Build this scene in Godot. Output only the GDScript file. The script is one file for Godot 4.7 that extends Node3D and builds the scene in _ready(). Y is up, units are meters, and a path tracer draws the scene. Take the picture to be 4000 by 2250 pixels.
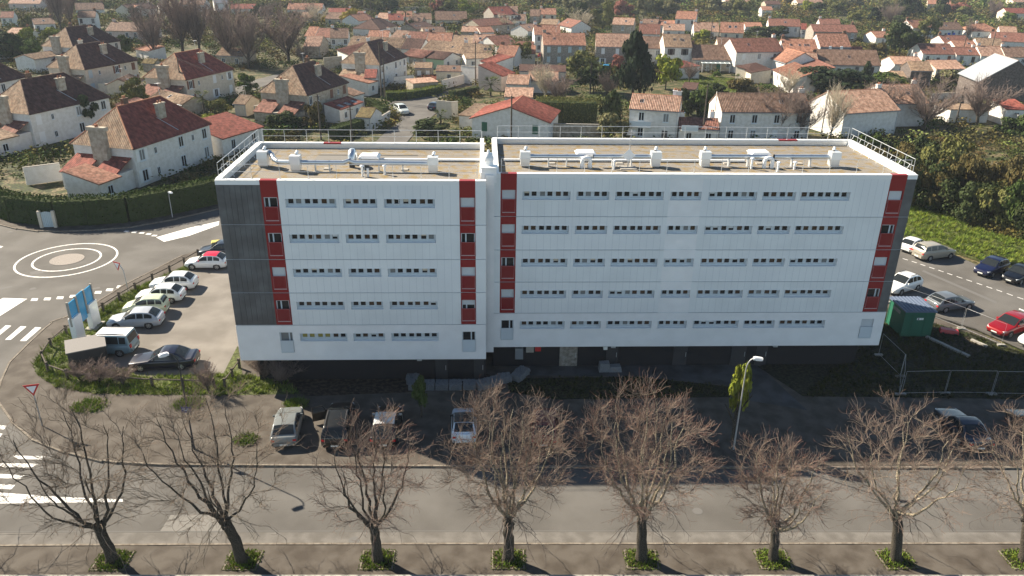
extends Node3D

func _ready() -> void:
	rng.seed = 7
	var cam := Camera3D.new()
	cam.name = "camera"
	add_child(cam)
	cam.transform = Transform3D(Basis(Vector3(0.999292, 0.013380, 0.035168), Vector3(0.001972, 0.914735, -0.404049), Vector3(-0.037575, 0.403833, 0.914061)), Vector3(0, 30.359, 0))
	cam.fov = 40.8438
	cam.near = 0.5
	cam.far = 4000.0
	cam.current = true
	var env := Environment.new()
	env.background_mode = Environment.BG_SKY
	var sky := Sky.new()
	var sm := ProceduralSkyMaterial.new()
	sm.sky_top_color = Color(0.14, 0.23, 0.35)
	sm.sky_horizon_color = Color(0.79, 0.885, 0.925)
	sm.sky_curve = 0.16
	sm.ground_bottom_color = Color(0.25, 0.24, 0.22)
	sm.ground_horizon_color = Color(0.55, 0.58, 0.6)
	sm.sun_angle_max = 20.0
	sm.energy_multiplier = 1.0
	sky.sky_material = sm
	env.sky = sky
	env.tonemap_mode = Environment.TONE_MAPPER_LINEAR
	env.tonemap_exposure = 2.8
	env.fog_enabled = true
	env.fog_density = 0.00016
	env.fog_light_color = Color(0.8, 0.84, 0.9)
	env.sdfgi_enabled = true
	env.ssao_enabled = true
	env.ssil_enabled = true
	var we := WorldEnvironment.new()
	we.name = "environment"
	we.environment = env
	add_child(we)
	var sun := DirectionalLight3D.new()
	sun.name = "sun"
	sun.light_energy = 1.6
	sun.light_color = Color(1.0, 0.945, 0.86)
	sun.light_angular_distance = 0.5
	sun.shadow_enabled = true
	add_child(sun)
	sun.look_at_from_position(Vector3.ZERO, Vector3(1.17, -1.0, 0.743))
	materials()
	units()
	protos_make()
	# ground, roads, pavements
	var base := MB.new()
	base.quad(Vector3(-1500, -0.1, 60), Vector3(1500, -0.1, 60), Vector3(1500, -0.1, -2400), Vector3(-1500, -0.1, -2400))
	struct("ground", base, "garden", "garden ground of the suburb")
	struct("road", slab([-35.94, -34.00, -26.37, -33.86, -12.51, -33.70, 1.58, -33.43, 15.87, -33.16, 30.35, -32.88, 40.61, -32.69, 41.54, -39.58, 18.23, -40.06, 1.83, -40.43, -14.67, -40.84, -20.52, -41.02, -23.54, -41.34, -25.11, -41.72, -27.46, -42.60, -29.78, -43.83, -46.85, -44.11], -0.02, 0.0), "road", "grey asphalt front street under the bare trees")
	struct("road", slab([-68.46, -90.70, -60.00, -88.18, -55.91, -86.96, -54.00, -85.92, -51.13, -84.92, -48.51, -84.75, -44.89, -85.10, -40.85, -86.13, -37.23, -88.63, -32.88, -93.02, -19.14, -101.25, -19.64, -98.25, -31.64, -77.25, -34.38, -69.65, -35.29, -65.56, -36.49, -62.66, -37.20, -61.67, -37.28, -60.15, -37.20, -57.63, -36.99, -54.31, -36.15, -51.71, -35.08, -49.03, -33.73, -47.57, -32.17, -45.88, -29.78, -43.83, -46.85, -44.11], -0.02, 0.0), "road", "grey asphalt junction with the painted mini roundabout")
	struct("pavement", slab([-31.64, -77.25, -34.38, -69.65, -35.29, -65.56, -36.49, -62.66, -37.20, -61.67, -37.28, -60.15, -37.20, -57.63, -36.99, -54.31, -36.15, -51.71, -35.08, -49.03, -33.73, -47.57, -32.17, -45.88, -29.78, -43.83, -27.46, -42.60, -25.11, -41.72, -23.54, -41.34, -20.52, -41.02, -14.67, -40.84, 1.83, -40.43, 18.23, -40.06, 41.54, -39.58, 49.90, -43.22, 75.00, -56.00, 58.00, -63.00, 44.80, -54.88, 43.19, -58.86, 41.05, -61.44, 38.46, -65.54, 29.00, -75.00, 28.00, -90.00, -18.00, -96.00], -0.02, 0.1), "pavement", "brown asphalt pavement round the block")
	struct("pavement", slab([-35.93, -33.98, -26.36, -33.84, -12.51, -33.68, 1.58, -33.41, 15.86, -33.14, 30.34, -32.86, 40.59, -32.67, 60.00, -25.00, -40.00, -25.00], -0.02, 0.1), "pavement", "near pavement with the tree squares")
	struct("gutter", slab([-36.00, -34.08, -26.41, -33.94, 1.59, -33.51, 30.40, -32.96, 40.68, -32.77, 41.46, -33.66, 30.99, -33.86, 1.62, -34.49, -26.99, -34.98, -36.79, -35.12], 0.0, 0.004), "gutter", "pale concrete gutter along the near kerb")
	kerb("kerb", "near kerb of the front street", [-26.37, -33.86, -12.51, -33.70, 1.58, -33.43, 15.87, -33.16, 30.35, -32.88])
	kerb("kerb", "far kerb curving round the pavement corner", [-37.28, -60.15, -37.20, -57.63, -36.99, -54.31, -36.15, -51.71, -35.08, -49.03, -33.73, -47.57, -32.17, -45.88, -29.78, -43.83, -27.46, -42.60, -25.11, -41.72, -23.54, -41.34, -20.52, -41.02, -14.67, -40.84, 1.83, -40.43, 18.23, -40.06, 41.54, -39.58])
	kerb("kerb", "kerb between roundabout street and wooden fence", [-31.64, -77.25, -34.38, -69.65, -35.29, -65.56, -36.49, -62.66, -37.20, -61.67, -37.28, -60.15])
	kerb("kerb", "kerb below the tall hedge", [-55.91, -86.96, -54.00, -85.92, -51.13, -84.92, -48.51, -84.75, -44.89, -85.10, -40.85, -86.13, -37.23, -88.63, -32.88, -93.02])
	struct("pavement", slab([-68.46, -90.70, -60.00, -88.18, -55.91, -86.96, -54.00, -85.92, -51.13, -84.92, -48.51, -84.75, -44.89, -85.10, -40.85, -86.13, -37.23, -88.63, -32.88, -93.02, -19.14, -101.25, -17.14, -104.25, -33.69, -95.65, -38.18, -91.23, -41.72, -88.25, -45.83, -87.16, -49.06, -86.80, -52.81, -87.49, -54.32, -88.20, -58.02, -90.75, -66.71, -95.42], -0.02, 0.1), "pavement", "shaded pavement below the tall hedge")
	struct("parking_lot", slab([-19.91, -52.41, -26.13, -52.01, -27.87, -53.42, -28.69, -53.12, -31.87, -53.16, -33.17, -57.24, -31.94, -60.10, -32.18, -60.86, -32.07, -63.64, -31.96, -66.41, -31.74, -69.16, -29.63, -72.88, -27.60, -77.61, -18.00, -95.00, -17.00, -52.00, -20.12, -56.85], 0.1, 0.108), "lot", "beige asphalt of the small car park at the left end")
	struct("verge", slab([-28.43, -79.98, -29.89, -76.96, -30.47, -74.47, -31.41, -72.11, -32.40, -70.13, -33.33, -68.00, -33.94, -65.34, -34.44, -63.66, -35.19, -60.13, -35.46, -58.31, -35.54, -56.41, -34.99, -53.97, -33.97, -52.43, -31.61, -50.52, -27.98, -49.50, -22.19, -49.28, -17.87, -49.22, -13.36, -49.30, -14.60, -50.91, -18.42, -52.24], 0.1, 0.104), "lawn", "planted verge round the car park")
	struct("bare_earth", slab([-19.28, -54.70, 0.50, -52.00, 0.74, -50.77, -5.30, -49.43, -12.93, -48.98, -13.84, -49.82, -17.68, -52.79], 0.1, 0.112), "earth", "bare earth before the left wing")
	struct("path", slab([3.67, -54.44, 21.83, -53.59, 23.32, -46.61, 19.41, -47.99, 19.11, -49.95, 11.81, -51.52, 3.52, -51.81], 0.1, 0.106), "shade_toned_path", "concrete path along the plinth of the right wing")
	struct("lawn", slab([1.67, -51.35, 11.80, -51.46, 19.08, -49.84, 18.21, -48.44, 5.37, -48.29, 2.05, -49.33], 0.1, 0.109), "shade_toned_lawn", "shaded strip of lawn before the right wing")
	struct("lawn", slab([21.78, -52.95, 29.00, -56.00, 31.00, -72.00, 37.75, -63.48, 40.12, -60.58, 42.16, -58.77, 44.79, -54.86, 48.19, -51.07, 45.62, -47.63, 31.44, -48.21, 23.75, -48.48], 0.1, 0.113), "shade_toned_lawn", "rough shaded lawn at the right end of the block")
	struct("street", slab([29.00, -92.00, 48.36, -83.40, 50.25, -80.29, 51.49, -77.81, 52.51, -73.91, 53.98, -70.01, 56.39, -64.75, 95.00, -50.00, 80.00, -50.00, 46.50, -53.36, 45.25, -55.56, 43.47, -59.34, 41.27, -61.85, 38.90, -65.65, 29.00, -77.00], 0.0, 0.112), "road", "side street with parked cars at right")
	struct("street", slab([-12.00, -66.00, -9.00, -82.00, -18.15, -128.03, -17.20, -136.99, -15.48, -146.39, -16.03, -150.07, -18.37, -155.87, -20.24, -165.44, -16.55, -168.47, -10.57, -175.40, -6.41, -183.48, -4.27, -191.44, -1.36, -187.93, -2.27, -185.06, -7.19, -173.66, -9.80, -169.32, -9.05, -155.17, -10.77, -145.63, -11.96, -137.13, -12.90, -128.14, 0.00, -82.00, -1.00, -66.00], -0.05, 0.0), "road", "street bend behind the left wing")
	struct("street", slab([-56.68, -179.84, -54.92, -194.16, -51.75, -203.95, -49.73, -194.43, -51.20, -180.09, -53.09, -167.60], -0.05, 0.0), "road", "shaded street behind the round bare tree")
	struct("grass_bank", slab([28.00, -100.00, 55.16, -93.84, 56.61, -93.11, 57.96, -89.94, 59.31, -86.22, 61.04, -82.75, 63.87, -78.26, 61.29, -71.53, 57.72, -74.54, 53.55, -75.46, 52.01, -78.73, 50.30, -81.25, 48.83, -83.40, 28.00, -93.00], -0.05, 0.16), "lawn", "sunlit green bank beyond the side street")
	struct("back_lawn", slab([54.16, -206.42, 64.70, -201.97, 59.63, -185.11, 61.18, -175.87, 65.20, -177.31, 63.46, -172.23, 42.64, -171.40, 50.46, -184.69, 48.89, -199.53], -0.06, 0.02), "lawn", "long garden lawn before the veranda house")
	struct("back_lawn", slab([22.83, -180.74, 32.39, -175.94, 30.21, -159.61, 23.53, -160.44], -0.06, 0.02), "lawn", "small lawn round the big conifer")
	struct("back_lawn", slab([13.01, -150.02, 20.58, -145.64, 20.93, -141.29, 12.11, -141.05], -0.06, 0.016), "lawn", "hidden lawn behind the clipped bright hedge")
	struct("gravel_yard", slab([-74.72, -435.80, -52.43, -470.92, -21.96, -485.00, -21.96, -426.43, -44.70, -422.92, -73.56, -428.81], -0.06, 0.01), "lot", "pale gravel paths of the cemetery")
	struct("roundabout_disc", disc(-43.16, -76.27, 0.0, 1.62, 0.03), "setts", "raised paved disc in the middle of the mini roundabout")
	struct("painted_ring", disc(-43.16, -76.27, 4.62, 4.82, 0.004), "paint_line", "outer painted ring of the mini roundabout")
	struct("painted_ring", disc(-43.16, -76.27, 3.05, 3.25, 0.004), "paint_line", "inner painted ring of the mini roundabout")
	markings("give_way_dash", "white give way dashes across the near roundabout arm", [[-41.52, -66.01, -40.93, -66.01, -41.11, -66.58, -41.69, -66.58], [-40.42, -66.14, -39.83, -66.13, -40.01, -66.71, -40.59, -66.71], [-39.40, -66.39, -38.80, -66.39, -38.98, -66.97, -39.56, -66.97], [-38.39, -66.72, -37.79, -66.72, -37.95, -67.30, -38.54, -67.30], [-37.47, -67.18, -36.87, -67.18, -37.03, -67.77, -37.62, -67.77], [-36.50, -67.61, -35.90, -67.60, -36.05, -68.20, -36.64, -68.20], [-35.70, -68.18, -35.09, -68.17, -35.23, -68.78, -35.83, -68.78], [-35.02, -68.87, -34.41, -68.87, -34.55, -69.49, -35.15, -69.49]], 0.004)
	markings("crossing_bar", "white zebra bars of the left crossing", [[-39.57, -58.32, -39.10, -58.31, -39.10, -60.73, -39.64, -60.83], [-38.24, -58.07, -37.75, -58.07, -37.75, -60.53, -38.31, -60.63], [-40.88, -58.63, -40.47, -58.63, -40.47, -60.93, -40.98, -60.99]], 0.004)
	markings("crossing_bar", "white zebra bars at the lower left corner", [[-30.27, -42.22, -28.09, -42.12, -28.21, -41.77, -29.66, -41.86], [-30.57, -41.42, -28.15, -41.32, -28.36, -40.95, -30.35, -41.01], [-29.97, -40.33, -28.38, -40.15, -28.49, -39.82, -29.73, -39.91], [-29.41, -39.33, -28.45, -39.22, -28.46, -38.81, -29.15, -38.86], [-33.33, -45.73, -32.48, -45.64, -32.42, -45.21, -33.22, -45.22], [-32.79, -44.78, -32.22, -44.69, -32.18, -44.31, -32.70, -44.32]], 0.004)
	markings("painted_island", "solid white painted traffic islands", [[-44.35, -66.67, -42.05, -66.47, -42.59, -62.11, -44.72, -63.73], [-30.67, -38.79, -28.95, -38.51, -24.82, -38.00, -21.42, -37.76, -21.32, -37.52, -28.40, -37.51, -29.91, -37.50], [-36.60, -82.96, -35.19, -81.53, -33.14, -83.46, -30.95, -87.14, -31.33, -88.58, -34.06, -86.15], [-52.74, -80.13, -52.20, -80.28, -51.70, -80.04, -51.83, -79.62, -52.32, -79.38]], 0.004)
	markings("give_way_dash", "white dashes in the shade of the tall hedge", [[-40.97, -84.74, -40.39, -84.67, -40.43, -85.14, -40.93, -85.18], [-39.99, -84.50, -39.40, -84.44, -39.44, -84.91, -39.94, -84.94], [-39.05, -84.24, -38.47, -84.17, -38.49, -84.64, -39.00, -84.67], [-38.15, -83.88, -37.57, -83.81, -37.60, -84.28, -38.10, -84.31], [-37.30, -83.35, -36.72, -83.29, -36.74, -83.75, -37.24, -83.78]], 0.004)
	markings("lane_dash", "white parking lane dashes along the side street", [[45.25, -76.09, 45.57, -75.64, 45.67, -75.71, 45.35, -76.16], [45.83, -75.30, 46.13, -74.83, 46.23, -74.90, 45.93, -75.37], [46.32, -74.49, 46.61, -74.01, 46.72, -74.07, 46.43, -74.55], [46.84, -73.64, 47.14, -73.16, 47.24, -73.22, 46.94, -73.70], [47.35, -72.82, 47.64, -72.34, 47.75, -72.40, 47.46, -72.88], [47.84, -72.00, 48.12, -71.52, 48.22, -71.58, 47.94, -72.06], [48.35, -71.13, 48.65, -70.65, 48.75, -70.71, 48.45, -71.19], [48.87, -70.31, 49.17, -69.83, 49.27, -69.89, 48.97, -70.37], [49.42, -69.43, 49.70, -68.95, 49.80, -69.01, 49.52, -69.49], [49.90, -68.57, 50.19, -68.09, 50.30, -68.15, 50.01, -68.63], [50.42, -67.77, 50.70, -67.29, 50.80, -67.35, 50.52, -67.83], [50.90, -66.88, 51.17, -66.39, 51.28, -66.44, 51.01, -66.93], [51.40, -66.01, 51.68, -65.53, 51.78, -65.59, 51.50, -66.07]], 0.117)
	markings("lane_dash", "white bay lines of the side street", [[54.87, -73.30, 55.20, -72.89, 55.43, -73.16, 55.15, -73.57], [49.82, -63.37, 50.13, -62.62, 50.34, -62.79, 50.01, -63.52]], 0.117)
	markings("asphalt_patch", "repaired patches in the front street", [[-18.17, -34.96, -18.08, -36.35, -14.94, -36.23, -14.55, -34.91]], 0.004, "road_pale")
	markings("asphalt_patch", "dark tar patches by the roundabout", [[-45.20, -72.93, -44.29, -73.44, -43.70, -72.66, -44.70, -72.16], [-37.44, -68.72, -36.72, -69.19, -36.47, -68.83, -37.24, -68.37], [-46.16, -68.76, -45.06, -69.46, -44.86, -69.18, -45.96, -68.41]], 0.004, "road_patch")
	markings("asphalt_patch", "dark trench repair along the side street", [[45.86, -72.91, 48.81, -65.02, 48.44, -64.58, 45.49, -72.51]], 0.116, "road_patch")
	markings("street_seam", "thin tar seams across the front street", [[-27.79, -35.12, -12.82, -34.88, 1.62, -34.61, 16.27, -34.32, 31.10, -34.02, 31.07, -33.98, 1.62, -34.55, -12.81, -34.82, -27.76, -35.07], [-27.66, -34.88, -20.38, -34.81, -20.36, -34.78, -27.63, -34.84]], 0.004, "road_patch")
	tag(struct("manhole_cover", disc(-7.20, -33.99, 0.0, 0.3, 0.012), "road_patch"), "round drain cover in the near gutter")
	tag(struct("manhole_cover", disc(-42.73, -68.75, 0.0, 0.3, 0.012), "road_patch"), "round manhole cover at the roundabout")
	tag(struct("manhole_cover", disc(12.64, -36.04, 0.0, 0.3, 0.012), "road_patch"), "round manhole cover in the front street")
	tag(struct("manhole_cover", disc(-53.58, -84.74, 0.0, 0.3, 0.012), "road_patch"), "manhole cover below the tall hedge")
	apartments()
	var t1 := tuft(9, 0.34, 0.03, 0.18, 1)
	var t2 := tuft(8, 0.2, 0.022, 0.16, 2)
	scatter("verge_plants", "low green plants between fence and parked cars", [-30.18, -74.20, -31.41, -72.11, -32.40, -70.13, -33.33, -68.00, -33.94, -65.34, -34.40, -63.66, -33.11, -61.06, -32.27, -60.86, -32.07, -63.64, -31.96, -66.41, -31.74, -69.16, -29.54, -72.62], 30, t1, "grass", 0.1, 0.5, 1.15, "stuff", 0.62)
	scatter("verge_plants", "low green plants round the sign boards", [-34.40, -63.66, -35.19, -60.13, -35.46, -58.31, -35.54, -56.41, -34.99, -53.97, -33.97, -52.43, -31.61, -50.52, -29.57, -49.86, -31.71, -53.16, -33.17, -57.24, -31.94, -60.10, -33.11, -61.06], 30, t1, "grass", 0.1, 0.5, 1.15, "stuff", 0.62)
	scatter("verge_plants", "low green plants along the front of the car park", [-31.61, -50.52, -27.98, -49.50, -22.19, -49.28, -17.87, -49.22, -13.36, -49.30, -14.60, -50.91, -18.42, -52.24, -19.86, -52.26, -26.09, -51.92, -27.80, -53.27, -28.62, -52.97, -31.79, -53.01], 30, t1, "grass", 0.1, 0.5, 1.15, "stuff", 0.62)
	scatter("grass", "long bright grass of the bank", [55.16, -93.84, 56.61, -93.11, 57.96, -89.94, 59.31, -86.22, 61.04, -82.75, 63.87, -78.26, 61.29, -71.53, 57.72, -74.54, 53.55, -75.46, 52.01, -78.73, 50.30, -81.25, 48.83, -83.40], 9, t1, "grass", 0.16, 0.8, 1.5)
	scatter("grass", "rough grass in the block's shade", [37.75, -63.48, 40.12, -60.58, 42.16, -58.77, 44.79, -54.86, 48.19, -51.07, 45.62, -47.63, 31.44, -48.21, 23.75, -48.48], 14, t2, "shade_toned_grass", 0.11, 0.8, 1.6, "stuff", 0.75)
	scatter("grass", "short grass of the shaded strip", [1.67, -51.35, 11.80, -51.46, 19.08, -49.84, 18.21, -48.44, 5.37, -48.29, 2.05, -49.33], 16, t2, "shade_toned_grass", 0.11, 0.6, 1.2)
	scatter("grass", "garden grass before the veranda house", [54.16, -206.42, 64.70, -201.97, 59.63, -185.11, 61.18, -175.87, 65.20, -177.31, 63.46, -172.23, 42.64, -171.40, 50.46, -184.69, 48.89, -199.53], 5, t2, "grass", 0.02, 1.0, 2.0)
	tree_square(-19.76, -32.56, 1.75, 1.0, "grass square with stone edging at the foot of the first leaning tree")
	tree_square(-12.85, -32.45, 1.75, 1.0, "grass square with stone edging at the foot of the second leaning tree")
	tree_square(-5.68, -32.34, 1.75, 1.0, "grass square with stone edging at the foot of the low forked tree")
	tree_square(1.33, -32.23, 1.75, 1.0, "grass square with stone edging at the foot of the fourth tree, greyest crown")
	tree_square(8.54, -32.08, 1.75, 1.0, "grass square with stone edging at the foot of the fifth tree, roundest crown")
	tree_square(15.72, -31.93, 1.75, 1.0, "grass square with stone edging at the foot of the sixth tree, smallest crown")
	tree_square(22.45, -31.79, 1.75, 1.0, "grass square with stone edging at the foot of the seventh tree, wide low limbs")
	tree_square(29.36, -31.64, 1.75, 1.0, "grass square with stone edging at the foot of the tree cut by the right edge")
	tree_square(-27.93, -47.86, 2.60, 1.5, "clump of ivy left on the corner pavement", false)
	tree_square(-21.04, -48.02, 2.40, 1.5, "clump of ivy beside the street name post", false)
	tree_square(-13.40, -47.86, 2.00, 1.5, "clump of ivy behind the first parked grey car", false)
	tree_square(-15.77, -43.51, 1.80, 1.5, "clump of ivy at the pavement edge left of the parked cars", false)
	gabions([-5.30, -51.91, -5.30, -50.94, -5.08, -50.08, -4.08, -50.06, -3.07, -50.05, -2.06, -50.04, -1.03, -50.07, -0.06, -50.11, 0.80, -50.50, 1.64, -51.00, 2.67, -51.29, 3.00, -51.88])
	bare_tree("street_tree", "first bare street tree from the left, trunk leaning left", -19.76, -32.56, 10.37, 4.07, 2.71, Vector3(-0.06, 0, 0.05), 11, 0.58, "bare trees along the near pavement", Color(0.85, 0.95, 0.9), Color(0.85, 0.74, 0.68))  # darker bark tint on the left trees: backlit look put into the colour
	bare_tree("street_tree", "second bare street tree, thick trunk leaning left and forked", -12.85, -32.45, 10.68, 4.25, 3.02, Vector3(-0.18, 0, 0.05), 12, 0.62, "bare trees along the near pavement", Color(0.85, 0.95, 0.9), Color(0.85, 0.74, 0.68))
	bare_tree("street_tree", "third bare street tree, open crown with a low double fork", -5.68, -32.34, 9.39, 3.06, 2.58, Vector3(-0.02, 0, 0.00), 13, 0.58, "bare trees along the near pavement", Color(1.45, 1.55, 1.45), Color(0.85, 0.56, 0.54))
	bare_tree("street_tree", "fourth bare street tree, tall dense grey crown", 1.33, -32.23, 10.45, 3.32, 3.15, Vector3(0.00, 0, 0.00), 14, 1.00, "bare trees along the near pavement", Color(1.6, 1.8, 1.65), Color(0.8, 0.6, 0.56))
	bare_tree("street_tree", "fifth bare street tree, roundest crown with red twig tips", 8.54, -32.08, 10.56, 3.75, 3.17, Vector3(-0.06, 0, 0.00), 15, 1.00, "bare trees along the near pavement", Color(1.45, 1.55, 1.45), Color(0.85, 0.56, 0.54))
	bare_tree("street_tree", "sixth bare street tree, smallest crown", 15.72, -31.93, 7.58, 2.60, 2.50, Vector3(-0.10, 0, 0.00), 16, 0.75, "bare trees along the near pavement", Color(1.6, 1.8, 1.65), Color(0.85, 0.56, 0.54))
	bare_tree("street_tree", "seventh bare street tree, crooked limbs spreading low to the right", 22.45, -31.79, 9.85, 3.65, 3.36, Vector3(-0.20, 0, 0.00), 17, 0.62, "bare trees along the near pavement", Color(1.6, 1.8, 1.65), Color(0.8, 0.6, 0.56))
	bare_tree("street_tree", "bare street tree cut by the right edge", 29.51, -31.64, 8.85, 3.81, 3.21, Vector3(-0.22, 0, 0.00), 18, 0.60, "bare trees along the near pavement", Color(1.6, 1.8, 1.65), Color(0.8, 0.6, 0.56))
	bare_tree("street_tree", "bare street tree cut by the left edge", -27.70, -32.73, 9.36, 4.95, 2.86, Vector3(-0.20, 0, 0.00), 19, 0.42, "bare trees along the near pavement", Color(0.85, 0.95, 0.9), Color(0.85, 0.74, 0.68))
	car("white small hatchback with red roof beside the grey end wall", "hatch", -27.98, -73.94, 3.139, Color(0.86, 0.87, 0.87), 4.16, 1.82, 1.51, {"roof": "roof_paint", "y": 0.11})
	car("dark blue car mostly hidden behind the red roofed one", "hatch", -27.73, -77.42, -3.023, Color(0.1, 0.14, 0.2), 4.26, 1.82, 1.49, {"y": 0.11})
	car("white five door hatchback, second in the left car park", "hatch", -29.41, -68.63, -3.115, Color(0.86, 0.87, 0.87), 4.21, 1.80, 1.57, {"y": 0.11})
	car("white hatchback with dark rear screen, third in the left car park", "hatch", -29.62, -65.91, -3.119, Color(0.88, 0.89, 0.89), 4.19, 1.80, 1.50, {"y": 0.11})
	car("pale green small car between white and silver ones", "mpv", -29.90, -63.26, -3.063, Color(0.74, 0.77, 0.66), 3.74, 1.66, 1.60, {"y": 0.11})
	car("silver hatchback beside the sign boards", "hatch", -29.79, -60.73, -3.061, Color(0.66, 0.68, 0.71), 4.47, 1.85, 1.51, {"y": 0.11})
	car("blue-grey high roofed van parked behind the dark shelter", "van", -30.06, -56.00, 3.130, Color(0.42, 0.52, 0.57), 4.37, 1.90, 1.87, {"rails": true, "roof": "white", "y": 0.11})
	car("dark navy saloon at the front of the left car park", "sedan", -24.78, -53.68, -3.058, Color(0.035, 0.05, 0.14), 5.06, 1.90, 1.48, {"y": 0.11})
	car("silver grey hatchback first in the shaded front row", "hatch", -13.21, -44.58, 1.672, Color(0.45, 0.47, 0.47), 4.26, 1.82, 1.52, {})
	car("black estate car with its left front door open", "mpv", -9.77, -44.67, 1.616, Color(0.035, 0.035, 0.04), 4.78, 1.89, 1.65, {"rails": true, "door": true})
	car("dark car with pale sunlit roof sheet, third in the front row", "hatch", -6.55, -44.51, 1.571, Color(0.05, 0.05, 0.055), 4.37, 1.85, 1.57, {"roof": "aluminium"})
	car("white small car with dark roof, alone under the fourth tree", "hatch", -1.31, -44.53, 1.593, Color(0.82, 0.85, 0.88), 3.74, 1.72, 1.50, {"roof": "car_glass"})
	car("dark red car hidden behind the fourth tree", "hatch", 4.19, -44.27, 1.470, Color(0.35, 0.03, 0.04), 4.26, 1.82, 1.50, {})
	car("slate blue saloon in the shade behind the seventh tree", "sedan", 32.89, -43.66, 1.556, Color(0.13, 0.15, 0.2), 4.68, 1.87, 1.49, {})
	car("black car at the right edge in deep shade", "hatch", 37.95, -43.56, 1.560, Color(0.04, 0.05, 0.06), 4.37, 1.85, 1.50, {})
	car("white old hatchback first at the corner of the block, side street", "hatch", 47.89, -78.87, 0.547, Color(0.86, 0.87, 0.87), 3.95, 1.71, 1.46, {"y": 0.114})
	car("beige people carrier parked along the green bank", "mpv", 48.82, -76.53, 0.281, Color(0.58, 0.56, 0.51), 4.68, 1.92, 1.73, {"y": 0.114})
	car("navy hatchback facing the street by the green bank", "hatch", 52.52, -72.19, -2.604, Color(0.05, 0.07, 0.2), 4.26, 1.82, 1.60, {"y": 0.114})
	car("black hatchback right of the navy one", "hatch", 54.21, -70.30, -2.580, Color(0.03, 0.03, 0.035), 4.16, 1.77, 1.52, {"y": 0.114})
	car("white off-road hatchback with black roof rails beside the mesh fence", "hatch", 40.90, -67.81, -2.648, Color(0.86, 0.87, 0.87), 4.26, 1.82, 1.65, {"rails": true, "y": 0.114})
	car("grey hatchback behind the green cabin", "hatch", 43.38, -63.70, 0.251, Color(0.36, 0.38, 0.4), 4.47, 1.85, 1.52, {"y": 0.114})
	car("red hatchback parked nearest the right lawn", "hatch", 46.09, -58.94, -2.714, Color(0.5, 0.03, 0.05), 4.52, 1.91, 1.54, {"y": 0.114})
	car("white car nose at the right edge below the red one", "hatch", 47.33, -56.61, -2.732, Color(0.86, 0.87, 0.87), 4.37, 1.85, 1.52, {"y": 0.114})
	car("silver people carrier driving on the street bend", "mpv", -15.93, -153.97, -1.145, Color(0.72, 0.75, 0.74), 4.78, 1.92, 1.77, {"y": 0.0})
	car("dark blue car beside the cream wall on the street bend", "hatch", -9.52, -158.51, 1.162, Color(0.1, 0.15, 0.24), 4.26, 1.82, 1.52, {"y": 0.0})
	car("red car between two houses beyond the blue shutters", "hatch", 17.82, -239.89, 1.254, Color(0.55, 0.05, 0.06), 4.16, 1.77, 1.49, {"y": -0.05})
	car("sky blue van in front of the grey house", "van", 33.08, -212.11, -1.743, Color(0.16, 0.55, 0.75), 4.37, 1.87, 1.85, {"y": -0.05})
	car("far white car beside the white gabled house at the top", "hatch", 20.62, -396.16, -3.002, Color(0.86, 0.87, 0.87), 4.37, 1.82, 1.52, {"y": -0.05})
	fence_row("low round rail wooden fence round the car park verge", [-29.86, -76.76, -31.36, -71.75, -32.29, -69.77, -33.05, -67.37, -33.62, -64.74, -34.01, -62.83, -34.86, -59.47, -35.16, -57.68, -34.80, -55.07, -33.89, -53.24, -31.96, -51.87, -27.87, -50.94, -24.17, -50.42, -19.11, -50.19], 2.3)
	fence_row("short wooden fence between car park and left wing corner", [-19.11, -50.19, -18.87, -53.61], 1.5)
	give_way("give way sign on a bent post beside the wooden fence", -33.44, -67.82, 2.7, -0.5, -0.75)
	give_way("give way sign on a leaning post at the pavement corner", -29.97, -45.44, 3.1, 0.25)
	street_lamp("tall street lamp whose head hangs over the navy saloon", -18.82, -42.58, 7.32, Vector3(-0.45, 0, 0.30), "dark_metal")
	street_lamp("curved street lamp shining white before the right wing plinth", 16.58, -42.03, 6.98, Vector3(0.40, 0, 0.10), "steel_post")
	street_lamp("small straight lamp before the tall hedge", -37.21, -89.73, 3.22, Vector3(0.15, 0, 0.10), "steel_post")
	street_name(-18.82, -42.58)
	sign_boards(Vector3(-33.23, 0.1, -57.92), Vector3(-33.17, 0.1, -60.39))
	shelter(Vector3(-31.59, 0.1, -52.86), Vector3(-29.25, 0.1, -54.04))
	cabin(Vector3(35.86, 0.11, -57.93), Vector3(38.38, 0.11, -57.91))
	mesh_panel("mesh fence panel between block corner and white off-road car", Vector3(38.23, 0.11, -64.85), Vector3(40.33, 0.11, -62.05))
	mesh_panel("mesh fence panel before the grey hatchback", Vector3(40.42, 0.11, -62.05), Vector3(42.01, 0.11, -59.43))
	mesh_panel("mesh fence panel right of the grey hatchback panel", Vector3(42.05, 0.11, -59.33), Vector3(43.66, 0.11, -56.26))
	mesh_panel("mesh fence panel slanting out from the right wing corner", Vector3(32.37, 0.11, -54.64), Vector3(32.43, 0.11, -51.20))
	mesh_panel("short mesh fence panel turning toward the street", Vector3(32.47, 0.11, -51.20), Vector3(31.07, 0.11, -48.59))
	mesh_panel("mesh fence panel parallel to the street, first from the corner", Vector3(31.22, 0.11, -48.59), Vector3(34.54, 0.11, -48.68))
	mesh_panel("mesh fence panel parallel to the street, second from the corner", Vector3(34.62, 0.11, -48.68), Vector3(38.06, 0.11, -48.57))
	mesh_panel("mesh fence panel at the right edge parallel to the street", Vector3(38.10, 0.11, -48.50), Vector3(41.46, 0.11, -48.38))
	red_barrier(40.52, -58.67)
	plank("long pale kerb beam lying on the shaded lawn", Vector3(38.04, 0.11, -57.76), Vector3(39.72, 0.11, -54.23), 0.3)
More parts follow.
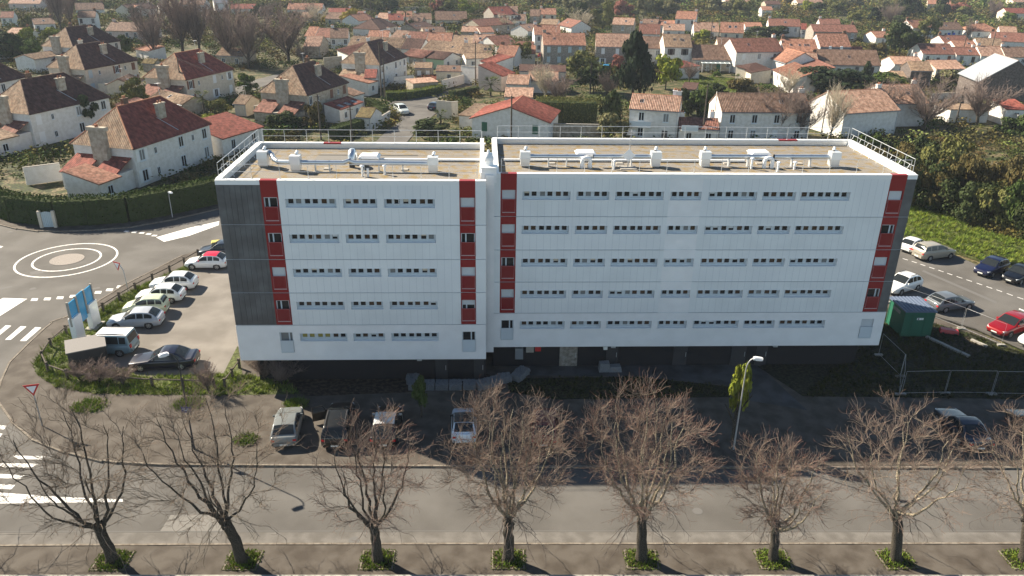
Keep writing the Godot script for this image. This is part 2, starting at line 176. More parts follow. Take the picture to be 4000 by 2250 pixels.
	plank("pale board on the dug patch right of the green cabin", Vector3(41.63, 0.11, -57.18), Vector3(42.25, 0.11, -55.92), 0.22)
	struct("dug_patch", slab([39.12, -56.69, 41.66, -57.94, 42.66, -56.12, 40.21, -54.59], 0.1, 0.13), "earth", "dug earth patch right of the green cabin")
	boulders(9.97, -52.49)
	meter_boxes()
	bins(-28.68, -79.12)
	leafy("young_tree", "young yellow-green tree beside the curved street lamp", 16.83, -43.08, 6.13, 0.95, "tall", "leaf_bright", "", 2.2)
	leafy("young_tree", "slim dark green young tree before the stone blocks", -4.31, -46.12, 3.56, 0.9, "tall", "leaf_hedge", "", 1.0)
	bare_far("purplish bare shrub in front of the dark shelter", -28.70, -51.17, 1.70, 1.60, "twig_far")
	bare_far("purplish bare shrub left of the navy saloon", -26.89, -50.86, 1.50, 1.40, "twig_far")
	bare_far("low bare shrub at the left corner of the dark shelter", -30.38, -51.63, 1.40, 1.20, "twig_far")
	bare_far("red twigged bare shrub at the left wing corner", -15.05, -50.56, 2.30, 1.70, "twig_far")
	bare_far("thin bare shrub beside the short wooden fence", -16.49, -51.31, 2.00, 1.20, "twig_far")
	bare_far("tall grey stems along the car park front", -20.14, -49.64, 2.40, 1.30, "twig_far")
	hedge("tall dark clipped hedge curving round the corner house garden", [-59.36, -91.89, -54.97, -88.56, -52.66, -87.85, -49.15, -86.98, -45.96, -87.45, -41.79, -88.43, -38.16, -91.16, -33.69, -95.65, -22.40, -106.99], 1.7, 3.3, "leaf_hedge", 30.0)
	hedge_gate(-49.82, -86.73)
	hedge("bright clipped hedge along the street bend", [-20.63, -168.89, -16.66, -169.64, -12.64, -173.44, -9.82, -177.99], 2.2, 1.7, "leaf_bright", 22.0)
	hedge("dark hedge behind the mossy tiled garage", [-23.63, -159.84, -21.24, -156.79, -18.68, -149.99], 1.2, 2.0, "leaf_hedge", 20.0)
	hedge("green garden hedge behind the left wing railing", [-25.47, -131.41, -23.17, -136.05, -20.42, -140.18], 1.6, 2.0, "leaf_hedge", 20.0)
	hedge("long yellow-green clipped hedge behind the green shuttered house", [10.10, -146.69, 14.95, -145.93, 21.34, -145.66], 4.0, 4.4, "leaf_olive", 40.0)
	hedge("brown hedge beside the palm bush on the street bend", [-6.88, -171.23, -4.14, -174.41, -1.29, -177.71], 2.0, 1.6, "leaf_grey", 18.0)
	garden_wall("cream wall tall and blank at the street bend", [-8.79, -150.30, -5.96, -148.97, -4.74, -149.48], 3.2, "wall_C")
	garden_wall("big white blank wall below the middle terrace", [-5.12, -192.14, -1.49, -189.37, 3.03, -197.16], 4.0, "wall_W")
	garden_wall("white garden wall with gate above the bright hedge", [-9.34, -181.99, -6.52, -186.97, -4.49, -190.69], 2.0, "wall_W")
	garden_wall("white low wall before the white hipped house", [-20.51, -184.21, -16.15, -187.22], 2.4, "wall_W")
	garden_wall("stone garden wall between the left estate gardens", [-81.77, -171.17, -74.80, -168.48], 2.6, "wall_C")
	garden_wall("grey garden wall before the hipped veranda house", [-42.32, -146.49, -40.01, -152.18], 2.6, "wall_B")
	garden_wall("low white wall at the left edge by the tall hedge", [-60.50, -93.05, -55.77, -89.83], 1.3, "wall_W")
	garden_wall("pale garden wall behind the white cube house", [11.25, -134.55, 20.82, -134.00], 2.2, "wall_B")
	garden_wall("white boundary wall before the dark barn", [98.76, -169.39, 103.81, -170.77, 110.44, -171.63], 2.0, "wall_W")
	garden_wall("plain wall joining the corner house annex", [-61.53, -103.42, -57.93, -105.89], 2.4, "wall_W")
	garden_wall("white wall at the right edge behind the thicket", [102.18, -150.35, 102.44, -142.60], 2.2, "wall_W")
	garden_wall("grey wall left of the white hipped house", [-40.96, -207.98, -36.96, -211.75], 3.4, "wall_B")
	garden_wall("long cemetery wall in the far centre", [-57.36, -397.26, -26.36, -414.37], 2.2, "wall_B")
	garden_wall("white curb wall of the garage at the bend", [-19.85, -138.54, -17.63, -149.08], 1.4, "wall_W")
	garden_wall("low lichen spotted wall along the near pavement edge", [-28.55, -31.11, 1.47, -30.47, 32.33, -29.80], 0.45, "concrete", 0.35)
	pole("concrete pole behind the left wing railing, wires fanning down", -27.39, -131.36, 7.5, [[-21.4, 7, -167.7], [-22.0, 7, -130.8]])
	pole("shorter brown pole right of the fanning wires", -21.69, -128.59, 6.0, [])
	pole("tall dark pole at the street corner before the white hipped house", -21.44, -167.69, 12.0, [[-1.7, 9, -189.4], [-60.8, 7.5, -161.7]])
	pole("slim lamp pole beside the tall dark one", -20.44, -165.44, 9.0, [])
	pole("brown pole before the big white blank wall", -1.65, -188.64, 10.0, [])
	pole("pole with a box before the house with white shutters", -60.39, -160.64, 9.5, [[-28.1, 6, -135.1]])
	pole("thin pole in the far centre beside the orange roof", -41.39, -306.18, 11.0, [])
	pole("pole at the far centre left of the villa", -22.39, -356.81, 16.0, [])
	pole("leaning wooden pole in the scrub at the right", 90.40, -144.92, 7.5, [])
	pole("pole before the low red-brown roof behind the block", 37.25, -129.21, 10.0, [])
	pole("pole before the cream veranda row", 75.79, -266.23, 9.0, [])
	pole("wooden pole beside the dark shuttered cottage", 145.99, -239.23, 10.0, [])
	pole("wooden pole left of the barn roof", 155.08, -239.83, 10.0, [])
	pole("pole in front of the green shutters", 4.78, -128.52, 8.0, [])
	thicket("thicket_undergrowth", "tangled low growth under the evergreen thicket on the bank", [54.89, -94.34, 56.78, -93.44, 58.18, -90.33, 59.53, -86.58, 61.25, -83.08, 64.08, -78.57, 78.08, -102.57, 67.25, -107.08, 63.53, -108.58, 60.18, -110.33, 56.78, -111.44, 46.89, -108.34], 2.4, 5.0, "leaf_thicket", 1.1)
	leafy("evergreen_tree", "russet evergreen of the bank thicket, front row, first from the block", 54.9, -94.9, 5.6, 2.4, "dense", "leaf_brown", "evergreen thicket above the bank")
	leafy("evergreen_tree", "dark green evergreen of the bank thicket, front row, second from the block", 56.0, -95.5, 6.3, 3.3, "dense", "leaf_dark", "evergreen thicket above the bank")
	leafy("evergreen_tree", "dark green evergreen of the bank thicket, front row, third from the block", 57.3, -94.4, 6.2, 3.4, "dense", "leaf_dark", "evergreen thicket above the bank")
	leafy("evergreen_tree", "russet evergreen of the bank thicket, front row, fourth from the block", 58.3, -93.7, 6.3, 3.3, "dense", "leaf_brown", "evergreen thicket above the bank")
	leafy("evergreen_tree", "dark green evergreen of the bank thicket, front row, fifth from the block", 59.2, -89.5, 5.1, 3.4, "dense", "leaf_dark", "evergreen thicket above the bank")
	leafy("evergreen_tree", "dark green evergreen of the bank thicket, front row, sixth from the block", 60.5, -89.1, 4.7, 3.1, "dense", "leaf_dark", "evergreen thicket above the bank")
	leafy("evergreen_tree", "olive evergreen of the bank thicket, front row, seventh from the block", 61.2, -86.6, 5.0, 2.7, "dense", "leaf_olive", "evergreen thicket above the bank")
	leafy("evergreen_tree", "mid green evergreen of the bank thicket, front row, eighth from the block", 63.2, -85.1, 6.4, 2.3, "dense", "leaf_hedge", "evergreen thicket above the bank")
	leafy("evergreen_tree", "dark green evergreen of the bank thicket, front row, ninth from the block", 64.5, -83.1, 6.4, 3.0, "dense", "leaf_dark", "evergreen thicket above the bank")
	leafy("evergreen_tree", "russet evergreen of the bank thicket, middle row, first from the block", 52.8, -101.1, 6.5, 2.6, "dense", "leaf_brown", "evergreen thicket above the bank")
	leafy("evergreen_tree", "russet evergreen of the bank thicket, middle row, second from the block", 56.0, -102.0, 5.4, 3.1, "dense", "leaf_brown", "evergreen thicket above the bank")
	leafy("evergreen_tree", "russet evergreen of the bank thicket, middle row, third from the block", 57.9, -100.5, 7.1, 2.5, "dense", "leaf_brown", "evergreen thicket above the bank")
	leafy("evergreen_tree", "olive evergreen of the bank thicket, middle row, fourth from the block", 59.5, -97.6, 7.0, 2.9, "dense", "leaf_olive", "evergreen thicket above the bank")
	leafy("evergreen_tree", "mid green evergreen of the bank thicket, middle row, fifth from the block", 60.7, -97.1, 6.1, 3.0, "dense", "leaf_hedge", "evergreen thicket above the bank")
	leafy("evergreen_tree", "russet evergreen of the bank thicket, middle row, sixth from the block", 62.6, -93.9, 7.1, 2.7, "dense", "leaf_brown", "evergreen thicket above the bank")
	leafy("evergreen_tree", "russet evergreen of the bank thicket, middle row, seventh from the block", 64.8, -94.5, 6.2, 2.5, "dense", "leaf_brown", "evergreen thicket above the bank")
	leafy("evergreen_tree", "russet evergreen of the bank thicket, middle row, eighth from the block", 67.7, -89.5, 7.6, 3.5, "dense", "leaf_brown", "evergreen thicket above the bank")
	leafy("evergreen_tree", "russet evergreen of the bank thicket, back row, first from the block", 51.2, -108.1, 6.1, 2.7, "dense", "leaf_brown", "evergreen thicket above the bank")
	leafy("evergreen_tree", "mid green evergreen of the bank thicket, back row, second from the block", 55.3, -108.6, 7.1, 2.4, "dense", "leaf_hedge", "evergreen thicket above the bank")
	leafy("evergreen_tree", "dark green evergreen of the bank thicket, back row, third from the block", 58.7, -108.8, 5.6, 2.8, "dense", "leaf_dark", "evergreen thicket above the bank")
	leafy("evergreen_tree", "russet evergreen of the bank thicket, back row, fourth from the block", 60.8, -106.2, 6.2, 2.9, "dense", "leaf_brown", "evergreen thicket above the bank")
	leafy("evergreen_tree", "dark green evergreen of the bank thicket, back row, fifth from the block", 62.4, -106.5, 6.8, 2.9, "dense", "leaf_dark", "evergreen thicket above the bank")
	leafy("evergreen_tree", "russet evergreen of the bank thicket, back row, sixth from the block", 64.3, -105.8, 5.4, 2.4, "dense", "leaf_brown", "evergreen thicket above the bank")
	leafy("evergreen_tree", "olive evergreen of the bank thicket, back row, seventh from the block", 66.3, -104.1, 6.9, 3.0, "dense", "leaf_olive", "evergreen thicket above the bank")
	leafy("evergreen_tree", "russet evergreen of the bank thicket, back row, eighth from the block", 73.0, -99.7, 5.6, 3.0, "dense", "leaf_brown", "evergreen thicket above the bank")
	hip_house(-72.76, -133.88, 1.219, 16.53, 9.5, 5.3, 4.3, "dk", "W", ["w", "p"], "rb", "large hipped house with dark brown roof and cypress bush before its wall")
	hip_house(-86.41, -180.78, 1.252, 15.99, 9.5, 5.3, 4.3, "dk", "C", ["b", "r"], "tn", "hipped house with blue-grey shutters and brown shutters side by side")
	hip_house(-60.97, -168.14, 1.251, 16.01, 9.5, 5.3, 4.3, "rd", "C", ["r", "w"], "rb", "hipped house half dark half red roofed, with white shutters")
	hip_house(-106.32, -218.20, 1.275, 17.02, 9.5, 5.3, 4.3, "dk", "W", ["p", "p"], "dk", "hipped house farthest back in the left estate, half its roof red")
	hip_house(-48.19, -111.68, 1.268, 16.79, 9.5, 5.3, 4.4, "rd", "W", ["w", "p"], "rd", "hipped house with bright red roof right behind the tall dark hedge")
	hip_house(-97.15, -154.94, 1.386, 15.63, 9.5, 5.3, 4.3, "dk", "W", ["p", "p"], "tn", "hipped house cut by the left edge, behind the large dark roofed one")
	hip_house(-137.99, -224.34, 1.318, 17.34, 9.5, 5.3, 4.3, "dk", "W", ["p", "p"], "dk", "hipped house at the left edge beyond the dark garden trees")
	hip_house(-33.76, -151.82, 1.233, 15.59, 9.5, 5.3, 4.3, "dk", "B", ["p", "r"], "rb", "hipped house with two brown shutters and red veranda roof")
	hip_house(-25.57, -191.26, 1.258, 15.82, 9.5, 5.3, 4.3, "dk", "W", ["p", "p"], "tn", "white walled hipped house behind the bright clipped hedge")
	house("m", -50.00, -98.19, 1.273, 4.06, 5.0, 2.4, 1.2, "or", "W", "1x1p", "low annex with orange tiles just behind the tall dark hedge")
	house("m", -41.04, -124.39, 1.157, 9.90, 7.0, 2.9, 1.7, "rd", "W", "2x1p", "low white house with red ribbed roof against the left wing")
	house("e", -114.99, -272.23, -0.121, 14.29, 9.0, 3.6, 2.2, "br", "P", "5x1p", "long pale pink house with a row of five small windows")
	house("e", -146.90, -310.21, 0.272, 6.11, 8.0, 4.4, 1.9, "br", "W", "3x1k", "white house with three tall dark windows between bare trees")
	house("e", -180.00, -317.39, 0.332, 4.39, 8.0, 3.4, 1.8, "rb", "W", "2x1p", "white gabled cottage at the left edge, far row")
	house("e", -155.76, -294.79, 0.577, 6.74, 8.0, 3.3, 1.6, "br", "W", "3x1p", "low pale house behind the two tall bare trees")
	house("e", -147.75, -265.57, -0.159, 5.87, 7.0, 2.9, 1.4, "sa", "W", "2x1p", "low salmon roofed house above the yellow-green bush")
	house("e", -210.86, -390.28, 0.075, 13.79, 9.0, 3.4, 2.0, "sa", "P", "3x1p", "long salmon roofed house at the far left corner")
	house("e", -170.17, -362.52, 0.407, 11.05, 9.0, 3.2, 2.4, "br", "W", "2x1p", "broad brown roof beside the small cypress, far left")
	house("e", -152.75, -364.02, -0.655, 9.41, 7.0, 3.2, 1.5, "or", "C", "1x1p", "small orange roof between two dark ones, far left")
	house("e", -151.55, -365.85, 1.205, 16.55, 8.0, 3.2, 2.0, "dk", "C", "2x1p", "dark hip-like roof right of the small orange roof, far left")
	house("e", -143.70, -378.70, 0.503, 7.13, 7.0, 3.0, 1.6, "dk", "W", "2x1p", "dark low roof before the white flowering trees")
	house("e", -137.57, -397.92, -0.047, 12.49, 8.0, 3.2, 2.0, "br", "W", "3x1p", "pale brown long roof behind the flowering trees")
	house("e", -119.49, -380.15, 0.378, 6.39, 8.0, 5.2, 1.8, "sl", "W", "3x1k", "white two storey house with three dark windows, far row")
	house("e", -108.57, -379.45, 0.254, 12.00, 8.0, 3.0, 1.7, "rd", "W", "3x1p", "bright red long roof right of the three window house")
	house("m", -93.22, -229.30, -0.758, 7.81, 5.0, 2.5, 0.9, "or", "W", "1x1p", "small orange roofed outhouse under the big bare trees")
	house("e", -66.59, -219.63, -0.239, 7.98, 7.0, 2.7, 1.5, "tn", "B", "2x1p", "tan roofed workshop behind the two dark trunks")
	house("e", -45.45, -152.72, -0.273, 2.64, 5.0, 2.3, 1.1, "tn", "C", "0", "yellow walled garden shed near the round topped palm")
	house("e", -84.08, -206.42, -0.236, 3.64, 3.0, 2.1, 0.8, "mo", "B", "0", "mossy little garden shed by the bright lawn")
	house("e", -59.06, -154.27, -0.668, 11.46, 5.0, 2.4, 1.0, "tn", "B", "0", "low tan roofed shed before the house with white shutters")
	house("m", -65.45, -148.81, -0.807, 5.81, 4.0, 2.2, 0.8, "rb", "B", "0", "little red shed behind the bright red hipped roof")
	house("e", -76.74, -172.59, 1.648, 7.54, 5.0, 2.6, 1.1, "br", "C", "1x1p", "small stone annex between two hipped houses")
	house("m", -76.17, -120.90, 1.190, 5.03, 7.0, 2.5, 1.5, "tn", "W", "1x1p", "tan roofed lean-to at the left edge above the hedge")
	house("e", -112.33, -207.05, 1.249, 9.00, 6.0, 3.2, 0.9, "tn", "W", "0", "blank white annex with flat tan roof, left estate")
	house("m", -26.23, -148.66, 1.196, 8.60, 3.2, 2.5, 0.8, "rd", "W", "2x1p", "red veranda roof with three glass panels")
	house("e", -20.36, -140.67, -0.274, 2.88, 5.0, 2.4, 1.1, "mo", "W", "0", "white garage with mossy ribbed tiles at the street bend")
	house("m", -27.36, -161.28, 1.093, 3.81, 5.0, 2.5, 1.1, "br", "W", "0", "small brown lean-to left of the clipped garden hedge")
	house("m", -27.28, -175.78, 1.159, 4.20, 7.0, 2.7, 1.1, "or", "W", "1x1p", "white annex with bright orange ribbed roof")
	house("m", -24.87, -178.04, 0.051, 2.75, 4.0, 3.4, 1.2, "rd", "W", "0", "red lean-to tucked against the white hipped house")
	house("e", -14.60, -200.12, -0.016, 4.46, 5.0, 2.6, 0.9, "tn", "B", "2x1w", "beige cottage with white double door, centre street")
	house("e", -7.86, -194.88, -0.093, 6.44, 5.0, 2.6, 0.9, "br", "C", "1x1p", "low cream outhouse with one small dark window")
	house("g", -16.51, -221.49, 0.881, 7.95, 8.0, 2.6, 1.4, "rb", "W", "2x1p", "white gabled cottage facing the street with brown roof")
	house("g", -11.37, -218.58, 0.953, 7.79, 8.0, 2.6, 1.4, "dk", "W", "2x1p", "white gabled cottage with pale green side wall and dark roof")
	house("m", -16.50, -219.32, -0.787, 5.37, 5.0, 2.6, 1.1, "rb", "B", "1x1p", "small red roof beside the two gabled cottages")
	house("m", -34.74, -226.23, -1.116, 14.06, 8.0, 2.8, 1.6, "rb", "W", "0", "blank lit wall with red-brown roof left of the hipped white house")
	house("e", -49.13, -240.46, -0.016, 4.85, 12.0, 3.2, 2.2, "sa", "B", "0", "plain barn with salmon roof beside the big bare tree")
	house("e", -30.52, -240.75, -0.276, 16.59, 9.0, 3.0, 2.2, "tn", "B", "3x1p", "long tan roofed terrace with one green skylight")
	house("e", -19.27, -236.57, -0.313, 6.10, 9.0, 3.0, 2.3, "dk", "W", "1x1p", "dark roof with white skylight in the middle terrace")
	house("e", -9.68, -230.83, -0.560, 12.77, 9.0, 3.0, 2.2, "tn", "W", "3x1p", "tan roof with a dark chimney and solar sheet, middle terrace")
	house("e", -2.48, -226.24, -0.301, 5.83, 9.0, 3.0, 2.2, "tn", "W", "2x1p", "tan roof with a white satellite dish, middle terrace")
	house("e", -1.29, -217.61, 0.219, 7.91, 6.0, 2.8, 1.0, "tn", "W", "2x1p", "low tan annex left of the palm tree")
	house("e", 1.29, -224.27, -0.025, 4.36, 9.0, 3.0, 2.2, "tn", "W", "1x1p", "tan roof with two pale skylights, middle terrace")
	house("e", 7.56, -222.73, -0.312, 5.54, 9.0, 3.0, 2.2, "or", "W", "2x1p", "orange end roof of the middle terrace by the palm")
	house("e", -33.29, -264.59, -0.036, 6.75, 8.0, 3.0, 1.8, "or", "W", "2x1p", "bright orange roof behind the long tan terrace")
	house("e", -24.52, -260.55, -0.602, 7.10, 8.0, 3.0, 2.2, "br", "W", "1x1p", "brown roof right of the bright orange one, back terrace")
	house("e", -20.07, -258.12, -0.186, 6.10, 8.0, 3.0, 2.2, "rb", "W", "1x1p", "red-brown roof with raised right verge, back terrace")
	house("e", -12.99, -254.43, -0.122, 7.78, 8.0, 3.0, 2.3, "or", "W", "2x1p", "largest bright orange roof of the back terrace")
	house("e", -5.70, -252.88, -0.169, 6.29, 8.0, 3.0, 1.8, "tn", "W", "1x1p", "tan roof next to the largest orange one, back terrace")
	house("e", 0.79, -250.06, -0.149, 6.74, 8.0, 3.2, 2.2, "sa", "W", "1x1p", "salmon roof with a white chimney, back terrace")
	house("e", 4.56, -245.75, 0.706, 8.68, 9.0, 3.2, 2.3, "rb", "W", "2x1p", "white gabled house at the right end of the back terrace")
	house("e", -54.44, -265.89, -0.258, 3.45, 8.0, 3.2, 2.4, "or", "W", "1x1p", "red-orange roof with brick chimney right of the round bare tree")
	house("e", -49.99, -263.66, -0.254, 5.13, 8.0, 3.2, 2.2, "rb", "W", "2x1p", "red roof with white skylight beside the brick chimney")
	house("e", -45.34, -259.82, 0.092, 5.75, 8.0, 3.4, 2.4, "br", "W", "3x1w", "white gabled terrace end with brown roof and street lamp")
	house("h", -38.46, -294.28, 1.265, 15.99, 10.0, 3.2, 2.8, "dk", "W", "3x1p", "dark brown hipped bungalow with white wall, centre far")
	house("e", -12.74, -332.07, 0.056, 12.91, 9.0, 3.2, 2.8, "br", "C", "2x1p", "cream villa with brown hipped roof and bright hip line")
	house("e", -49.25, -326.59, 1.053, 10.54, 8.0, 3.0, 2.0, "or", "W", "1x1p", "orange roof right of the yellow willow")
	house("e", -79.44, -373.97, 0.001, 15.49, 9.0, 3.4, 2.2, "or", "W", "3x1p", "long orange warehouse roof at the top, left of centre")
	house("e", -62.54, -362.79, 0.143, 10.04, 8.0, 3.0, 1.5, "rd", "W", "2x1p", "bright red low roof above the yellow willow")
	house("e", -71.17, -337.58, -0.064, 4.86, 8.0, 3.0, 1.6, "sa", "P", "1x1p", "pale salmon roof behind the bare orchard trees")
	house("e", -58.27, -332.53, -0.222, 7.99, 8.0, 3.0, 2.0, "br", "B", "2x1p", "brown roof left of the yellow willow")
	house("e", -53.21, -344.85, 0.013, 8.16, 8.0, 3.0, 1.8, "rb", "W", "1x1p", "red-brown roof just behind the yellow willow")
	house("e", -39.58, -335.34, -0.260, 4.90, 8.0, 3.0, 1.8, "sa", "W", "1x1p", "salmon roof between orange roof and white gable")
	house("e", -34.84, -329.85, 0.124, 6.07, 8.0, 3.0, 2.0, "rd", "W", "1x1p", "dusky red roof with white left gable, centre far")
	house("e", -32.82, -346.13, 0.132, 6.38, 8.0, 3.0, 1.8, "or", "W", "1x1p", "orange roof by the tall thin pole, centre far")
	house("e", -24.53, -335.72, 0.127, 7.21, 8.0, 3.0, 1.9, "br", "W", "1x1p", "brown roof left of the cream villa")
	house("e", -25.52, -318.65, -0.169, 5.88, 8.0, 3.0, 1.9, "br", "B", "1x1p", "brown gabled roof right of the far palm")
	house("e", -24.21, -297.31, 1.119, 13.04, 8.0, 2.9, 1.6, "dk", "B", "1x1p", "long dark roof with flat skylights, centre far")
	house("e", -17.25, -282.95, 0.272, 7.73, 7.0, 2.9, 1.6, "br", "B", "1x1p", "brown triangle roof before the green hedge, centre far")
	house("e", 2.59, -309.52, 0.696, 17.30, 9.0, 3.3, 2.0, "rb", "B", "3x1p", "long red-brown roof below the lattice walled house")
	house("e", 8.09, -331.58, 0.559, 9.37, 9.0, 5.2, 2.0, "rb", "W", "5x1k", "white house with a row of five dark windows, far centre")
	house("e", 6.62, -331.75, 0.456, 9.43, 9.0, 5.6, 2.4, "rd", "G", "0", "grey lattice walled house with red roof, far centre")
	house("e", -3.89, -287.65, -0.110, 6.48, 7.0, 2.9, 1.4, "sa", "B", "1x1p", "small salmon roof by a stepped stone wall")
	house("e", 0.46, -286.70, 0.355, 5.38, 7.0, 2.9, 1.4, "or", "W", "1x1p", "small orange roof beside the white blossom tree")
	house("m", 3.70, -208.37, -1.083, 6.93, 6.0, 2.8, 1.4, "rd", "W", "0", "red lean-to roof just below the palm")
	house("m", 3.23, -184.09, 1.070, 6.69, 6.0, 3.4, 2.0, "rd", "P", "0", "pink gabled house with dark red roof beside the palm bush")
	house("m", -1.35, -143.99, -0.332, 3.23, 9.0, 2.4, 0.5, "tn", "W", "0", "flat ribbed shed roof behind the cream wall")
	house("m", -13.65, -179.17, 0.492, 6.35, 4.0, 2.2, 0.4, "sa", "B", "0", "low green-walled shed behind the clipped hedge")
	house("g", 5.91, -135.93, -0.245, 13.40, 11.0, 3.5, 2.2, "rd", "W", "3x1g", "white gable house with green shutters and pale red roof")
	house("e", 22.76, -226.90, 0.005, 11.95, 9.0, 5.6, 2.6, "or", "G", "4x2b", "grey stone house with eight pale blue closed shutters")
	house("e", 20.25, -256.13, 0.029, 8.41, 8.0, 5.4, 2.4, "or", "W", "3x2p", "white tall house behind the stone one with blue shutters")
	house("e", 37.56, -224.13, -0.110, 11.98, 9.0, 5.6, 2.8, "sa", "G", "3x2w", "grey house with white shutters beside the big conifer")
	house("e", 48.63, -229.24, -0.204, 6.58, 9.0, 4.7, 2.6, "br", "W", "2x1p", "white house with brown roof, half hidden by the big conifer")
	house("e", 53.56, -222.19, -0.038, 7.65, 9.0, 5.9, 2.8, "tn", "W", "2x2k", "tall white house with two large dark windows and skylights")
	house("e", 62.94, -219.82, -0.073, 11.32, 10.0, 3.0, 3.2, "br", "C", "4x1p", "broad brown roof with white glass veranda and lawn")
	house("e", 67.83, -223.44, -0.108, 4.82, 7.0, 5.4, 2.4, "br", "C", "0", "brown roof standing behind the veranda house")
	house("e", 73.70, -217.92, 0.197, 14.06, 9.0, 5.4, 2.9, "rb", "W", "3x2w", "white house with pale shutters in the long orange row")
	house("e", 86.62, -219.10, -0.064, 9.25, 9.0, 5.4, 2.6, "or", "W", "3x2p", "bright orange roof with three skylights in the long row")
	house("e", 30.07, -134.39, -0.296, 8.50, 7.0, 5.4, 1.8, "sa", "W", "2x2p", "white cube house with striped salmon roof right behind the block")
	house("e", 36.78, -131.33, -0.145, 6.72, 6.0, 2.8, 1.1, "rb", "W", "2x1p", "low red-brown roof between the white cube and the farmhouse")
	house("e", 48.39, -135.09, 0.001, 15.60, 8.0, 5.2, 2.3, "br", "W", "4x2p", "farmhouse with brown roof and tall white left gable")
	house("e", 14.93, -196.85, -0.084, 11.50, 7.0, 2.6, 1.0, "dk", "W", "0", "long low dark ribbed roof before the blue shuttered house")
	house("e", 14.03, -181.69, -0.072, 6.83, 7.0, 2.7, 1.4, "sa", "W", "0", "white-striped salmon roof above the blossom tree")
	house("e", 8.26, -176.85, -0.164, 5.01, 7.0, 2.7, 1.4, "sa", "W", "0", "striped salmon roof with a skylight, left of the blossom")
	house("m", 7.50, -160.36, -0.093, 5.84, 5.0, 2.6, 1.0, "sa", "W", "0", "lowest striped salmon roof behind the green shuttered house")
	house("e", 12.86, -228.93, -0.066, 4.68, 8.0, 2.9, 1.6, "or", "C", "0", "cream gabled cottage with orange roof behind olive bush")
	house("e", 13.02, -244.23, -0.111, 5.22, 6.0, 2.8, 1.2, "rb", "W", "0", "low red roof left of the white tall house")
	house("e", 27.00, -337.50, -0.011, 6.63, 8.0, 5.2, 2.0, "or", "C", "2x1k", "cream house with two dark windows and bright orange roof, top")
	house("e", 21.77, -336.54, -0.095, 4.22, 8.0, 4.6, 2.2, "br", "B", "1x1p", "brown gable left of the bright orange roofed cream house")
	house("e", 26.68, -318.42, -0.264, 6.66, 8.0, 3.0, 1.6, "tn", "W", "2x1p", "yellow striped roof below the cream house")
	house("e", 34.99, -309.13, -1.232, 12.14, 8.0, 3.0, 2.2, "rb", "W", "1x1p", "dusky roof with dormer window, right of the yellow striped roof")
	house("e", 16.34, -294.51, 0.839, 9.55, 8.0, 2.9, 1.8, "sa", "W", "1x1p", "pale pink roof left of the dormer")
	house("e", 14.36, -332.14, -0.143, 6.83, 9.0, 3.2, 2.0, "br", "W", "2x1p", "brown roofed white house at the left of the far centre")
	house("e", 13.21, -377.72, -0.036, 6.34, 9.0, 3.2, 2.0, "br", "W", "1x1k", "white gabled house beside the parked far car")
	house("e", 53.25, -304.44, -0.287, 8.01, 8.0, 4.4, 2.0, "sa", "B", "1x1p", "pale grey house with mottled red roof, among far trees")
	house("e", 58.93, -284.78, -0.174, 7.35, 9.0, 3.2, 2.8, "rb", "W", "1x1p", "steep mottled red roof right of centre, second row")
	house("e", 66.66, -320.76, -0.292, 6.30, 8.0, 3.2, 1.6, "br", "B", "1x1p", "brown roof behind the steep mottled red one")
	house("e", 80.10, -317.91, -0.332, 7.98, 8.0, 5.6, 2.4, "or", "W", "3x1p", "tall white house with striped orange roof, top right of centre")
	house("e", 72.95, -320.18, -0.161, 6.07, 8.0, 3.0, 1.4, "or", "W", "1x1p", "orange low roof left of the tall white house")
	house("e", 71.05, -299.64, -0.175, 7.91, 7.0, 3.0, 1.8, "sa", "W", "2x1p", "pale orange roof below the tall white house")
	house("e", 82.10, -296.67, -0.134, 9.08, 8.0, 3.1, 2.6, "sa", "W", "2x1p", "white house with pale orange roof and blossom tree")
	house("e", 90.83, -293.32, -0.241, 8.27, 9.0, 3.1, 3.0, "or", "C", "2x1p", "large orange roof with two dark skylights")
	house("e", 106.27, -317.43, -0.133, 6.64, 8.0, 3.0, 1.2, "or", "W", "1x1p", "red and white striped low roof right of the skylights")
	house("e", 138.87, -447.51, 0.064, 13.99, 8.0, 4.6, 2.0, "sa", "C", "4x1p", "cream house with four windows at the very top")
	house("m", 51.63, -205.84, -1.407, 10.21, 6.0, 2.6, 0.5, "rd", "W", "1x1k", "white lean-to with red coping beside the tall white house")
	house("m", 69.04, -200.62, -1.564, 12.10, 5.0, 2.5, 0.8, "dk", "C", "1x1p", "cream lean-to left of the small white courtyard")
	house("m", 68.86, -202.17, 0.781, 8.35, 4.0, 2.5, 0.6, "dk", "C", "1x1p", "small cream shed with dark roof by the courtyard")
	house("m", 46.04, -173.47, -0.361, 3.23, 5.0, 2.2, 0.7, "dk", "B", "0", "tumbledown patched garden shed beyond the block")
	house("e", 117.01, -313.01, -0.232, 11.84, 9.0, 3.8, 2.2, "rb", "W", "4x1p", "white house with dusky red roof, top right")
	house("e", 123.24, -308.36, -0.252, 2.17, 6.0, 3.0, 1.8, "rd", "W", "1x1p", "narrow bright red roof beside the dusky one")
	house("e", 125.53, -287.88, -0.076, 15.52, 9.0, 4.2, 2.0, "rb", "G", "5x1p", "long grey house with a row of small white windows")
	house("e", 140.38, -326.03, -0.206, 8.08, 8.0, 3.2, 2.0, "rb", "W", "1x1p", "red roof with two chimneys behind the long grey house")
	house("e", 102.01, -233.60, -0.025, 9.03, 9.0, 5.2, 3.0, "or", "W", "2x1p", "orange roof house with navy slate dormer storey")
	house("e", 108.96, -231.67, -0.045, 3.80, 5.0, 3.4, 1.4, "rd", "W", "0", "plain deep red roof right of the navy dormers")
	house("e", 97.57, -212.50, -0.052, 16.25, 9.0, 2.9, 3.2, "br", "W", "4x1k", "long white cottage with dark brown roof and dark shutters")
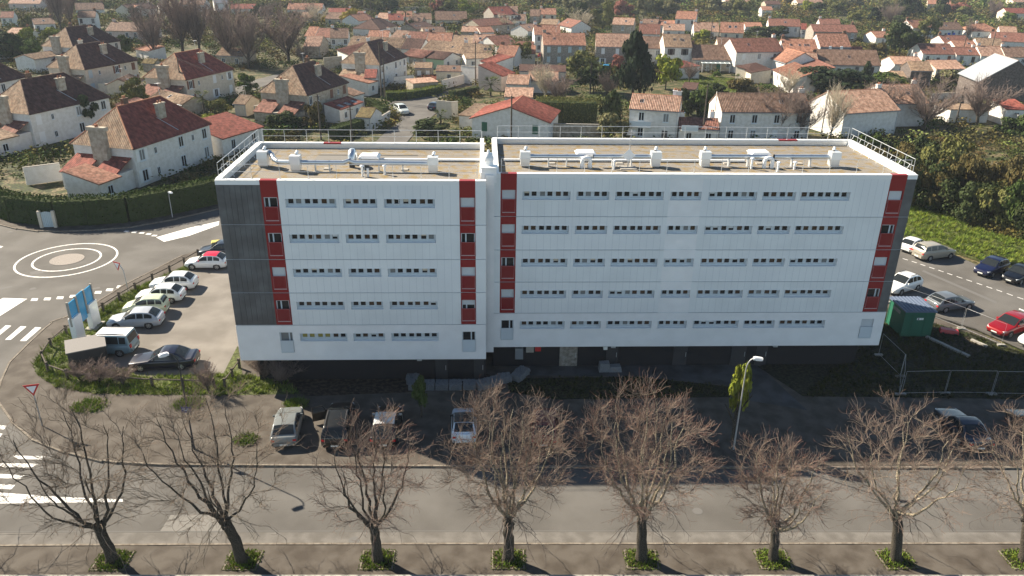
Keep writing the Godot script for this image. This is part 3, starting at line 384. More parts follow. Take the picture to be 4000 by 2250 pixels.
	house("m", 74.06, -186.32, -1.609, 16.01, 5.0, 3.4, 1.8, "or", "W", "2x1p", "white stepped house with red eaves, left annex")
	house("m", 84.36, -200.99, -1.659, 19.79, 5.0, 2.8, 1.6, "rb", "W", "0", "white extension with reddish roof and flat veranda")
	house("e", 82.86, -213.31, -1.474, 15.93, 9.0, 3.6, 2.4, "or", "W", "0", "orange roof patched with shadow behind the stepped white house")
	house("e", 85.20, -211.54, -0.176, 7.89, 8.0, 3.2, 2.2, "sa", "W", "2x1p", "salmon roof left of the long white cottage")
	house("e", 67.77, -140.93, 0.299, 12.33, 10.0, 4.4, 2.8, "sa", "W", "0", "big salmon roofed house with bright white left gable")
	house("e", 79.40, -148.95, 0.082, 8.89, 9.0, 4.4, 2.6, "sa", "W", "0", "long salmon roof joined behind the big salmon one")
	house("e", 114.05, -213.25, -0.031, 8.00, 8.0, 3.0, 1.4, "sa", "W", "2x1p", "new salmon roofed villa with white gables")
	house("e", 106.75, -192.32, -0.129, 5.20, 7.0, 4.2, 1.6, "tn", "D", "0", "tan roof over a dark grey rendered wall with large opening")
	house("e", 119.99, -204.90, 0.142, 8.49, 8.0, 3.0, 1.6, "sa", "C", "3x1p", "salmon roofed villa with pale shutters and glass corner")
	house("m", 99.56, -186.54, -0.231, 3.18, 6.0, 2.7, 1.2, "tn", "B", "0", "small tan lean-to left of the dark rendered wall")
	house("g", 112.56, -168.30, -0.204, 12.86, 12.0, 5.6, 4.4, "gy", "D", "0", "tall dark stone barn with grey slate roof")
	house("e", 134.90, -236.78, -0.020, 9.85, 9.0, 3.0, 2.4, "rb", "W", "3x1r", "white cottage with dark shutters and red-brown roof")
	house("e", 143.24, -234.78, -0.126, 6.83, 8.0, 3.0, 1.6, "rb", "W", "2x1k", "low red roof right of the dark shuttered cottage")
	house("e", 149.56, -232.99, -0.127, 6.78, 8.0, 3.0, 2.2, "sa", "W", "2x1k", "mottled salmon roof left of the barn ridge")
	house("e", 155.85, -231.23, -0.123, 6.85, 8.0, 3.0, 2.2, "br", "W", "2x1r", "brown roof with shutters at the right edge above the barn")
	house("e", 166.54, -306.54, 0.257, 10.64, 8.0, 4.4, 2.2, "or", "W", "1x1p", "orange roof with bright white left gable, top right")
	house("e", 179.29, -310.54, 0.169, 12.13, 8.0, 3.4, 2.2, "br", "W", "4x1p", "long brown roof with two royal blue doors")
	house("e", 139.86, -282.17, 0.094, 5.67, 8.0, 3.0, 1.6, "or", "W", "1x1p", "orange roof with stepped white gables")
	house("e", 155.82, -299.27, -0.232, 4.36, 7.0, 3.0, 1.4, "or", "W", "1x1p", "small orange roof right of the stepped white gables")
	house("e", 149.31, -279.67, -0.195, 2.22, 6.0, 3.0, 1.4, "or", "W", "0", "tiny orange roof at the right of the dark round tree")
	house("h", 193.49, -309.93, -0.042, 10.38, 10.0, 3.0, 2.4, "or", "W", "2x1p", "orange hipped villa at the right, far row")
	house("e", 199.46, -302.34, -0.342, 5.91, 8.0, 3.0, 2.0, "sa", "W", "1x1p", "salmon roof next to the orange hipped villa")
	house("e", 180.76, -271.52, -0.441, 11.73, 9.0, 3.2, 2.4, "rb", "W", "0", "long dark red roof at the right edge")
	house("e", 163.39, -256.07, -0.197, 7.70, 8.0, 3.0, 2.2, "tn", "W", "1x1p", "tan weathered roof with white gable and satellite dish")
	house("e", 154.76, -255.52, -0.067, 7.21, 7.0, 3.0, 1.4, "or", "W", "0", "red-orange roof with dark opening underneath")
	house("e", 158.59, -268.30, 0.024, 9.41, 8.0, 3.0, 1.8, "rb", "W", "1x1p", "red-brown roof with skylight and white chimney")
	house("e", 251.35, -444.93, -0.396, 11.60, 8.0, 4.6, 1.8, "or", "C", "3x1k", "orange roofed house behind the big cedars")
	house("e", 259.81, -392.66, 0.027, 10.49, 8.0, 4.0, 2.0, "rd", "C", "1x1p", "red roof at the top right corner")
	house("e", 316.22, -476.01, 0.008, 10.22, 8.0, 4.6, 2.0, "sa", "C", "1x1p", "salmon roof in the top right corner, above the red one")
	house("e", 152.96, -431.04, -0.019, 8.00, 8.0, 4.4, 1.4, "dk", "B", "1x1p", "grey-blue walled house at the top, right of centre")
	house("e", 180.56, -451.43, 0.066, 14.88, 8.0, 4.0, 2.0, "sa", "C", "3x1p", "long pale salmon roof at the top, right of centre")
	house("e", 141.68, -405.66, -0.092, 5.35, 7.0, 3.2, 1.4, "or", "W", "1x1p", "small orange roof below the grey-blue house")
	house("f", 94.84, -151.50, 0.010, 7.96, 6.0, 2.4, 0.2, "tn", "W", "0", "flat pale roof at the right before the dark barn")
	house("m", 102.79, -148.76, -0.009, 4.67, 5.0, 3.0, 1.0, "rd", "W", "1x1p", "dark red shed roof at the right edge below the barn")
	bare_far("tallest bare poplar-like tree, left of the far white houses", -148.6, -291.9, 19.0, 6.0, "twig_far")
	bare_far("tall bare tree forking low, right of the tallest one", -152.9, -308.6, 18.0, 6.0, "twig_far")
	bare_far("wide leafless tree left in the big bare group", -91.7, -227.6, 14.0, 7.0, "twig_far")
	bare_far("tallest leafless tree in the middle of the big bare group", -88.3, -239.9, 17.0, 9.0, "twig_far")
	bare_far("leafless tree with dense twigs, right of the middle of the bare group", -83.5, -240.2, 17.0, 8.0, "twig_far")
	bare_far("dark trunked bare tree behind the house with white shutters", -68.3, -218.2, 16.0, 8.0, "twig_far")
	bare_far("dark bare tree with a thick cut trunk at the right of the bare group", -61.6, -212.1, 15.0, 7.0, "twig_far")
	bare_far("broad round bare tree by the street left of centre", -53.3, -222.1, 15.0, 9.0, "twig_far")
	bare_far("small knobbly bare tree beside the stone barn", -48.5, -218.5, 6.0, 3.0, "twig_far")
	bare_far("low bare fruit tree left of the yellow willow", -73.2, -352.9, 7.0, 5.0, "twig_far")
	bare_far("bare tree left of the warehouse with orange roof", -91.3, -350.7, 7.0, 5.0, "twig_far")
	bare_far("leafless shrub behind the clipped bright hedge", 15.8, -163.4, 6.0, 4.0, "twig_far")
	bare_far("pale bare bush left of the big conifer trunk", 27.7, -174.5, 5.0, 3.0, "twig_far")
	bare_far("white blossoming tree before the striped roofs", 13.6, -170.2, 7.0, 4.0, "twig_white")
	bare_far("pale blossoming tree behind the blue shuttered house", 38.2, -314.3, 8.0, 6.0, "twig_white")
	bare_far("white flowering bush left of the dark spreading pine", 68.7, -174.3, 6.0, 3.0, "twig_white")
	bare_far("blossoming tree in front of the pale orange roofed house", 84.6, -300.8, 5.0, 4.0, "twig_white")
	bare_far("white blossom tree in the far centre", 8.2, -311.2, 6.0, 5.0, "twig_white")
	bare_far("pale flowering thicket behind the big bare group", -141.5, -374.9, 8.0, 7.0, "twig_white")
	bare_far("white flowering bushes left of the yellow willow", -68.5, -335.1, 7.0, 6.0, "twig_white")
	bare_far("white blossom tree at the top near the cemetery", 0.8, -440.6, 7.0, 5.0, "twig_white")
	bare_far("slender pale tree against the bright white gable", 61.2, -133.4, 9.0, 3.2, "twig_white")
	bare_far("ivy footed bare tree before the farmhouse", 52.0, -133.2, 9.0, 5.0, "twig_far")
	bare_far("thin bare tree beside the ivy footed one", 54.9, -131.7, 8.0, 4.0, "twig_far")
	bare_far("bare tree before the big salmon roof", 75.9, -146.3, 8.0, 5.0, "twig_far")
	bare_far("many stemmed bare tree at the edge of the thicket", 82.7, -142.1, 9.0, 6.0, "twig_far")
	bare_far("grey leafless tree behind the stepped gables", 183.3, -359.6, 9.0, 6.0, "twig_far")
	bare_far("grey leafless tree near the top right villa", 259.6, -405.8, 9.0, 6.0, "twig_far")
	bare_far("pale pollarded tree beside the royal blue doors", 187.7, -306.9, 7.0, 2.5, "twig_far")
	bare_far("straggly bare bush at the left of the lawn", 51.3, -194.9, 5.0, 3.0, "twig_far")
	bare_far("grey brush tree right of the leaning pole", 95.9, -146.9, 8.0, 6.0, "twig_far")
	palm("palm tree before the house with white shutters", -51.9, -147.1, 5.2, 2.2)
	palm("palm tree at the right end of the middle terrace", 3.0, -216.0, 6.0, 2.6)
	palm("bushy low palm beside the pink gabled house", 1.8, -174.7, 4.0, 3.2)
	palm("yellowing palm by the front garden of the green shuttered house", -7.5, -138.9, 3.6, 2.0)
	palm("palm with hanging dead fronds left of the big conifer", 24.3, -176.9, 8.0, 2.2)
	palm("palm behind the cream gabled cottage", 9.1, -230.2, 6.0, 2.4)
	palm("tall palm beside the dark hipped bungalow", -29.8, -318.8, 8.0, 3.0)
	palm("tall palm right of the long grey house", 142.2, -292.7, 9.0, 2.2)
	palm("low palm at the edge of the lawn", 59.9, -185.1, 3.5, 2.4)
	palm("low yellow palm beside the tall one", 139.1, -292.4, 4.0, 2.4)
	leafy("conifer", "big dark conifer standing in the middle gardens", 33.2, -172.8, 15.0, 6.2, "cone", "leaf_pine")
	leafy("conifer", "dense dark green conical conifer beside the clipped hedge", 23.9, -144.0, 7.0, 3.2, "cone", "leaf_dark")
	leafy("conifer", "brown tinged cypress before the long white cottage", 99.3, -202.1, 5.0, 1.8, "cone", "leaf_dark")
	leafy("tree", "large dark round evergreen in the right gardens", 128.3, -242.6, 11.0, 6.5, "round", "leaf_dark")
	leafy("cypress", "dark narrow evergreen beside the large round one", 131.3, -240.5, 7.0, 2.2, "tall", "leaf_dark")
	leafy("cypress", "tidy dark egg shaped cypress, top right", 180.0, -368.9, 8.0, 4.0, "tall", "leaf_pine")
	leafy("tree", "wide spreading dark pine behind the farmhouse", 80.2, -177.9, 6.5, 9.0, "round", "leaf_pine")
	leafy("conifer", "large cedar at the top right", 212.1, -399.7, 18.0, 9.0, "cone", "leaf_pine")
	leafy("conifer", "dark grey cedar right of the large one", 233.9, -408.4, 14.0, 6.0, "cone", "leaf_dark")
	leafy("cypress", "dark rounded shrub tree under the large cedar", 205.3, -390.4, 8.0, 4.0, "tall", "leaf_dark")
	leafy("broadleaf_tree", "dark evergreen garden mass at the left edge", -131.1, -224.9, 7.0, 6.0, "bush", "leaf_dark")
	leafy("broadleaf_tree", "mid green evergreen beside the left edge mass", -128.5, -227.2, 6.0, 5.0, "bush", "leaf_hedge")
	leafy("shrub", "lighter shrubs below the farthest hipped house", -123.8, -225.4, 5.0, 4.0, "bush", "leaf_green")
	leafy("shrub", "yellow-green round bush in the left gardens", -143.7, -259.1, 5.0, 4.0, "bush", "leaf_bright")
	leafy("shrub", "yellow mimosa left of the farthest hipped house", -138.7, -265.0, 4.5, 4.0, "bush", "leaf_bright")
	leafy("broadleaf_tree", "olive bush behind the yellow-green one", -161.1, -294.0, 6.0, 4.0, "bush", "leaf_olive")
	leafy("tree", "dark cypress bush before the large dark roofed house", -68.8, -135.7, 6.5, 3.2, "round", "leaf_dark")
	leafy("tree", "sunlit olive tree behind the bright red hipped roof", -67.6, -155.2, 6.5, 3.2, "round", "leaf_olive")
	leafy("shrub", "olive garden bush right of the palm", -50.8, -151.8, 3.0, 3.0, "bush", "leaf_olive")
	leafy("shrub", "bright low shrubs below the palm", -49.9, -143.6, 1.6, 3.0, "bush", "leaf_bright")
	leafy("shrub", "green tree right of the white shuttered house", -51.8, -176.2, 4.0, 2.6, "bush", "leaf_green")
	leafy("shrub", "grey-green bush before the blue-grey shutters", -84.5, -179.9, 3.0, 2.6, "bush", "leaf_hedge")
	leafy("tree", "dark green tree right of the blue-grey shuttered house", -102.3, -233.3, 6.0, 3.0, "round", "leaf_hedge")
	leafy("shrub", "bright green clipped shrub by the mossy shed", -86.7, -212.4, 1.5, 3.0, "bush", "leaf_bright")
	leafy("shrub", "dark green round tree, far left centre", -148.0, -353.2, 5.0, 3.0, "bush", "leaf_dark")
	leafy("cypress", "tiny dark cypress at the far left", -187.4, -400.9, 5.0, 1.0, "tall", "leaf_dark")
	leafy("broadleaf_tree", "dark evergreen left of the salmon barn", -97.4, -364.9, 6.0, 6.0, "bush", "leaf_dark")
	leafy("tree", "yellow weeping willow in the far centre", -52.7, -328.4, 7.0, 4.5, "round", "leaf_yellow")
	leafy("shrub", "orange-yellow flowering bush left of the willow", -64.7, -342.3, 3.0, 3.0, "bush", "leaf_yellow")
	leafy("shrub", "dark clipped bush by the tall palm", -26.6, -315.2, 4.0, 3.0, "bush", "leaf_dark")
	leafy("shrub", "green hedge bushes before the cream villa", -13.2, -330.7, 3.0, 7.0, "bush", "leaf_hedge")
	leafy("shrub", "rust coloured shrubs right of the cream villa", -5.1, -327.4, 4.0, 6.0, "bush", "leaf_brown")
	leafy("broadleaf_tree", "dusky red tree behind the cream villa", -21.6, -391.6, 7.0, 5.0, "bush", "leaf_pink")
	leafy("tree", "olive tree right of the dusky red one", -16.0, -392.4, 8.0, 6.0, "round", "leaf_olive")
	leafy("tree", "pale lime willow behind the lattice house", -6.9, -387.9, 8.0, 6.0, "round", "leaf_bright")
	leafy("tree", "grey-green trees by the cemetery wall", -56.9, -404.7, 9.0, 7.0, "round", "leaf_grey")
	leafy("tree", "olive trees along the cemetery wall", -50.9, -399.4, 9.0, 7.0, "round", "leaf_olive")
	leafy("broadleaf_tree", "dark bush right of the cemetery olive trees", -45.1, -394.2, 7.0, 6.0, "bush", "leaf_dark")
	leafy("broadleaf_tree", "dark round tree in the cemetery", -47.7, -436.5, 7.0, 4.0, "bush", "leaf_dark")
	leafy("cypress", "dark cypress column in the cemetery", -12.7, -445.9, 9.0, 2.0, "tall", "leaf_dark")
	leafy("broadleaf_tree", "dark green bush right of the orange warehouse", -77.6, -414.5, 6.0, 5.0, "bush", "leaf_dark")
	leafy("tree", "grey-green tree at the top centre", -24.7, -459.3, 9.0, 7.0, "round", "leaf_grey")
	leafy("shrub", "dark garden shrubs behind the left wing railing", -35.1, -139.0, 3.2, 4.0, "bush", "leaf_dark")
	leafy("shrub", "rusty shrub by the pole behind the left wing", -30.2, -139.9, 4.5, 2.4, "bush", "leaf_brown")
	leafy("shrub", "pink flowering low hedge above the green shed", -11.7, -196.4, 1.2, 5.0, "bush", "leaf_pink")
	leafy("shrub", "dark front garden bush behind the left wing roof", -8.4, -136.4, 2.4, 4.5, "bush", "leaf_dark")
	leafy("tree", "olive bush beside the cream gabled cottage", 11.8, -226.2, 6.0, 3.4, "round", "leaf_olive")
	leafy("tree", "olive garden tree before the blue shuttered house", 24.9, -198.3, 7.0, 5.0, "round", "leaf_olive")
	leafy("tree", "very dark yew behind the hanging palm", 25.4, -179.5, 6.0, 5.0, "round", "leaf_dark")
	leafy("tree", "yellow-green tree right of the big conifer", 43.1, -184.4, 8.0, 4.5, "round", "leaf_bright")
	leafy("shrub", "small lime bush beside the lawn", 48.2, -201.1, 3.0, 3.0, "bush", "leaf_bright")
	leafy("shrub", "pink shrub beside the big conifer", 37.1, -216.1, 4.0, 2.6, "bush", "leaf_pink")
	leafy("shrub", "silvery shrub left of the white cube house", 22.9, -132.5, 4.5, 3.6, "bush", "leaf_grey")
	leafy("broadleaf_tree", "glossy magnolia shrub right of the white cube", 43.5, -151.9, 6.0, 3.6, "bush", "leaf_hedge")
	leafy("shrub", "dark bush touching the white cube house", 40.6, -153.8, 5.0, 3.2, "bush", "leaf_dark")
	leafy("shrub", "russet shrub beyond the farmhouse ridge", 57.8, -173.8, 4.5, 4.0, "bush", "leaf_brown")
	leafy("shrub", "dark small shrub left of the russet one", 52.8, -174.3, 3.0, 2.6, "bush", "leaf_dark")
	leafy("shrub", "little round shrub on the veranda lawn", 60.8, -204.2, 1.5, 1.5, "bush", "leaf_green")
	leafy("tree", "dark evergreen behind the blossom, upper centre", 44.7, -348.3, 9.0, 7.0, "round", "leaf_dark")
	leafy("tree", "tall olive tree left of the pale grey house", 46.9, -315.2, 12.0, 5.0, "round", "leaf_olive")
	leafy("tree", "grey-olive trees at the top, centre", 43.9, -383.4, 10.0, 8.0, "round", "leaf_grey")
	leafy("tree", "yellowish trees at the top, centre right", 55.8, -421.3, 10.0, 8.0, "round", "leaf_olive")
	leafy("broadleaf_tree", "reddish tree behind the pale grey house", 66.1, -380.8, 8.0, 6.0, "bush", "leaf_pink")
	leafy("tree", "grey-green pointed tree above the brown roof", 74.7, -376.6, 10.0, 6.0, "round", "leaf_grey")
	leafy("tree", "olive tree above the orange low roof", 83.9, -394.4, 10.0, 7.0, "round", "leaf_olive")
	leafy("tree", "grey leafing tree left of the tall white house", 89.7, -389.4, 8.0, 6.0, "round", "leaf_grey")
	leafy("tree", "olive wood crest at the top, right of centre", 84.2, -461.6, 11.0, 9.0, "round", "leaf_olive")
	leafy("tree", "mid green wood crest at the top", 98.8, -472.0, 12.0, 10.0, "round", "leaf_green")
	leafy("tree", "dark green wood crest left of the cream house", 113.7, -466.4, 10.0, 8.0, "round", "leaf_dark")
	leafy("tree", "dark grey-green tree behind the two skylights roof", 120.0, -411.3, 11.0, 9.0, "round", "leaf_grey")
	leafy("tree", "olive tree right of the two skylights roof", 124.1, -388.3, 9.0, 7.0, "round", "leaf_olive")
	leafy("shrub", "dark bush before the dusky red roofed house", 106.1, -306.3, 4.0, 6.0, "bush", "leaf_dark")
	leafy("shrub", "lime bush before the pale orange roof", 78.7, -287.1, 4.0, 4.0, "bush", "leaf_bright")
	leafy("tree", "grey-green trees at the top edge, centre right", 73.4, -484.4, 9.0, 8.0, "round", "leaf_grey")
	leafy("broadleaf_tree", "dark round tree at the top edge, centre", 29.6, -445.2, 8.0, 6.0, "bush", "leaf_dark")
	leafy("tree", "pale olive trees at the top edge, centre", 41.6, -439.8, 11.0, 9.0, "round", "leaf_olive")
	leafy("shrub", "dark garden bush beside the white house, top right", 111.8, -306.9, 4.0, 6.0, "bush", "leaf_dark")
	leafy("broadleaf_tree", "yellowish tree at the top right", 173.8, -431.8, 6.0, 5.0, "bush", "leaf_bright")
	leafy("broadleaf_tree", "dark bush right of the yellowish tree", 177.3, -425.7, 6.0, 5.0, "bush", "leaf_dark")
	leafy("tree", "olive leafing tree in the right hand park", 182.9, -420.0, 8.0, 7.0, "round", "leaf_olive")
	leafy("tree", "dark grey-green tree at the top, right of centre", 175.9, -460.8, 11.0, 7.0, "round", "leaf_grey")
	leafy("tree", "olive shrub tree left of the egg shaped cypress", 172.3, -370.5, 6.0, 5.0, "round", "leaf_olive")
	leafy("tree", "pale leafless looking grove in the park", 203.5, -450.1, 8.0, 8.0, "round", "leaf_grey")
	leafy("tree", "brownish grove right of the egg shaped cypress", 196.8, -392.1, 9.0, 8.0, "round", "leaf_grey")
	leafy("shrub", "dark hedge trees above the small orange roof", 183.7, -350.4, 5.0, 6.0, "bush", "leaf_dark")
	leafy("tree", "yellow-green willow before the orange roof", 167.2, -298.2, 9.0, 5.0, "round", "leaf_olive")
	leafy("shrub", "olive bushes right of the dark round evergreen", 149.9, -277.9, 4.0, 5.0, "bush", "leaf_olive")
	leafy("shrub", "ivy covered ruin bush left of the dark round evergreen", 125.8, -251.9, 4.0, 4.0, "bush", "leaf_brown")
	leafy("broadleaf_tree", "dusky pink trees right of the dark grey cedar", 254.3, -429.9, 6.0, 7.0, "bush", "leaf_pink")
	leafy("broadleaf_tree", "bright green tree at the top right", 289.8, -463.1, 8.0, 5.0, "bush", "leaf_green")
	leafy("shrub", "green shrub left of the white gable, far right", 252.6, -382.7, 5.0, 5.0, "bush", "leaf_green")
	leafy("broadleaf_tree", "olive shrubs above the long brown roof", 242.3, -403.6, 6.0, 6.0, "bush", "leaf_olive")
	leafy("conifer", "dark cypress left of the barn roof", 148.2, -232.9, 5.0, 1.8, "cone", "leaf_dark")
	leafy("shrub", "brambles behind the big salmon roof", 95.0, -183.9, 4.0, 7.0, "bush", "leaf_hedge")
	leafy("shrub", "olive scrub left of the dark rendered wall", 97.8, -182.7, 3.5, 5.0, "bush", "leaf_olive")
	leafy("shrub", "grey-green shrub before the glass corner villa", 114.1, -189.0, 4.5, 5.0, "bush", "leaf_grey")
	leafy("shrub", "dark evergreen bush below the white gable", 69.4, -142.6, 5.0, 3.5, "bush", "leaf_dark")
	leafy("shrub", "green bush at the right edge above the thicket", 95.7, -135.0, 4.0, 4.0, "bush", "leaf_hedge")
	leafy("shrub", "grey-green shrubs at the foot of the barn", 105.2, -153.8, 3.5, 6.0, "bush", "leaf_grey")
	leafy("shrub", "dark bush at the left of the long white cottage", 90.7, -206.7, 3.0, 2.2, "bush", "leaf_dark")
	undergrowth([[-18.65, -128.02, -17.20, -136.99, -15.48, -146.39, -16.03, -150.07, -18.37, -155.87, -20.63, -168.89, -16.71, -170.23, -10.71, -177.95, -6.50, -186.26, -4.31, -193.69, -0.89, -189.40, -2.24, -182.31, -7.10, -171.22, -9.68, -166.99, -8.94, -153.19, -10.65, -143.86, -11.83, -135.54, -12.90, -128.14], [-57.45, -182.49, -55.73, -197.22, -52.05, -207.34, -48.31, -191.48, -50.51, -177.50, -52.43, -165.34], [51.23, -209.72, 67.30, -210.62, 58.79, -182.32, 61.88, -175.90, 60.24, -170.89, 42.14, -170.18]])
	backdrop()


var mats := {}
var names := {}
var rng := RandomNumberGenerator.new()

class MB:
	var v := PackedVector3Array()
	var n := PackedVector3Array()
	var t := PackedVector2Array()
	var c := PackedColorArray()
	var i := PackedInt32Array()
	var col := Color.WHITE
	func quad(a: Vector3, b: Vector3, d: Vector3, e: Vector3, ua := Vector2.ZERO, ub := Vector2.ZERO, ud := Vector2.ZERO, ue := Vector2.ZERO) -> void:
		var k := v.size()
		var m := (b - a).cross(d - a)
		if m.length_squared() < 1e-12: m = (d - a).cross(e - a)
		m = m.normalized()
		v.append_array([a, b, d, e])
		n.append_array([m, m, m, m])
		t.append_array([ua, ub, ud, ue])
		c.append_array([col, col, col, col])
		i.append_array([k, k + 2, k + 1, k, k + 3, k + 2])
	func tri(a: Vector3, b: Vector3, d: Vector3, ua := Vector2.ZERO, ub := Vector2.ZERO, ud := Vector2.ZERO) -> void:
		var k := v.size()
		var m := (b - a).cross(d - a).normalized()
		v.append_array([a, b, d])
		n.append_array([m, m, m])
		t.append_array([ua, ub, ud])
		c.append_array([col, col, col])
		i.append_array([k, k + 2, k + 1])
	func box(lo: Vector3, hi: Vector3) -> void:
		hexa([Vector3(lo.x, lo.y, hi.z), Vector3(hi.x, lo.y, hi.z), Vector3(hi.x, lo.y, lo.z), lo, Vector3(lo.x, hi.y, hi.z), hi, Vector3(hi.x, hi.y, lo.z), Vector3(lo.x, hi.y, lo.z)])
	# eight corners: bottom ring (counter-clockwise from above, front-left first), then top ring
	func hexa(p: Array) -> void:
		quad(p[0], p[1], p[5], p[4])
		quad(p[1], p[2], p[6], p[5])
		quad(p[2], p[3], p[7], p[6])
		quad(p[3], p[0], p[4], p[7])
		quad(p[4], p[5], p[6], p[7])
		quad(p[3], p[2], p[1], p[0])
	func bar(a: Vector3, b: Vector3, w: float, h: float) -> void:
		var d := (b - a).normalized()
		var s := d.cross(Vector3.UP)
		if s.length() < 0.01: s = Vector3.RIGHT
		s = s.normalized() * w / 2
		var u := s.cross(d).normalized() * h / 2
		hexa([a - s - u, a + s - u, b + s - u, b - s - u, a - s + u, a + s + u, b + s + u, b - s + u])
	func tube(p: PackedVector3Array, r: PackedFloat32Array, sides := 6, cap := true) -> void:
		var base := v.size()
		var m := p.size()
		var ref := Vector3.UP
		for q in m:
			var d := (p[mini(q + 1, m - 1)] - p[maxi(q - 1, 0)]).normalized()
			var s := d.cross(ref)
			if s.length_squared() < 0.02: s = d.cross(Vector3.RIGHT)
			s = s.normalized()
			ref = s.cross(d).normalized()
			for k in sides:
				var a := TAU * k / sides
				var o := s * cos(a) + ref * sin(a)
				v.append(p[q] + o * r[q])
				n.append(o)
				t.append(Vector2.ZERO)
				c.append(col)
		for q in m - 1:
			for k in sides:
				var a := base + q * sides + k
				var b := base + q * sides + (k + 1) % sides
				i.append_array([a, b, b + sides, a, b + sides, a + sides])
		if cap:
			for e in [0, m - 1]:
				var k0 := v.size()
				var d := (p[1] - p[0]).normalized() * -1.0 if e == 0 else (p[m - 1] - p[m - 2]).normalized()
				v.append(p[e])
				n.append(d)
				t.append(Vector2.ZERO)
				c.append(col)
				for k in sides:
					v.append(v[base + e * sides + k])
					n.append(d)
					t.append(Vector2.ZERO)
					c.append(col)
				for k in sides:
					if e == 0: i.append_array([k0, k0 + 1 + k, k0 + 1 + (k + 1) % sides])
					else: i.append_array([k0, k0 + 1 + (k + 1) % sides, k0 + 1 + k])
	func rod(a: Vector3, b: Vector3, r0: float, r1 := -1.0, sides := 8) -> void:
		tube([a, b], [r0, r1 if r1 >= 0 else r0], sides)
	# a grid of points, smooth; rows of equal length, faces outward when row x col follows the right hand
	func grid(rows: Array, flip := false) -> void:
		var base := v.size()
		var w: int = rows[0].size()
		var h := rows.size()
		for y in h:
			for x in w:
				var dx: Vector3 = rows[y][mini(x + 1, w - 1)] - rows[y][maxi(x - 1, 0)]
				var dy: Vector3 = rows[mini(y + 1, h - 1)][x] - rows[maxi(y - 1, 0)][x]
				var m := dx.cross(dy)
				if m.length_squared() < 1e-14: m = Vector3.UP
				m = m.normalized()
				if flip: m = -m
				v.append(rows[y][x])
				n.append(m)
				t.append(Vector2.ZERO)
				c.append(col)
		for y in h - 1:
			for x in w - 1:
				var a := base + y * w + x
				if flip: i.append_array([a, a + 1, a + w + 1, a, a + w + 1, a + w])
				else: i.append_array([a, a + w + 1, a + 1, a, a + w, a + w + 1])
	func lathe(prof: Array, sides := 16, at := Vector3.ZERO) -> void:
		var rows := []
		for q in prof:
			var row := []
			for k in sides + 1:
				var a := TAU * k / sides
				row.append(at + Vector3(cos(a) * q.x, q.y, -sin(a) * q.x))
			rows.append(row)
		grid(rows)
	func mesh() -> ArrayMesh:
		var a := []
		a.resize(Mesh.ARRAY_MAX)
		a[Mesh.ARRAY_VERTEX] = v
		a[Mesh.ARRAY_NORMAL] = n
		a[Mesh.ARRAY_TEX_UV] = t
		a[Mesh.ARRAY_COLOR] = c
		a[Mesh.ARRAY_INDEX] = i
		var m := ArrayMesh.new()
		m.add_surface_from_arrays(Mesh.PRIMITIVE_TRIANGLES, a)
		return m

func numbered(s: String) -> String:
	var k: int = names.get(s, 0)
	names[s] = k + 1
	return s if k == 0 else "%s_%03d" % [s, k]

func thing(called: String, label: String, category: String, at := Vector3.ZERO, turn := 0.0, group := "") -> Node3D:
	var o := Node3D.new()
	o.name = numbered(called)
	add_child(o)
	o.position = at
	o.rotation.y = turn
	tag(o, label, category, group)
	return o

func tag(o: Node3D, label: String, category := "", group := "") -> Node3D:
	o.set_meta("label", label)
	if category: o.set_meta("category", category)
	if group: o.set_meta("group", group)
	return o

func part(called: String, shape, mat, parent: Node3D = null, kind := "") -> MeshInstance3D:
	var o := MeshInstance3D.new()
	o.name = numbered(called) if parent == null else called
	o.mesh = shape.mesh() if shape is MB else shape
	o.material_override = mats[mat] if mat is String else mat
	if parent == null: add_child(o)
	else: parent.add_child(o, true)
	if kind: o.set_meta("kind", kind)
	return o

func struct(called: String, shape, mat, label := "") -> MeshInstance3D:
	var o := part(called, shape, mat, null, "structure")
	if label: o.set_meta("label", label)
	return o

func lin(r: float, g: float, b: float) -> Color:
	return Color(r, g, b).linear_to_srgb()

func flat(called: String, color: Color, rough := 0.85, metal := 0.0) -> StandardMaterial3D:
	var m := StandardMaterial3D.new()
	m.albedo_color = color
	m.roughness = rough
	m.metallic = metal
	m.metallic_specular = 0.4
	mats[called] = m
	return m

func noise(freq: float, oct: int, sd: int, size: int, lo: Color, hi: Color, a := 0.3, b := 0.7, kind := FastNoiseLite.TYPE_SIMPLEX_SMOOTH) -> NoiseTexture2D:
	var f := FastNoiseLite.new()
	f.noise_type = kind
	f.frequency = freq
	f.fractal_octaves = oct
	f.seed = sd
	var x := NoiseTexture2D.new()
	x.width = size
	x.height = size
	x.seamless = true
	x.noise = f
	var g := Gradient.new()
	g.set_color(0, lo)
	g.set_color(1, hi)
	g.set_offset(0, a)
	g.set_offset(1, b)
	x.color_ramp = g
	return x

# a world-mapped surface: a broad pattern multiplied by a fine one, with relief
func ground_mat(called: String, color: Color, broad: Texture2D, broad_m: float, fine: Texture2D, fine_m: float, relief := 0.0, rough := 0.92) -> StandardMaterial3D:
	var m := flat(called, color, rough)
	m.albedo_texture = broad
	m.uv1_triplanar = true
	m.uv1_world_triplanar = true
	m.uv1_scale = Vector3.ONE / broad_m
	if fine:
		m.detail_enabled = true
		m.detail_albedo = fine
		m.detail_blend_mode = BaseMaterial3D.BLEND_MODE_MUL
		m.detail_uv_layer = BaseMaterial3D.DETAIL_UV_2
		m.uv2_triplanar = true
		m.uv2_world_triplanar = true
		m.uv2_scale = Vector3.ONE / fine_m
	if relief > 0.0:
		m.heightmap_enabled = true
		m.heightmap_texture = broad
		m.heightmap_scale = relief
	return m

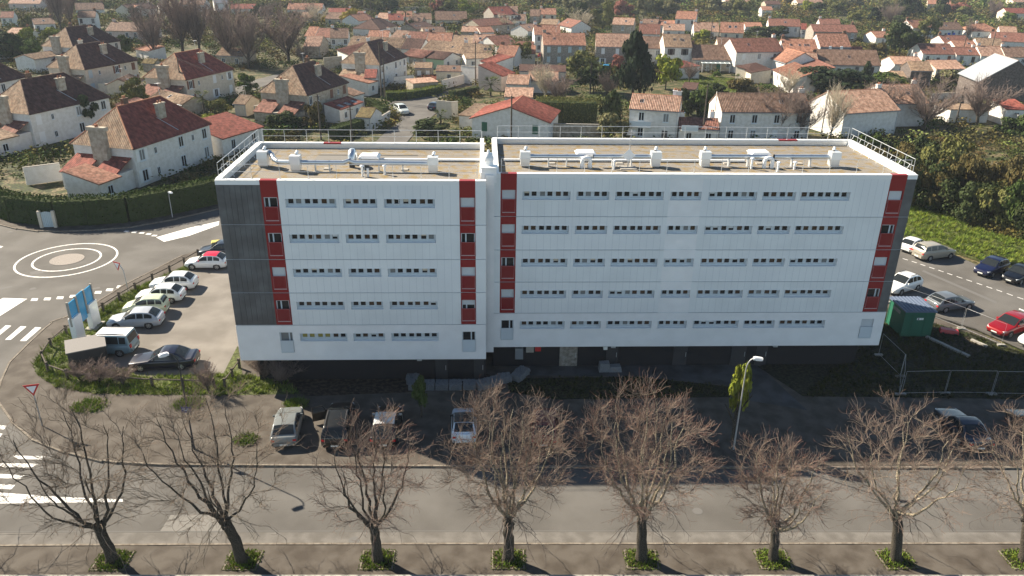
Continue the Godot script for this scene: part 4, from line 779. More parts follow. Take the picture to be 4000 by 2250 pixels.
# ground polygons: points are [x, z] pairs in a flat list
func poly2(p: Array) -> PackedVector2Array:
	var o := PackedVector2Array()
	for k in p.size() / 2: o.append(Vector2(p[2 * k], p[2 * k + 1]))
	if Geometry2D.is_polygon_clockwise(o): o.reverse()
	return o

func slab(p: Array, y0: float, y1: float) -> MB:
	var b := MB.new()
	var q := poly2(p)
	var ix := Geometry2D.triangulate_polygon(q)
	for k in ix.size() / 3:
		var a := Vector3(q[ix[3 * k]].x, y1, q[ix[3 * k]].y)
		var d := Vector3(q[ix[3 * k + 1]].x, y1, q[ix[3 * k + 1]].y)
		var e := Vector3(q[ix[3 * k + 2]].x, y1, q[ix[3 * k + 2]].y)
		if (d - a).cross(e - a).y < 0: b.tri(a, e, d)
		else: b.tri(a, d, e)
	if y1 - y0 > 0.01:
		for k in q.size():
			var a := q[k]
			var d := q[(k + 1) % q.size()]
			var s := Vector2(d.y - a.y, a.x - d.x)
			var c := a + s.normalized() * 0.01
			if Geometry2D.is_point_in_polygon((a + d) / 2 + s.normalized() * 0.02, q): b.quad(Vector3(a.x, y0, a.y), Vector3(d.x, y0, d.y), Vector3(d.x, y1, d.y), Vector3(a.x, y1, a.y))
			else: b.quad(Vector3(d.x, y0, d.y), Vector3(a.x, y0, a.y), Vector3(a.x, y1, a.y), Vector3(d.x, y1, d.y))
	return b

func strip(p: Array, w: float, y: float) -> MB: # a flat ribbon along points [x, z, ...]
	var b := MB.new()
	var q := pts(p, y)
	for k in q.size() - 1:
		var d := (q[k + 1] - q[k]).normalized()
		var s := Vector3(-d.z, 0, d.x) * w / 2
		b.quad(q[k] + s, q[k + 1] + s, q[k + 1] - s, q[k] - s)
	return b

func pts(p: Array, y := 0.0) -> PackedVector3Array:
	var o := PackedVector3Array()
	for k in p.size() / 2: o.append(Vector3(p[2 * k], y, p[2 * k + 1]))
	return o

func along(q: PackedVector3Array, step: float) -> Array: # [point, direction] every step metres
	var o := []
	var left := 0.0
	for k in q.size() - 1:
		var l := q[k].distance_to(q[k + 1])
		var d := (q[k + 1] - q[k]) / maxf(l, 1e-5)
		while left < l:
			o.append([q[k] + d * left, d])
			left += step
		left -= l
	return o

func kerb(called: String, label: String, p: Array, one := 1.0, w := 0.16, top := 0.13, mat := "kerbstone") -> void:
	var q := pts(p)
	var holder := Node3D.new()
	holder.name = numbered(called)
	add_child(holder)
	holder.set_meta("kind", "structure")
	holder.set_meta("label", label)
	var b := MB.new()
	var s := one / 2 - 0.008
	b.hexa([Vector3(-s, -0.1, w / 2), Vector3(s, -0.1, w / 2), Vector3(s, -0.1, -w / 2), Vector3(-s, -0.1, -w / 2), Vector3(-s, top, w / 2 - 0.015), Vector3(s, top, w / 2 - 0.015), Vector3(s, top, -w / 2 + 0.015), Vector3(-s, top, -w / 2 + 0.015)])
	var m := b.mesh()
	for x in along(q, one):
		var o := part("kerb_stone", m, mat, holder)
		o.position = x[0] + x[1] * one / 2
		o.position.y = rng.randf_range(-0.008, 0.008)
		o.rotation.y = atan2(-x[1].z, x[1].x)

func scatter(called: String, label: String, p: Array, per_m2: float, shape: Mesh, mat, y: float, lo: float, hi: float, kind := "stuff", keep := 1.0) -> void:
	var q := poly2(p)
	var r := Rect2(q[0], Vector2.ZERO)
	for a in q: r = r.expand(a)
	var n := int(r.get_area() * per_m2)
	var f := FastNoiseLite.new()
	f.frequency = 0.35
	f.seed = n
	var list: Array[Transform3D] = []
	var tint := PackedColorArray()
	for k in n:
		var a := Vector2(rng.randf_range(r.position.x, r.end.x), rng.randf_range(r.position.y, r.end.y))
		var h := f.get_noise_2d(a.x, a.y)
		if h * 0.5 + 0.5 > keep + rng.randf_range(-0.15, 0.15): continue
		if not Geometry2D.is_point_in_polygon(a, q): continue
		var s := rng.randf_range(lo, hi) * (1.0 + 0.5 * h)
		list.append(Transform3D(Basis(Vector3.UP, rng.randf() * TAU).scaled(Vector3(s, s * rng.randf_range(0.7, 1.2), s)), Vector3(a.x, y, a.y)))
		var g := rng.randf_range(0.6, 1.25) + 0.3 * h
		tint.append(Color(g * rng.randf_range(0.9, 1.25), g, g * rng.randf_range(0.7, 1.0)))
	var mm := MultiMesh.new()
	mm.transform_format = MultiMesh.TRANSFORM_3D
	mm.use_colors = true
	mm.mesh = shape
	mm.instance_count = list.size()
	for k in list.size():
		mm.set_instance_transform(k, list[k])
		mm.set_instance_color(k, tint[k])
	var o := MultiMeshInstance3D.new()
	o.name = numbered(called)
	o.multimesh = mm
	o.material_override = mats[mat]
	add_child(o)
	o.set_meta("kind", kind)
	o.set_meta("label", label)

func tuft(blades: int, h: float, w: float, spread: float, sd: int) -> ArrayMesh:
	var r := RandomNumberGenerator.new()
	r.seed = sd
	var b := MB.new()
	for k in blades:
		var a := r.randf() * TAU
		var o := Vector3(cos(a), 0, sin(a)) * spread * sqrt(r.randf())
		var s := Vector3(-sin(a), 0, cos(a)) * w
		var top := o + Vector3(cos(a), 0, sin(a)) * h * r.randf_range(0.2, 0.9) + Vector3(0, h * r.randf_range(0.5, 1.0), 0)
		b.tri(o - s, o + s, top)
	return b.mesh()

func tile_textures() -> Array:
	# canal tiles: 8 columns and 7 courses in 2.24 m; colour varies tile by tile, the relief is a half round with a step at each course
	var r := RandomNumberGenerator.new()
	r.seed = 5
	var n := 448
	var col := Image.create(n, n, false, Image.FORMAT_RGBA8)
	var hgt := Image.create(n, n, false, Image.FORMAT_RGBA8)
	var tone := []
	for k in 56: tone.append([r.randf_range(0.82, 1.0), r.randf_range(-0.03, 0.03)])
	for y in n:
		for x in n:
			var cx := x / 56
			var cy := y / 64
			var fx := (x % 56) / 56.0
			var fy := (y % 64) / 64.0
			var h := absf(sin(fx * PI)) * 0.75 + fy * 0.25
			var a: Array = tone[(cx + cy * 8) % 56]
			var g: float = a[0]
			col.set_pixel(x, y, Color(g, g * (0.97 + a[1]), g * (0.95 + a[1] * 1.4)))
			hgt.set_pixel(x, y, Color(h, h, h))
	return [ImageTexture.create_from_image(col), ImageTexture.create_from_image(hgt)]

func roof_mat(called: String, color: Color, tx: Array, dirt: Texture2D, relief: float) -> void:
	var m := flat(called, color, 0.9)
	m.albedo_texture = tx[0]
	m.uv1_scale = Vector3(1 / 2.24, 1 / 2.24, 1)
	m.heightmap_enabled = true
	m.heightmap_texture = tx[1]
	m.heightmap_scale = relief
	m.detail_enabled = true
	m.detail_albedo = dirt
	m.detail_blend_mode = BaseMaterial3D.BLEND_MODE_MUL
	m.detail_uv_layer = BaseMaterial3D.DETAIL_UV_2
	m.uv2_triplanar = true
	m.uv2_world_triplanar = true
	m.uv2_scale = Vector3.ONE / 7.0

func leaf_mat(called: String, color: Color, through := 0.35) -> void:
	var m := flat(called, color, 0.75)
	m.vertex_color_use_as_albedo = true
	m.cull_mode = BaseMaterial3D.CULL_DISABLED
	m.backlight_enabled = true
	m.metallic_specular = 0.12
	m.backlight = Color(through, through, through * 0.7)

func materials() -> void:
	var w := Color.WHITE
	var broad := noise(0.008, 5, 1, 512, Color(0.86, 0.855, 0.85), w, 0.2, 0.8)
	var fine := noise(0.25, 3, 2, 512, Color(0.84, 0.84, 0.84), w, 0.25, 0.75)
	var blot := noise(0.012, 5, 3, 512, Color(0.8, 0.78, 0.76), w, 0.2, 0.7)
	var soil := noise(0.03, 5, 4, 512, Color(0.5, 0.46, 0.4), w, 0.25, 0.75)
	var lawn := noise(0.03, 5, 6, 512, Color(0.6, 0.62, 0.4), Color(1, 1, 0.95), 0.25, 0.75)
	var wall := noise(0.01, 5, 7, 512, Color(0.93, 0.925, 0.91), w, 0.2, 0.7)
	var gravel := noise(0.4, 2, 8, 512, Color(0.55, 0.55, 0.55), w, 0.2, 0.8, FastNoiseLite.TYPE_CELLULAR)
	ground_mat("road", lin(0.14, 0.134, 0.124), broad, 21.0, fine, 1.3, 0.0)
	ground_mat("lot", lin(0.235, 0.217, 0.192), broad, 15.0, fine, 1.1, 0.0)
	ground_mat("pavement", lin(0.108, 0.094, 0.078), blot, 11.0, fine, 0.9, 0.0)
	ground_mat("shade_toned_path", lin(0.09, 0.09, 0.092), blot, 13.0, fine, 0.9, 0.0)  # path colour darkened, the shade before the block is put into it
	ground_mat("gutter", lin(0.18, 0.17, 0.155), broad, 5.0, fine, 0.7, 0.0)
	ground_mat("kerbstone", lin(0.25, 0.22, 0.18), blot, 3.0, fine, 0.5, 0.0)
	ground_mat("paint_line", lin(0.82, 0.82, 0.8), noise(0.05, 4, 9, 256, Color(0.86, 0.85, 0.84), w, 0.2, 0.5), 4.0, fine, 0.8, 0.0, 0.7)
	ground_mat("earth", lin(0.085, 0.062, 0.042), soil, 6.0, fine, 0.8, 3.0)
	ground_mat("lawn", lin(0.11, 0.13, 0.045), lawn, 6.0, fine, 0.6, 4.0)
	ground_mat("shade_toned_lawn", lin(0.032, 0.04, 0.016), soil, 5.0, fine, 0.6, 4.0)  # much darker copy of the lawn, with shade painted into its colour
	ground_mat("garden", lin(0.18, 0.18, 0.1), noise(0.02, 5, 10, 1024, Color(0.5, 0.6, 0.25), Color(1, 0.93, 0.9), 0.35, 0.65), 60.0, soil, 7.0, 4.0)
	ground_mat("setts", lin(0.62, 0.56, 0.5), gravel, 3.0, fine, 0.7, 2.0)
	ground_mat("roof_gravel", lin(0.38, 0.345, 0.285), noise(0.02, 5, 11, 512, Color(0.97, 0.88, 0.68), Color(0.97, 0.97, 0.985), 0.2, 0.5), 9.0, gravel, 1.3, 2.0)
	ground_mat("granite", lin(0.42, 0.44, 0.46), gravel, 0.9, fine, 0.5, 6.0)
	ground_mat("concrete", lin(0.42, 0.4, 0.36), wall, 3.0, fine, 0.8, 0.0)
	ground_mat("facade", lin(0.79, 0.81, 0.805), noise(0.01, 3, 12, 256, Color(0.98, 0.98, 0.983), w, 0.3, 0.7), 12.0, null, 1.0, 0.0, 0.45)
	ground_mat("facade_b", lin(0.77, 0.795, 0.79), noise(0.01, 3, 22, 256, Color(0.978, 0.978, 0.98), w, 0.3, 0.7), 7.0, null, 1.0, 0.0, 0.45)
	ground_mat("render", lin(0.85, 0.85, 0.845), noise(0.02, 4, 13, 256, Color(0.98, 0.98, 0.978), w, 0.3, 0.7), 9.0, null, 1.0, 0.2, 0.0)
	ground_mat("wall_W", lin(0.82, 0.805, 0.77), wall, 5.0, fine, 0.9, 0.0)
	ground_mat("wall_C", lin(0.72, 0.65, 0.54), wall, 5.0, fine, 0.9, 0.0)
	ground_mat("wall_B", lin(0.52, 0.46, 0.37), blot, 6.0, fine, 0.9, 0.0)
	ground_mat("wall_P", lin(0.68, 0.56, 0.5), wall, 6.0, fine, 0.9, 0.0)
	ground_mat("wall_G", lin(0.62, 0.57, 0.5), gravel, 2.2, blot, 3.0, 4.0)
	ground_mat("wall_D", lin(0.26, 0.22, 0.2), gravel, 2.6, blot, 4.0, 4.0)
	ground_mat("brick", lin(0.2, 0.13, 0.09), blot, 2.0, fine, 0.6, 1.0)
	ground_mat("cladding", lin(0.135, 0.138, 0.14), broad, 6.0, null, 1.0, 0.0, 0.4)
	ground_mat("wood", lin(0.17, 0.14, 0.11), noise(0.05, 3, 14, 256, Color(0.6, 0.6, 0.6), w), 1.1, fine, 0.4, 0.6)
	ground_mat("bark", lin(0.135, 0.118, 0.092), noise(0.06, 4, 15, 256, Color(0.35, 0.33, 0.3), w, 0.3, 0.65), 0.9, fine, 0.3, 3.0)
	ground_mat("lichen_bark", lin(0.4, 0.355, 0.26), noise(0.06, 4, 16, 256, Color(0.4, 0.36, 0.32), w, 0.3, 0.6), 1.2, null, 0.3, 1.0)
	ground_mat("corrugated", lin(0.24, 0.22, 0.19), blot, 4.0, fine, 0.6, 0.0)
	var tx := tile_textures()
	var dirt := noise(0.015, 5, 17, 512, Color(0.68, 0.65, 0.62), w, 0.2, 0.65)
	roof_mat("roof_or", lin(0.42, 0.225, 0.16), tx, dirt, 5.0)
	roof_mat("roof_sa", lin(0.48, 0.325, 0.25), tx, dirt, 5.0)
	roof_mat("roof_rd", lin(0.3, 0.09, 0.068), tx, dirt, 4.0)
	roof_mat("roof_rb", lin(0.27, 0.13, 0.1), tx, dirt, 5.0)
	roof_mat("roof_br", lin(0.25, 0.17, 0.13), tx, dirt, 5.0)
	roof_mat("roof_dk", lin(0.125, 0.07, 0.058), tx, dirt, 4.0)
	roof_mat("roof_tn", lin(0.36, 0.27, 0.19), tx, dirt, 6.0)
	roof_mat("roof_mo", lin(0.3, 0.25, 0.11), tx, dirt, 6.0)
	flat("roof_gy", lin(0.3, 0.32, 0.34), 0.5)
	flat("roof_sl", lin(0.1, 0.115, 0.14), 0.6)
	flat("white", lin(0.8, 0.81, 0.81), 0.5)
	flat("white_frame", lin(0.56, 0.615, 0.65), 0.45)
	flat("coping", lin(0.8, 0.81, 0.8), 0.35)
	flat("red", lin(0.25, 0.014, 0.014), 0.4)
	flat("red_guard", lin(0.21, 0.02, 0.023), 0.12)
	flat("guard_edge", lin(0.36, 0.1, 0.1), 0.4)
	flat("white_guard", lin(0.56, 0.62, 0.66), 0.15)
	flat("shutter_grey", lin(0.62, 0.65, 0.67), 0.5)
	flat("joint", lin(0.12, 0.14, 0.15), 0.6)
	flat("seam", lin(0.55, 0.58, 0.6), 0.6)
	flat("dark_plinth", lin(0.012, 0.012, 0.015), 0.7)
	flat("pane", lin(0.02, 0.022, 0.024), 0.06)
	flat("pane_curtain", lin(0.2, 0.21, 0.21), 0.2)
	flat("pane_warm", lin(0.07, 0.045, 0.03), 0.1)
	flat("pane_gold", lin(0.3, 0.27, 0.08), 0.15)
	flat("galvanised", lin(0.55, 0.59, 0.62), 0.32, 0.75)
	flat("aluminium", lin(0.66, 0.68, 0.69), 0.38, 0.55)
	flat("steel_post", lin(0.4, 0.41, 0.42), 0.5, 0.4)
	flat("dark_metal", lin(0.05, 0.05, 0.055), 0.5, 0.3)
	flat("zinc", lin(0.33, 0.36, 0.4), 0.5, 0.3)
	flat("black", lin(0.012, 0.012, 0.013), 0.6)
	flat("rubber", lin(0.02, 0.02, 0.02), 0.85)
	flat("rim", lin(0.45, 0.46, 0.47), 0.35, 0.8)
	flat("car_glass", lin(0.018, 0.022, 0.024), 0.05)
	flat("lamp_red", lin(0.42, 0.015, 0.02), 0.2)
	flat("lamp_clear", lin(0.75, 0.77, 0.78), 0.1)
	flat("plate", lin(0.75, 0.75, 0.7), 0.4)
	flat("sh_b", lin(0.42, 0.5, 0.53), 0.7)
	flat("sh_w", lin(0.72, 0.73, 0.72), 0.7)
	flat("sh_r", lin(0.17, 0.075, 0.045), 0.7)
	flat("sh_g", lin(0.035, 0.12, 0.075), 0.6)
	flat("sh_k", lin(0.09, 0.08, 0.075), 0.7)
	flat("blue_panel", lin(0.03, 0.3, 0.56), 0.25)
	flat("cabin_green", lin(0.014, 0.1, 0.06), 0.55)
	flat("cabin_roof", lin(0.1, 0.13, 0.19), 0.45)
	flat("sign_red", lin(0.5, 0.03, 0.03), 0.4)
	flat("sign_blue", lin(0.02, 0.04, 0.2), 0.4)
	flat("yellow", lin(0.55, 0.46, 0.12), 0.5)
	flat("terracotta", lin(0.36, 0.15, 0.08), 0.85)
	flat("blue_door", lin(0.03, 0.09, 0.42), 0.6)
	flat("green_wall", lin(0.42, 0.55, 0.36), 0.8)
	flat("road_patch", lin(0.12, 0.117, 0.112), 0.9)
	flat("road_pale", lin(0.165, 0.158, 0.145), 0.9)
	flat("weathered", lin(0.2, 0.19, 0.18), 0.7)
	flat("tarp", lin(0.75, 0.76, 0.76), 0.5)
	flat("glass_roof", lin(0.5, 0.58, 0.6), 0.1)
	leaf_mat("leaf_dark", lin(0.05, 0.066, 0.028))
	leaf_mat("leaf_hedge", lin(0.058, 0.086, 0.026))
	leaf_mat("leaf_olive", lin(0.135, 0.14, 0.05))
	leaf_mat("leaf_green", lin(0.09, 0.135, 0.03))
	leaf_mat("leaf_bright", lin(0.2, 0.23, 0.035))
	leaf_mat("leaf_pine", lin(0.024, 0.036, 0.02))
	leaf_mat("leaf_grey", lin(0.15, 0.145, 0.075))
	leaf_mat("leaf_brown", lin(0.1, 0.084, 0.036))
	leaf_mat("leaf_pink", lin(0.24, 0.1, 0.08))
	leaf_mat("leaf_yellow", lin(0.36, 0.3, 0.08))
	leaf_mat("leaf_white", lin(0.5, 0.47, 0.4))
	leaf_mat("leaf_thicket", lin(0.075, 0.08, 0.035))
	flat("roof_paint", lin(0.5, 0.02, 0.05), 0.25)
	leaf_mat("leaf_palm", lin(0.07, 0.085, 0.03))
	leaf_mat("grass", lin(0.14, 0.2, 0.04), 0.5)
	leaf_mat("shade_toned_grass", lin(0.035, 0.045, 0.014), 0.4)  # dark copy of the grass for shaded strips; the shade sits in the colour
	leaf_mat("twig", lin(0.19, 0.15, 0.125), 0.0)
	leaf_mat("twig_far", lin(0.2, 0.155, 0.135), 0.0)
	leaf_mat("twig_white", lin(0.42, 0.37, 0.28), 0.0)

# ---------------------------------------------------------------- the apartment block
const ZL := -50.44
const ZR := -52.31
const FLOOR := 2.538
const TOP := 15.95
const DECK := 15.5

func holes(b: MB, x0: float, x1: float, y0: float, y1: float, z: float, cuts: Array, deep: float) -> void:
	var xs := [x0, x1]
	var ys := [y0, y1]
	for r in cuts:
		xs.append_array([r[0], r[2]])
		ys.append_array([r[1], r[3]])
	xs.sort()
	ys.sort()
	for k in xs.size() - 1:
		if xs[k + 1] - xs[k] < 1e-4: continue
		var from := -1.0
		for j in ys.size():
			var open := true
			if j < ys.size() - 1:
				var cx: float = (xs[k] + xs[k + 1]) / 2
				var cy: float = (ys[j] + ys[j + 1]) / 2
				open = false
				for r in cuts:
					if cx > r[0] and cx < r[2] and cy > r[1] and cy < r[3]: open = true
				if ys[j + 1] - ys[j] < 1e-4: continue
			if open:
				if from > -0.5 and ys[j] - from > 1e-4: b.quad(Vector3(xs[k], from, z), Vector3(xs[k + 1], from, z), Vector3(xs[k + 1], ys[j], z), Vector3(xs[k], ys[j], z))
				from = -1.0
			elif from < -0.5: from = ys[j]
	for r in cuts:
		var a := Vector3(r[0], r[1], z)
		var c := Vector3(r[2], r[3], z)
		var d := Vector3(0, 0, -deep)
		b.quad(a, Vector3(c.x, a.y, z), Vector3(c.x, a.y, z) + d, a + d)
		b.quad(Vector3(a.x, c.y, z) + d, c + d, c, Vector3(a.x, c.y, z))
		b.quad(a, a + d, Vector3(a.x, c.y, z) + d, Vector3(a.x, c.y, z))
		b.quad(Vector3(c.x, a.y, z) + d, Vector3(c.x, a.y, z), c, c + d)

func band_window(parent: Node3D, x0: float, x1: float, y1: float, z: float, count: int, floor_no: int) -> void:
	var y0 := y1 - 0.64
	var b := MB.new()
	var cuts := []
	var room := x1 - x0
	var gap := 0.17
	var pair := 0.25
	var pane := (room - 0.3 - gap * count / 2 - pair * (count / 2 - 1)) / count
	var x := x0 + 0.15
	for k in count:
		cuts.append([x, y1 - 0.39, x + pane, y1 - 0.035])
		x += pane + (gap if k % 2 == 0 else pair)
	holes(b, x0, x1, y0, y1, z - 0.2, cuts, 0.05)
	for r in cuts: # a slim sash round each pane, proud of the frame
		var s := 0.03
		for q in [[r[0] - s, r[1] - s, r[2] + s, r[1]], [r[0] - s, r[3], r[2] + s, r[3] + s * 0.5], [r[0] - s, r[1], r[0], r[3]], [r[2], r[1], r[2] + s, r[3]]]: b.box(Vector3(q[0], q[1], z - 0.198), Vector3(q[2], q[3], z - 0.175))
	b.box(Vector3(x0, y0 + 0.13, z - 0.197), Vector3(x1, y0 + 0.16, z - 0.15))
	var w := part("window", b, "white_frame", parent)
	b = MB.new()
	for e in [[x0 - 0.05, y0 - 0.04, x1 + 0.05, y0], [x0 - 0.05, y1, x1 + 0.05, y1 + 0.04], [x0 - 0.05, y0, x0, y1], [x1, y0, x1 + 0.05, y1]]: b.box(Vector3(e[0], e[1], z - 0.01), Vector3(e[2], e[3], z + 0.022))
	part("trim", b, "white", w, "stuff")
	var si := MB.new()
	si.hexa([Vector3(x0 + 0.005, y0 + 0.005, z + 0.05), Vector3(x1 - 0.005, y0 + 0.005, z + 0.05), Vector3(x1 - 0.005, y0 + 0.005, z - 0.195), Vector3(x0 + 0.005, y0 + 0.005, z - 0.195), Vector3(x0 + 0.005, y0 + 0.02, z + 0.05), Vector3(x1 - 0.005, y0 + 0.02, z + 0.05), Vector3(x1 - 0.005, y0 + 0.06, z - 0.195), Vector3(x0 + 0.005, y0 + 0.06, z - 0.195)])
	part("sill", si, "white", w)
	var gold := floor_no == 4 and x0 < -13.0
	for k in count:
		var r: Array = cuts[k]
		var p := MB.new()
		var zp := z - 0.235
		p.quad(Vector3(r[0], r[1], zp), Vector3(r[2], r[1], zp), Vector3(r[2], r[3], zp), Vector3(r[0], r[3], zp))
		var u := rng.randf()
		part("pane", p, "pane_gold" if gold and k < 4 else "pane_curtain" if u < 0.08 else "pane_warm" if u < 0.35 else "pane", w)
		if u > 0.9 and not gold: # a blind drawn part of the way
			block("blind", Vector3(r[0] + 0.01, lerpf(r[1], r[3], rng.randf_range(0.35, 0.7)), zp + 0.003), Vector3(r[2] - 0.01, r[3], zp + 0.012), "shutter_grey" if u < 0.97 else "wall_C", w)
		elif (floor_no == 0 and x0 > -7 and x0 < -6 and k == 1) or (floor_no == 1 and z > -51.0 and (k == 2 and x0 < -13 or k == 1 and x0 > -7)): # sash swung open
			var s := MB.new()
			var p0 := Vector3(r[0] - 0.01, r[1] - 0.02, z - 0.15)
			var e := Vector3(0.33, 0, 0.1)
			var y := Vector3(0, r[3] - r[1] + 0.02, 0)
			for q in [[p0, p0 + e], [p0 + y, p0 + y + e]]: s.bar(q[0], q[1], 0.035, 0.035)
			for q in [p0, p0 + e]: s.rod(q, q + y, 0.02, 0.02, 4)
			part("open_sash", s, "white", w)

func tall_window(parent: Node3D, x0: float, x1: float, y1: float, z: float, state: String, red: bool) -> void:
	var y0 := y1 - 1.62
	var mid := y1 - 0.66
	var b := MB.new()
	for e in [[x0, y0, x0 + 0.07, y1], [x1 - 0.07, y0, x1, y1], [x0 + 0.07, y1 - 0.08, x1 - 0.07, y1], [x0 + 0.07, y0, x1 - 0.07, y0 + 0.08]]: b.box(Vector3(e[0], e[1], z - 0.2), Vector3(e[2], e[3], z - 0.12))
	if state != "s":
		var m := x0 + (0.3 if red and x0 < 5 else 0.62)
		b.box(Vector3(m, y0 + 0.08, z - 0.2), Vector3(m + 0.09, y1 - 0.08, z - 0.11))
	var w := part("window", b, "white_frame", parent)
	var p := MB.new()
	p.quad(Vector3(x0 + 0.07, y0 + 0.08, z - 0.17), Vector3(x1 - 0.07, y0 + 0.08, z - 0.17), Vector3(x1 - 0.07, y1 - 0.08, z - 0.17), Vector3(x0 + 0.07, y1 - 0.08, z - 0.17))
	part("pane", p, "pane_curtain" if state == "c" else "pane", w)
	if state == "s" or state == "h":
		var s := MB.new()
		var low := mid - 0.25 if state == "s" else y1 - 0.4
		var y := y1 - 0.01
		while y > low:
			s.box(Vector3(x0 + 0.03, maxf(y - 0.045, low), z - 0.11), Vector3(x1 - 0.03, y - 0.004, z - 0.08))
			y -= 0.05
		part("roller_shutter", s, "shutter_grey", w, "stuff")
	var g := MB.new()
	g.box(Vector3(x0 + 0.05, y0 + 0.04, z + 0.03), Vector3(x1 - 0.05, mid - 0.03, z + 0.045))
	var gd := part("guard_panel", g, "red_guard" if red else "white_guard", w)
	var r := MB.new()
	for e in [[x0 + 0.01, mid - 0.03, x1 - 0.01, mid + 0.01], [x0 + 0.01, y0, x1 - 0.01, y0 + 0.04], [x0 + 0.01, y0 + 0.04, x0 + 0.05, mid - 0.03], [x1 - 0.05, y0 + 0.04, x1 - 0.01, mid - 0.03]]: r.box(Vector3(e[0], e[1], z + 0.02), Vector3(e[2], e[3], z + 0.06))
	part("guard_frame", r, "guard_edge" if red else "white_frame", gd)
	var l := MB.new()
	l.box(Vector3(x0 + 0.02, y0 - 0.035, z), Vector3(x1 - 0.02, y0 - 0.01, z + 0.055))
	part("sill", l, "white_frame", w)

func rail(parent: Node3D, a: Vector3, c: Vector3, step: float, high := 1.0) -> void:
	var b := MB.new()
	b.rod(a + Vector3(0, high, 0), c + Vector3(0, high, 0), 0.019)
	b.rod(a + Vector3(0, high * 0.5, 0), c + Vector3(0, high * 0.5, 0), 0.013)
	var o := part("guard_rail", b, "aluminium", parent, "stuff")
	var n := int(round(a.distance_to(c) / step))
	var q := MB.new()
	q.rod(Vector3.ZERO, Vector3(0, high - 0.03, 0), 0.017)
	q.box(Vector3(-0.06, 0, -0.06), Vector3(0.06, 0.02, 0.06))
	var m := q.mesh()
	for k in n + 1:
		var x := part("post", m, "aluminium", o)
		x.position = a.lerp(c, float(k) / n)

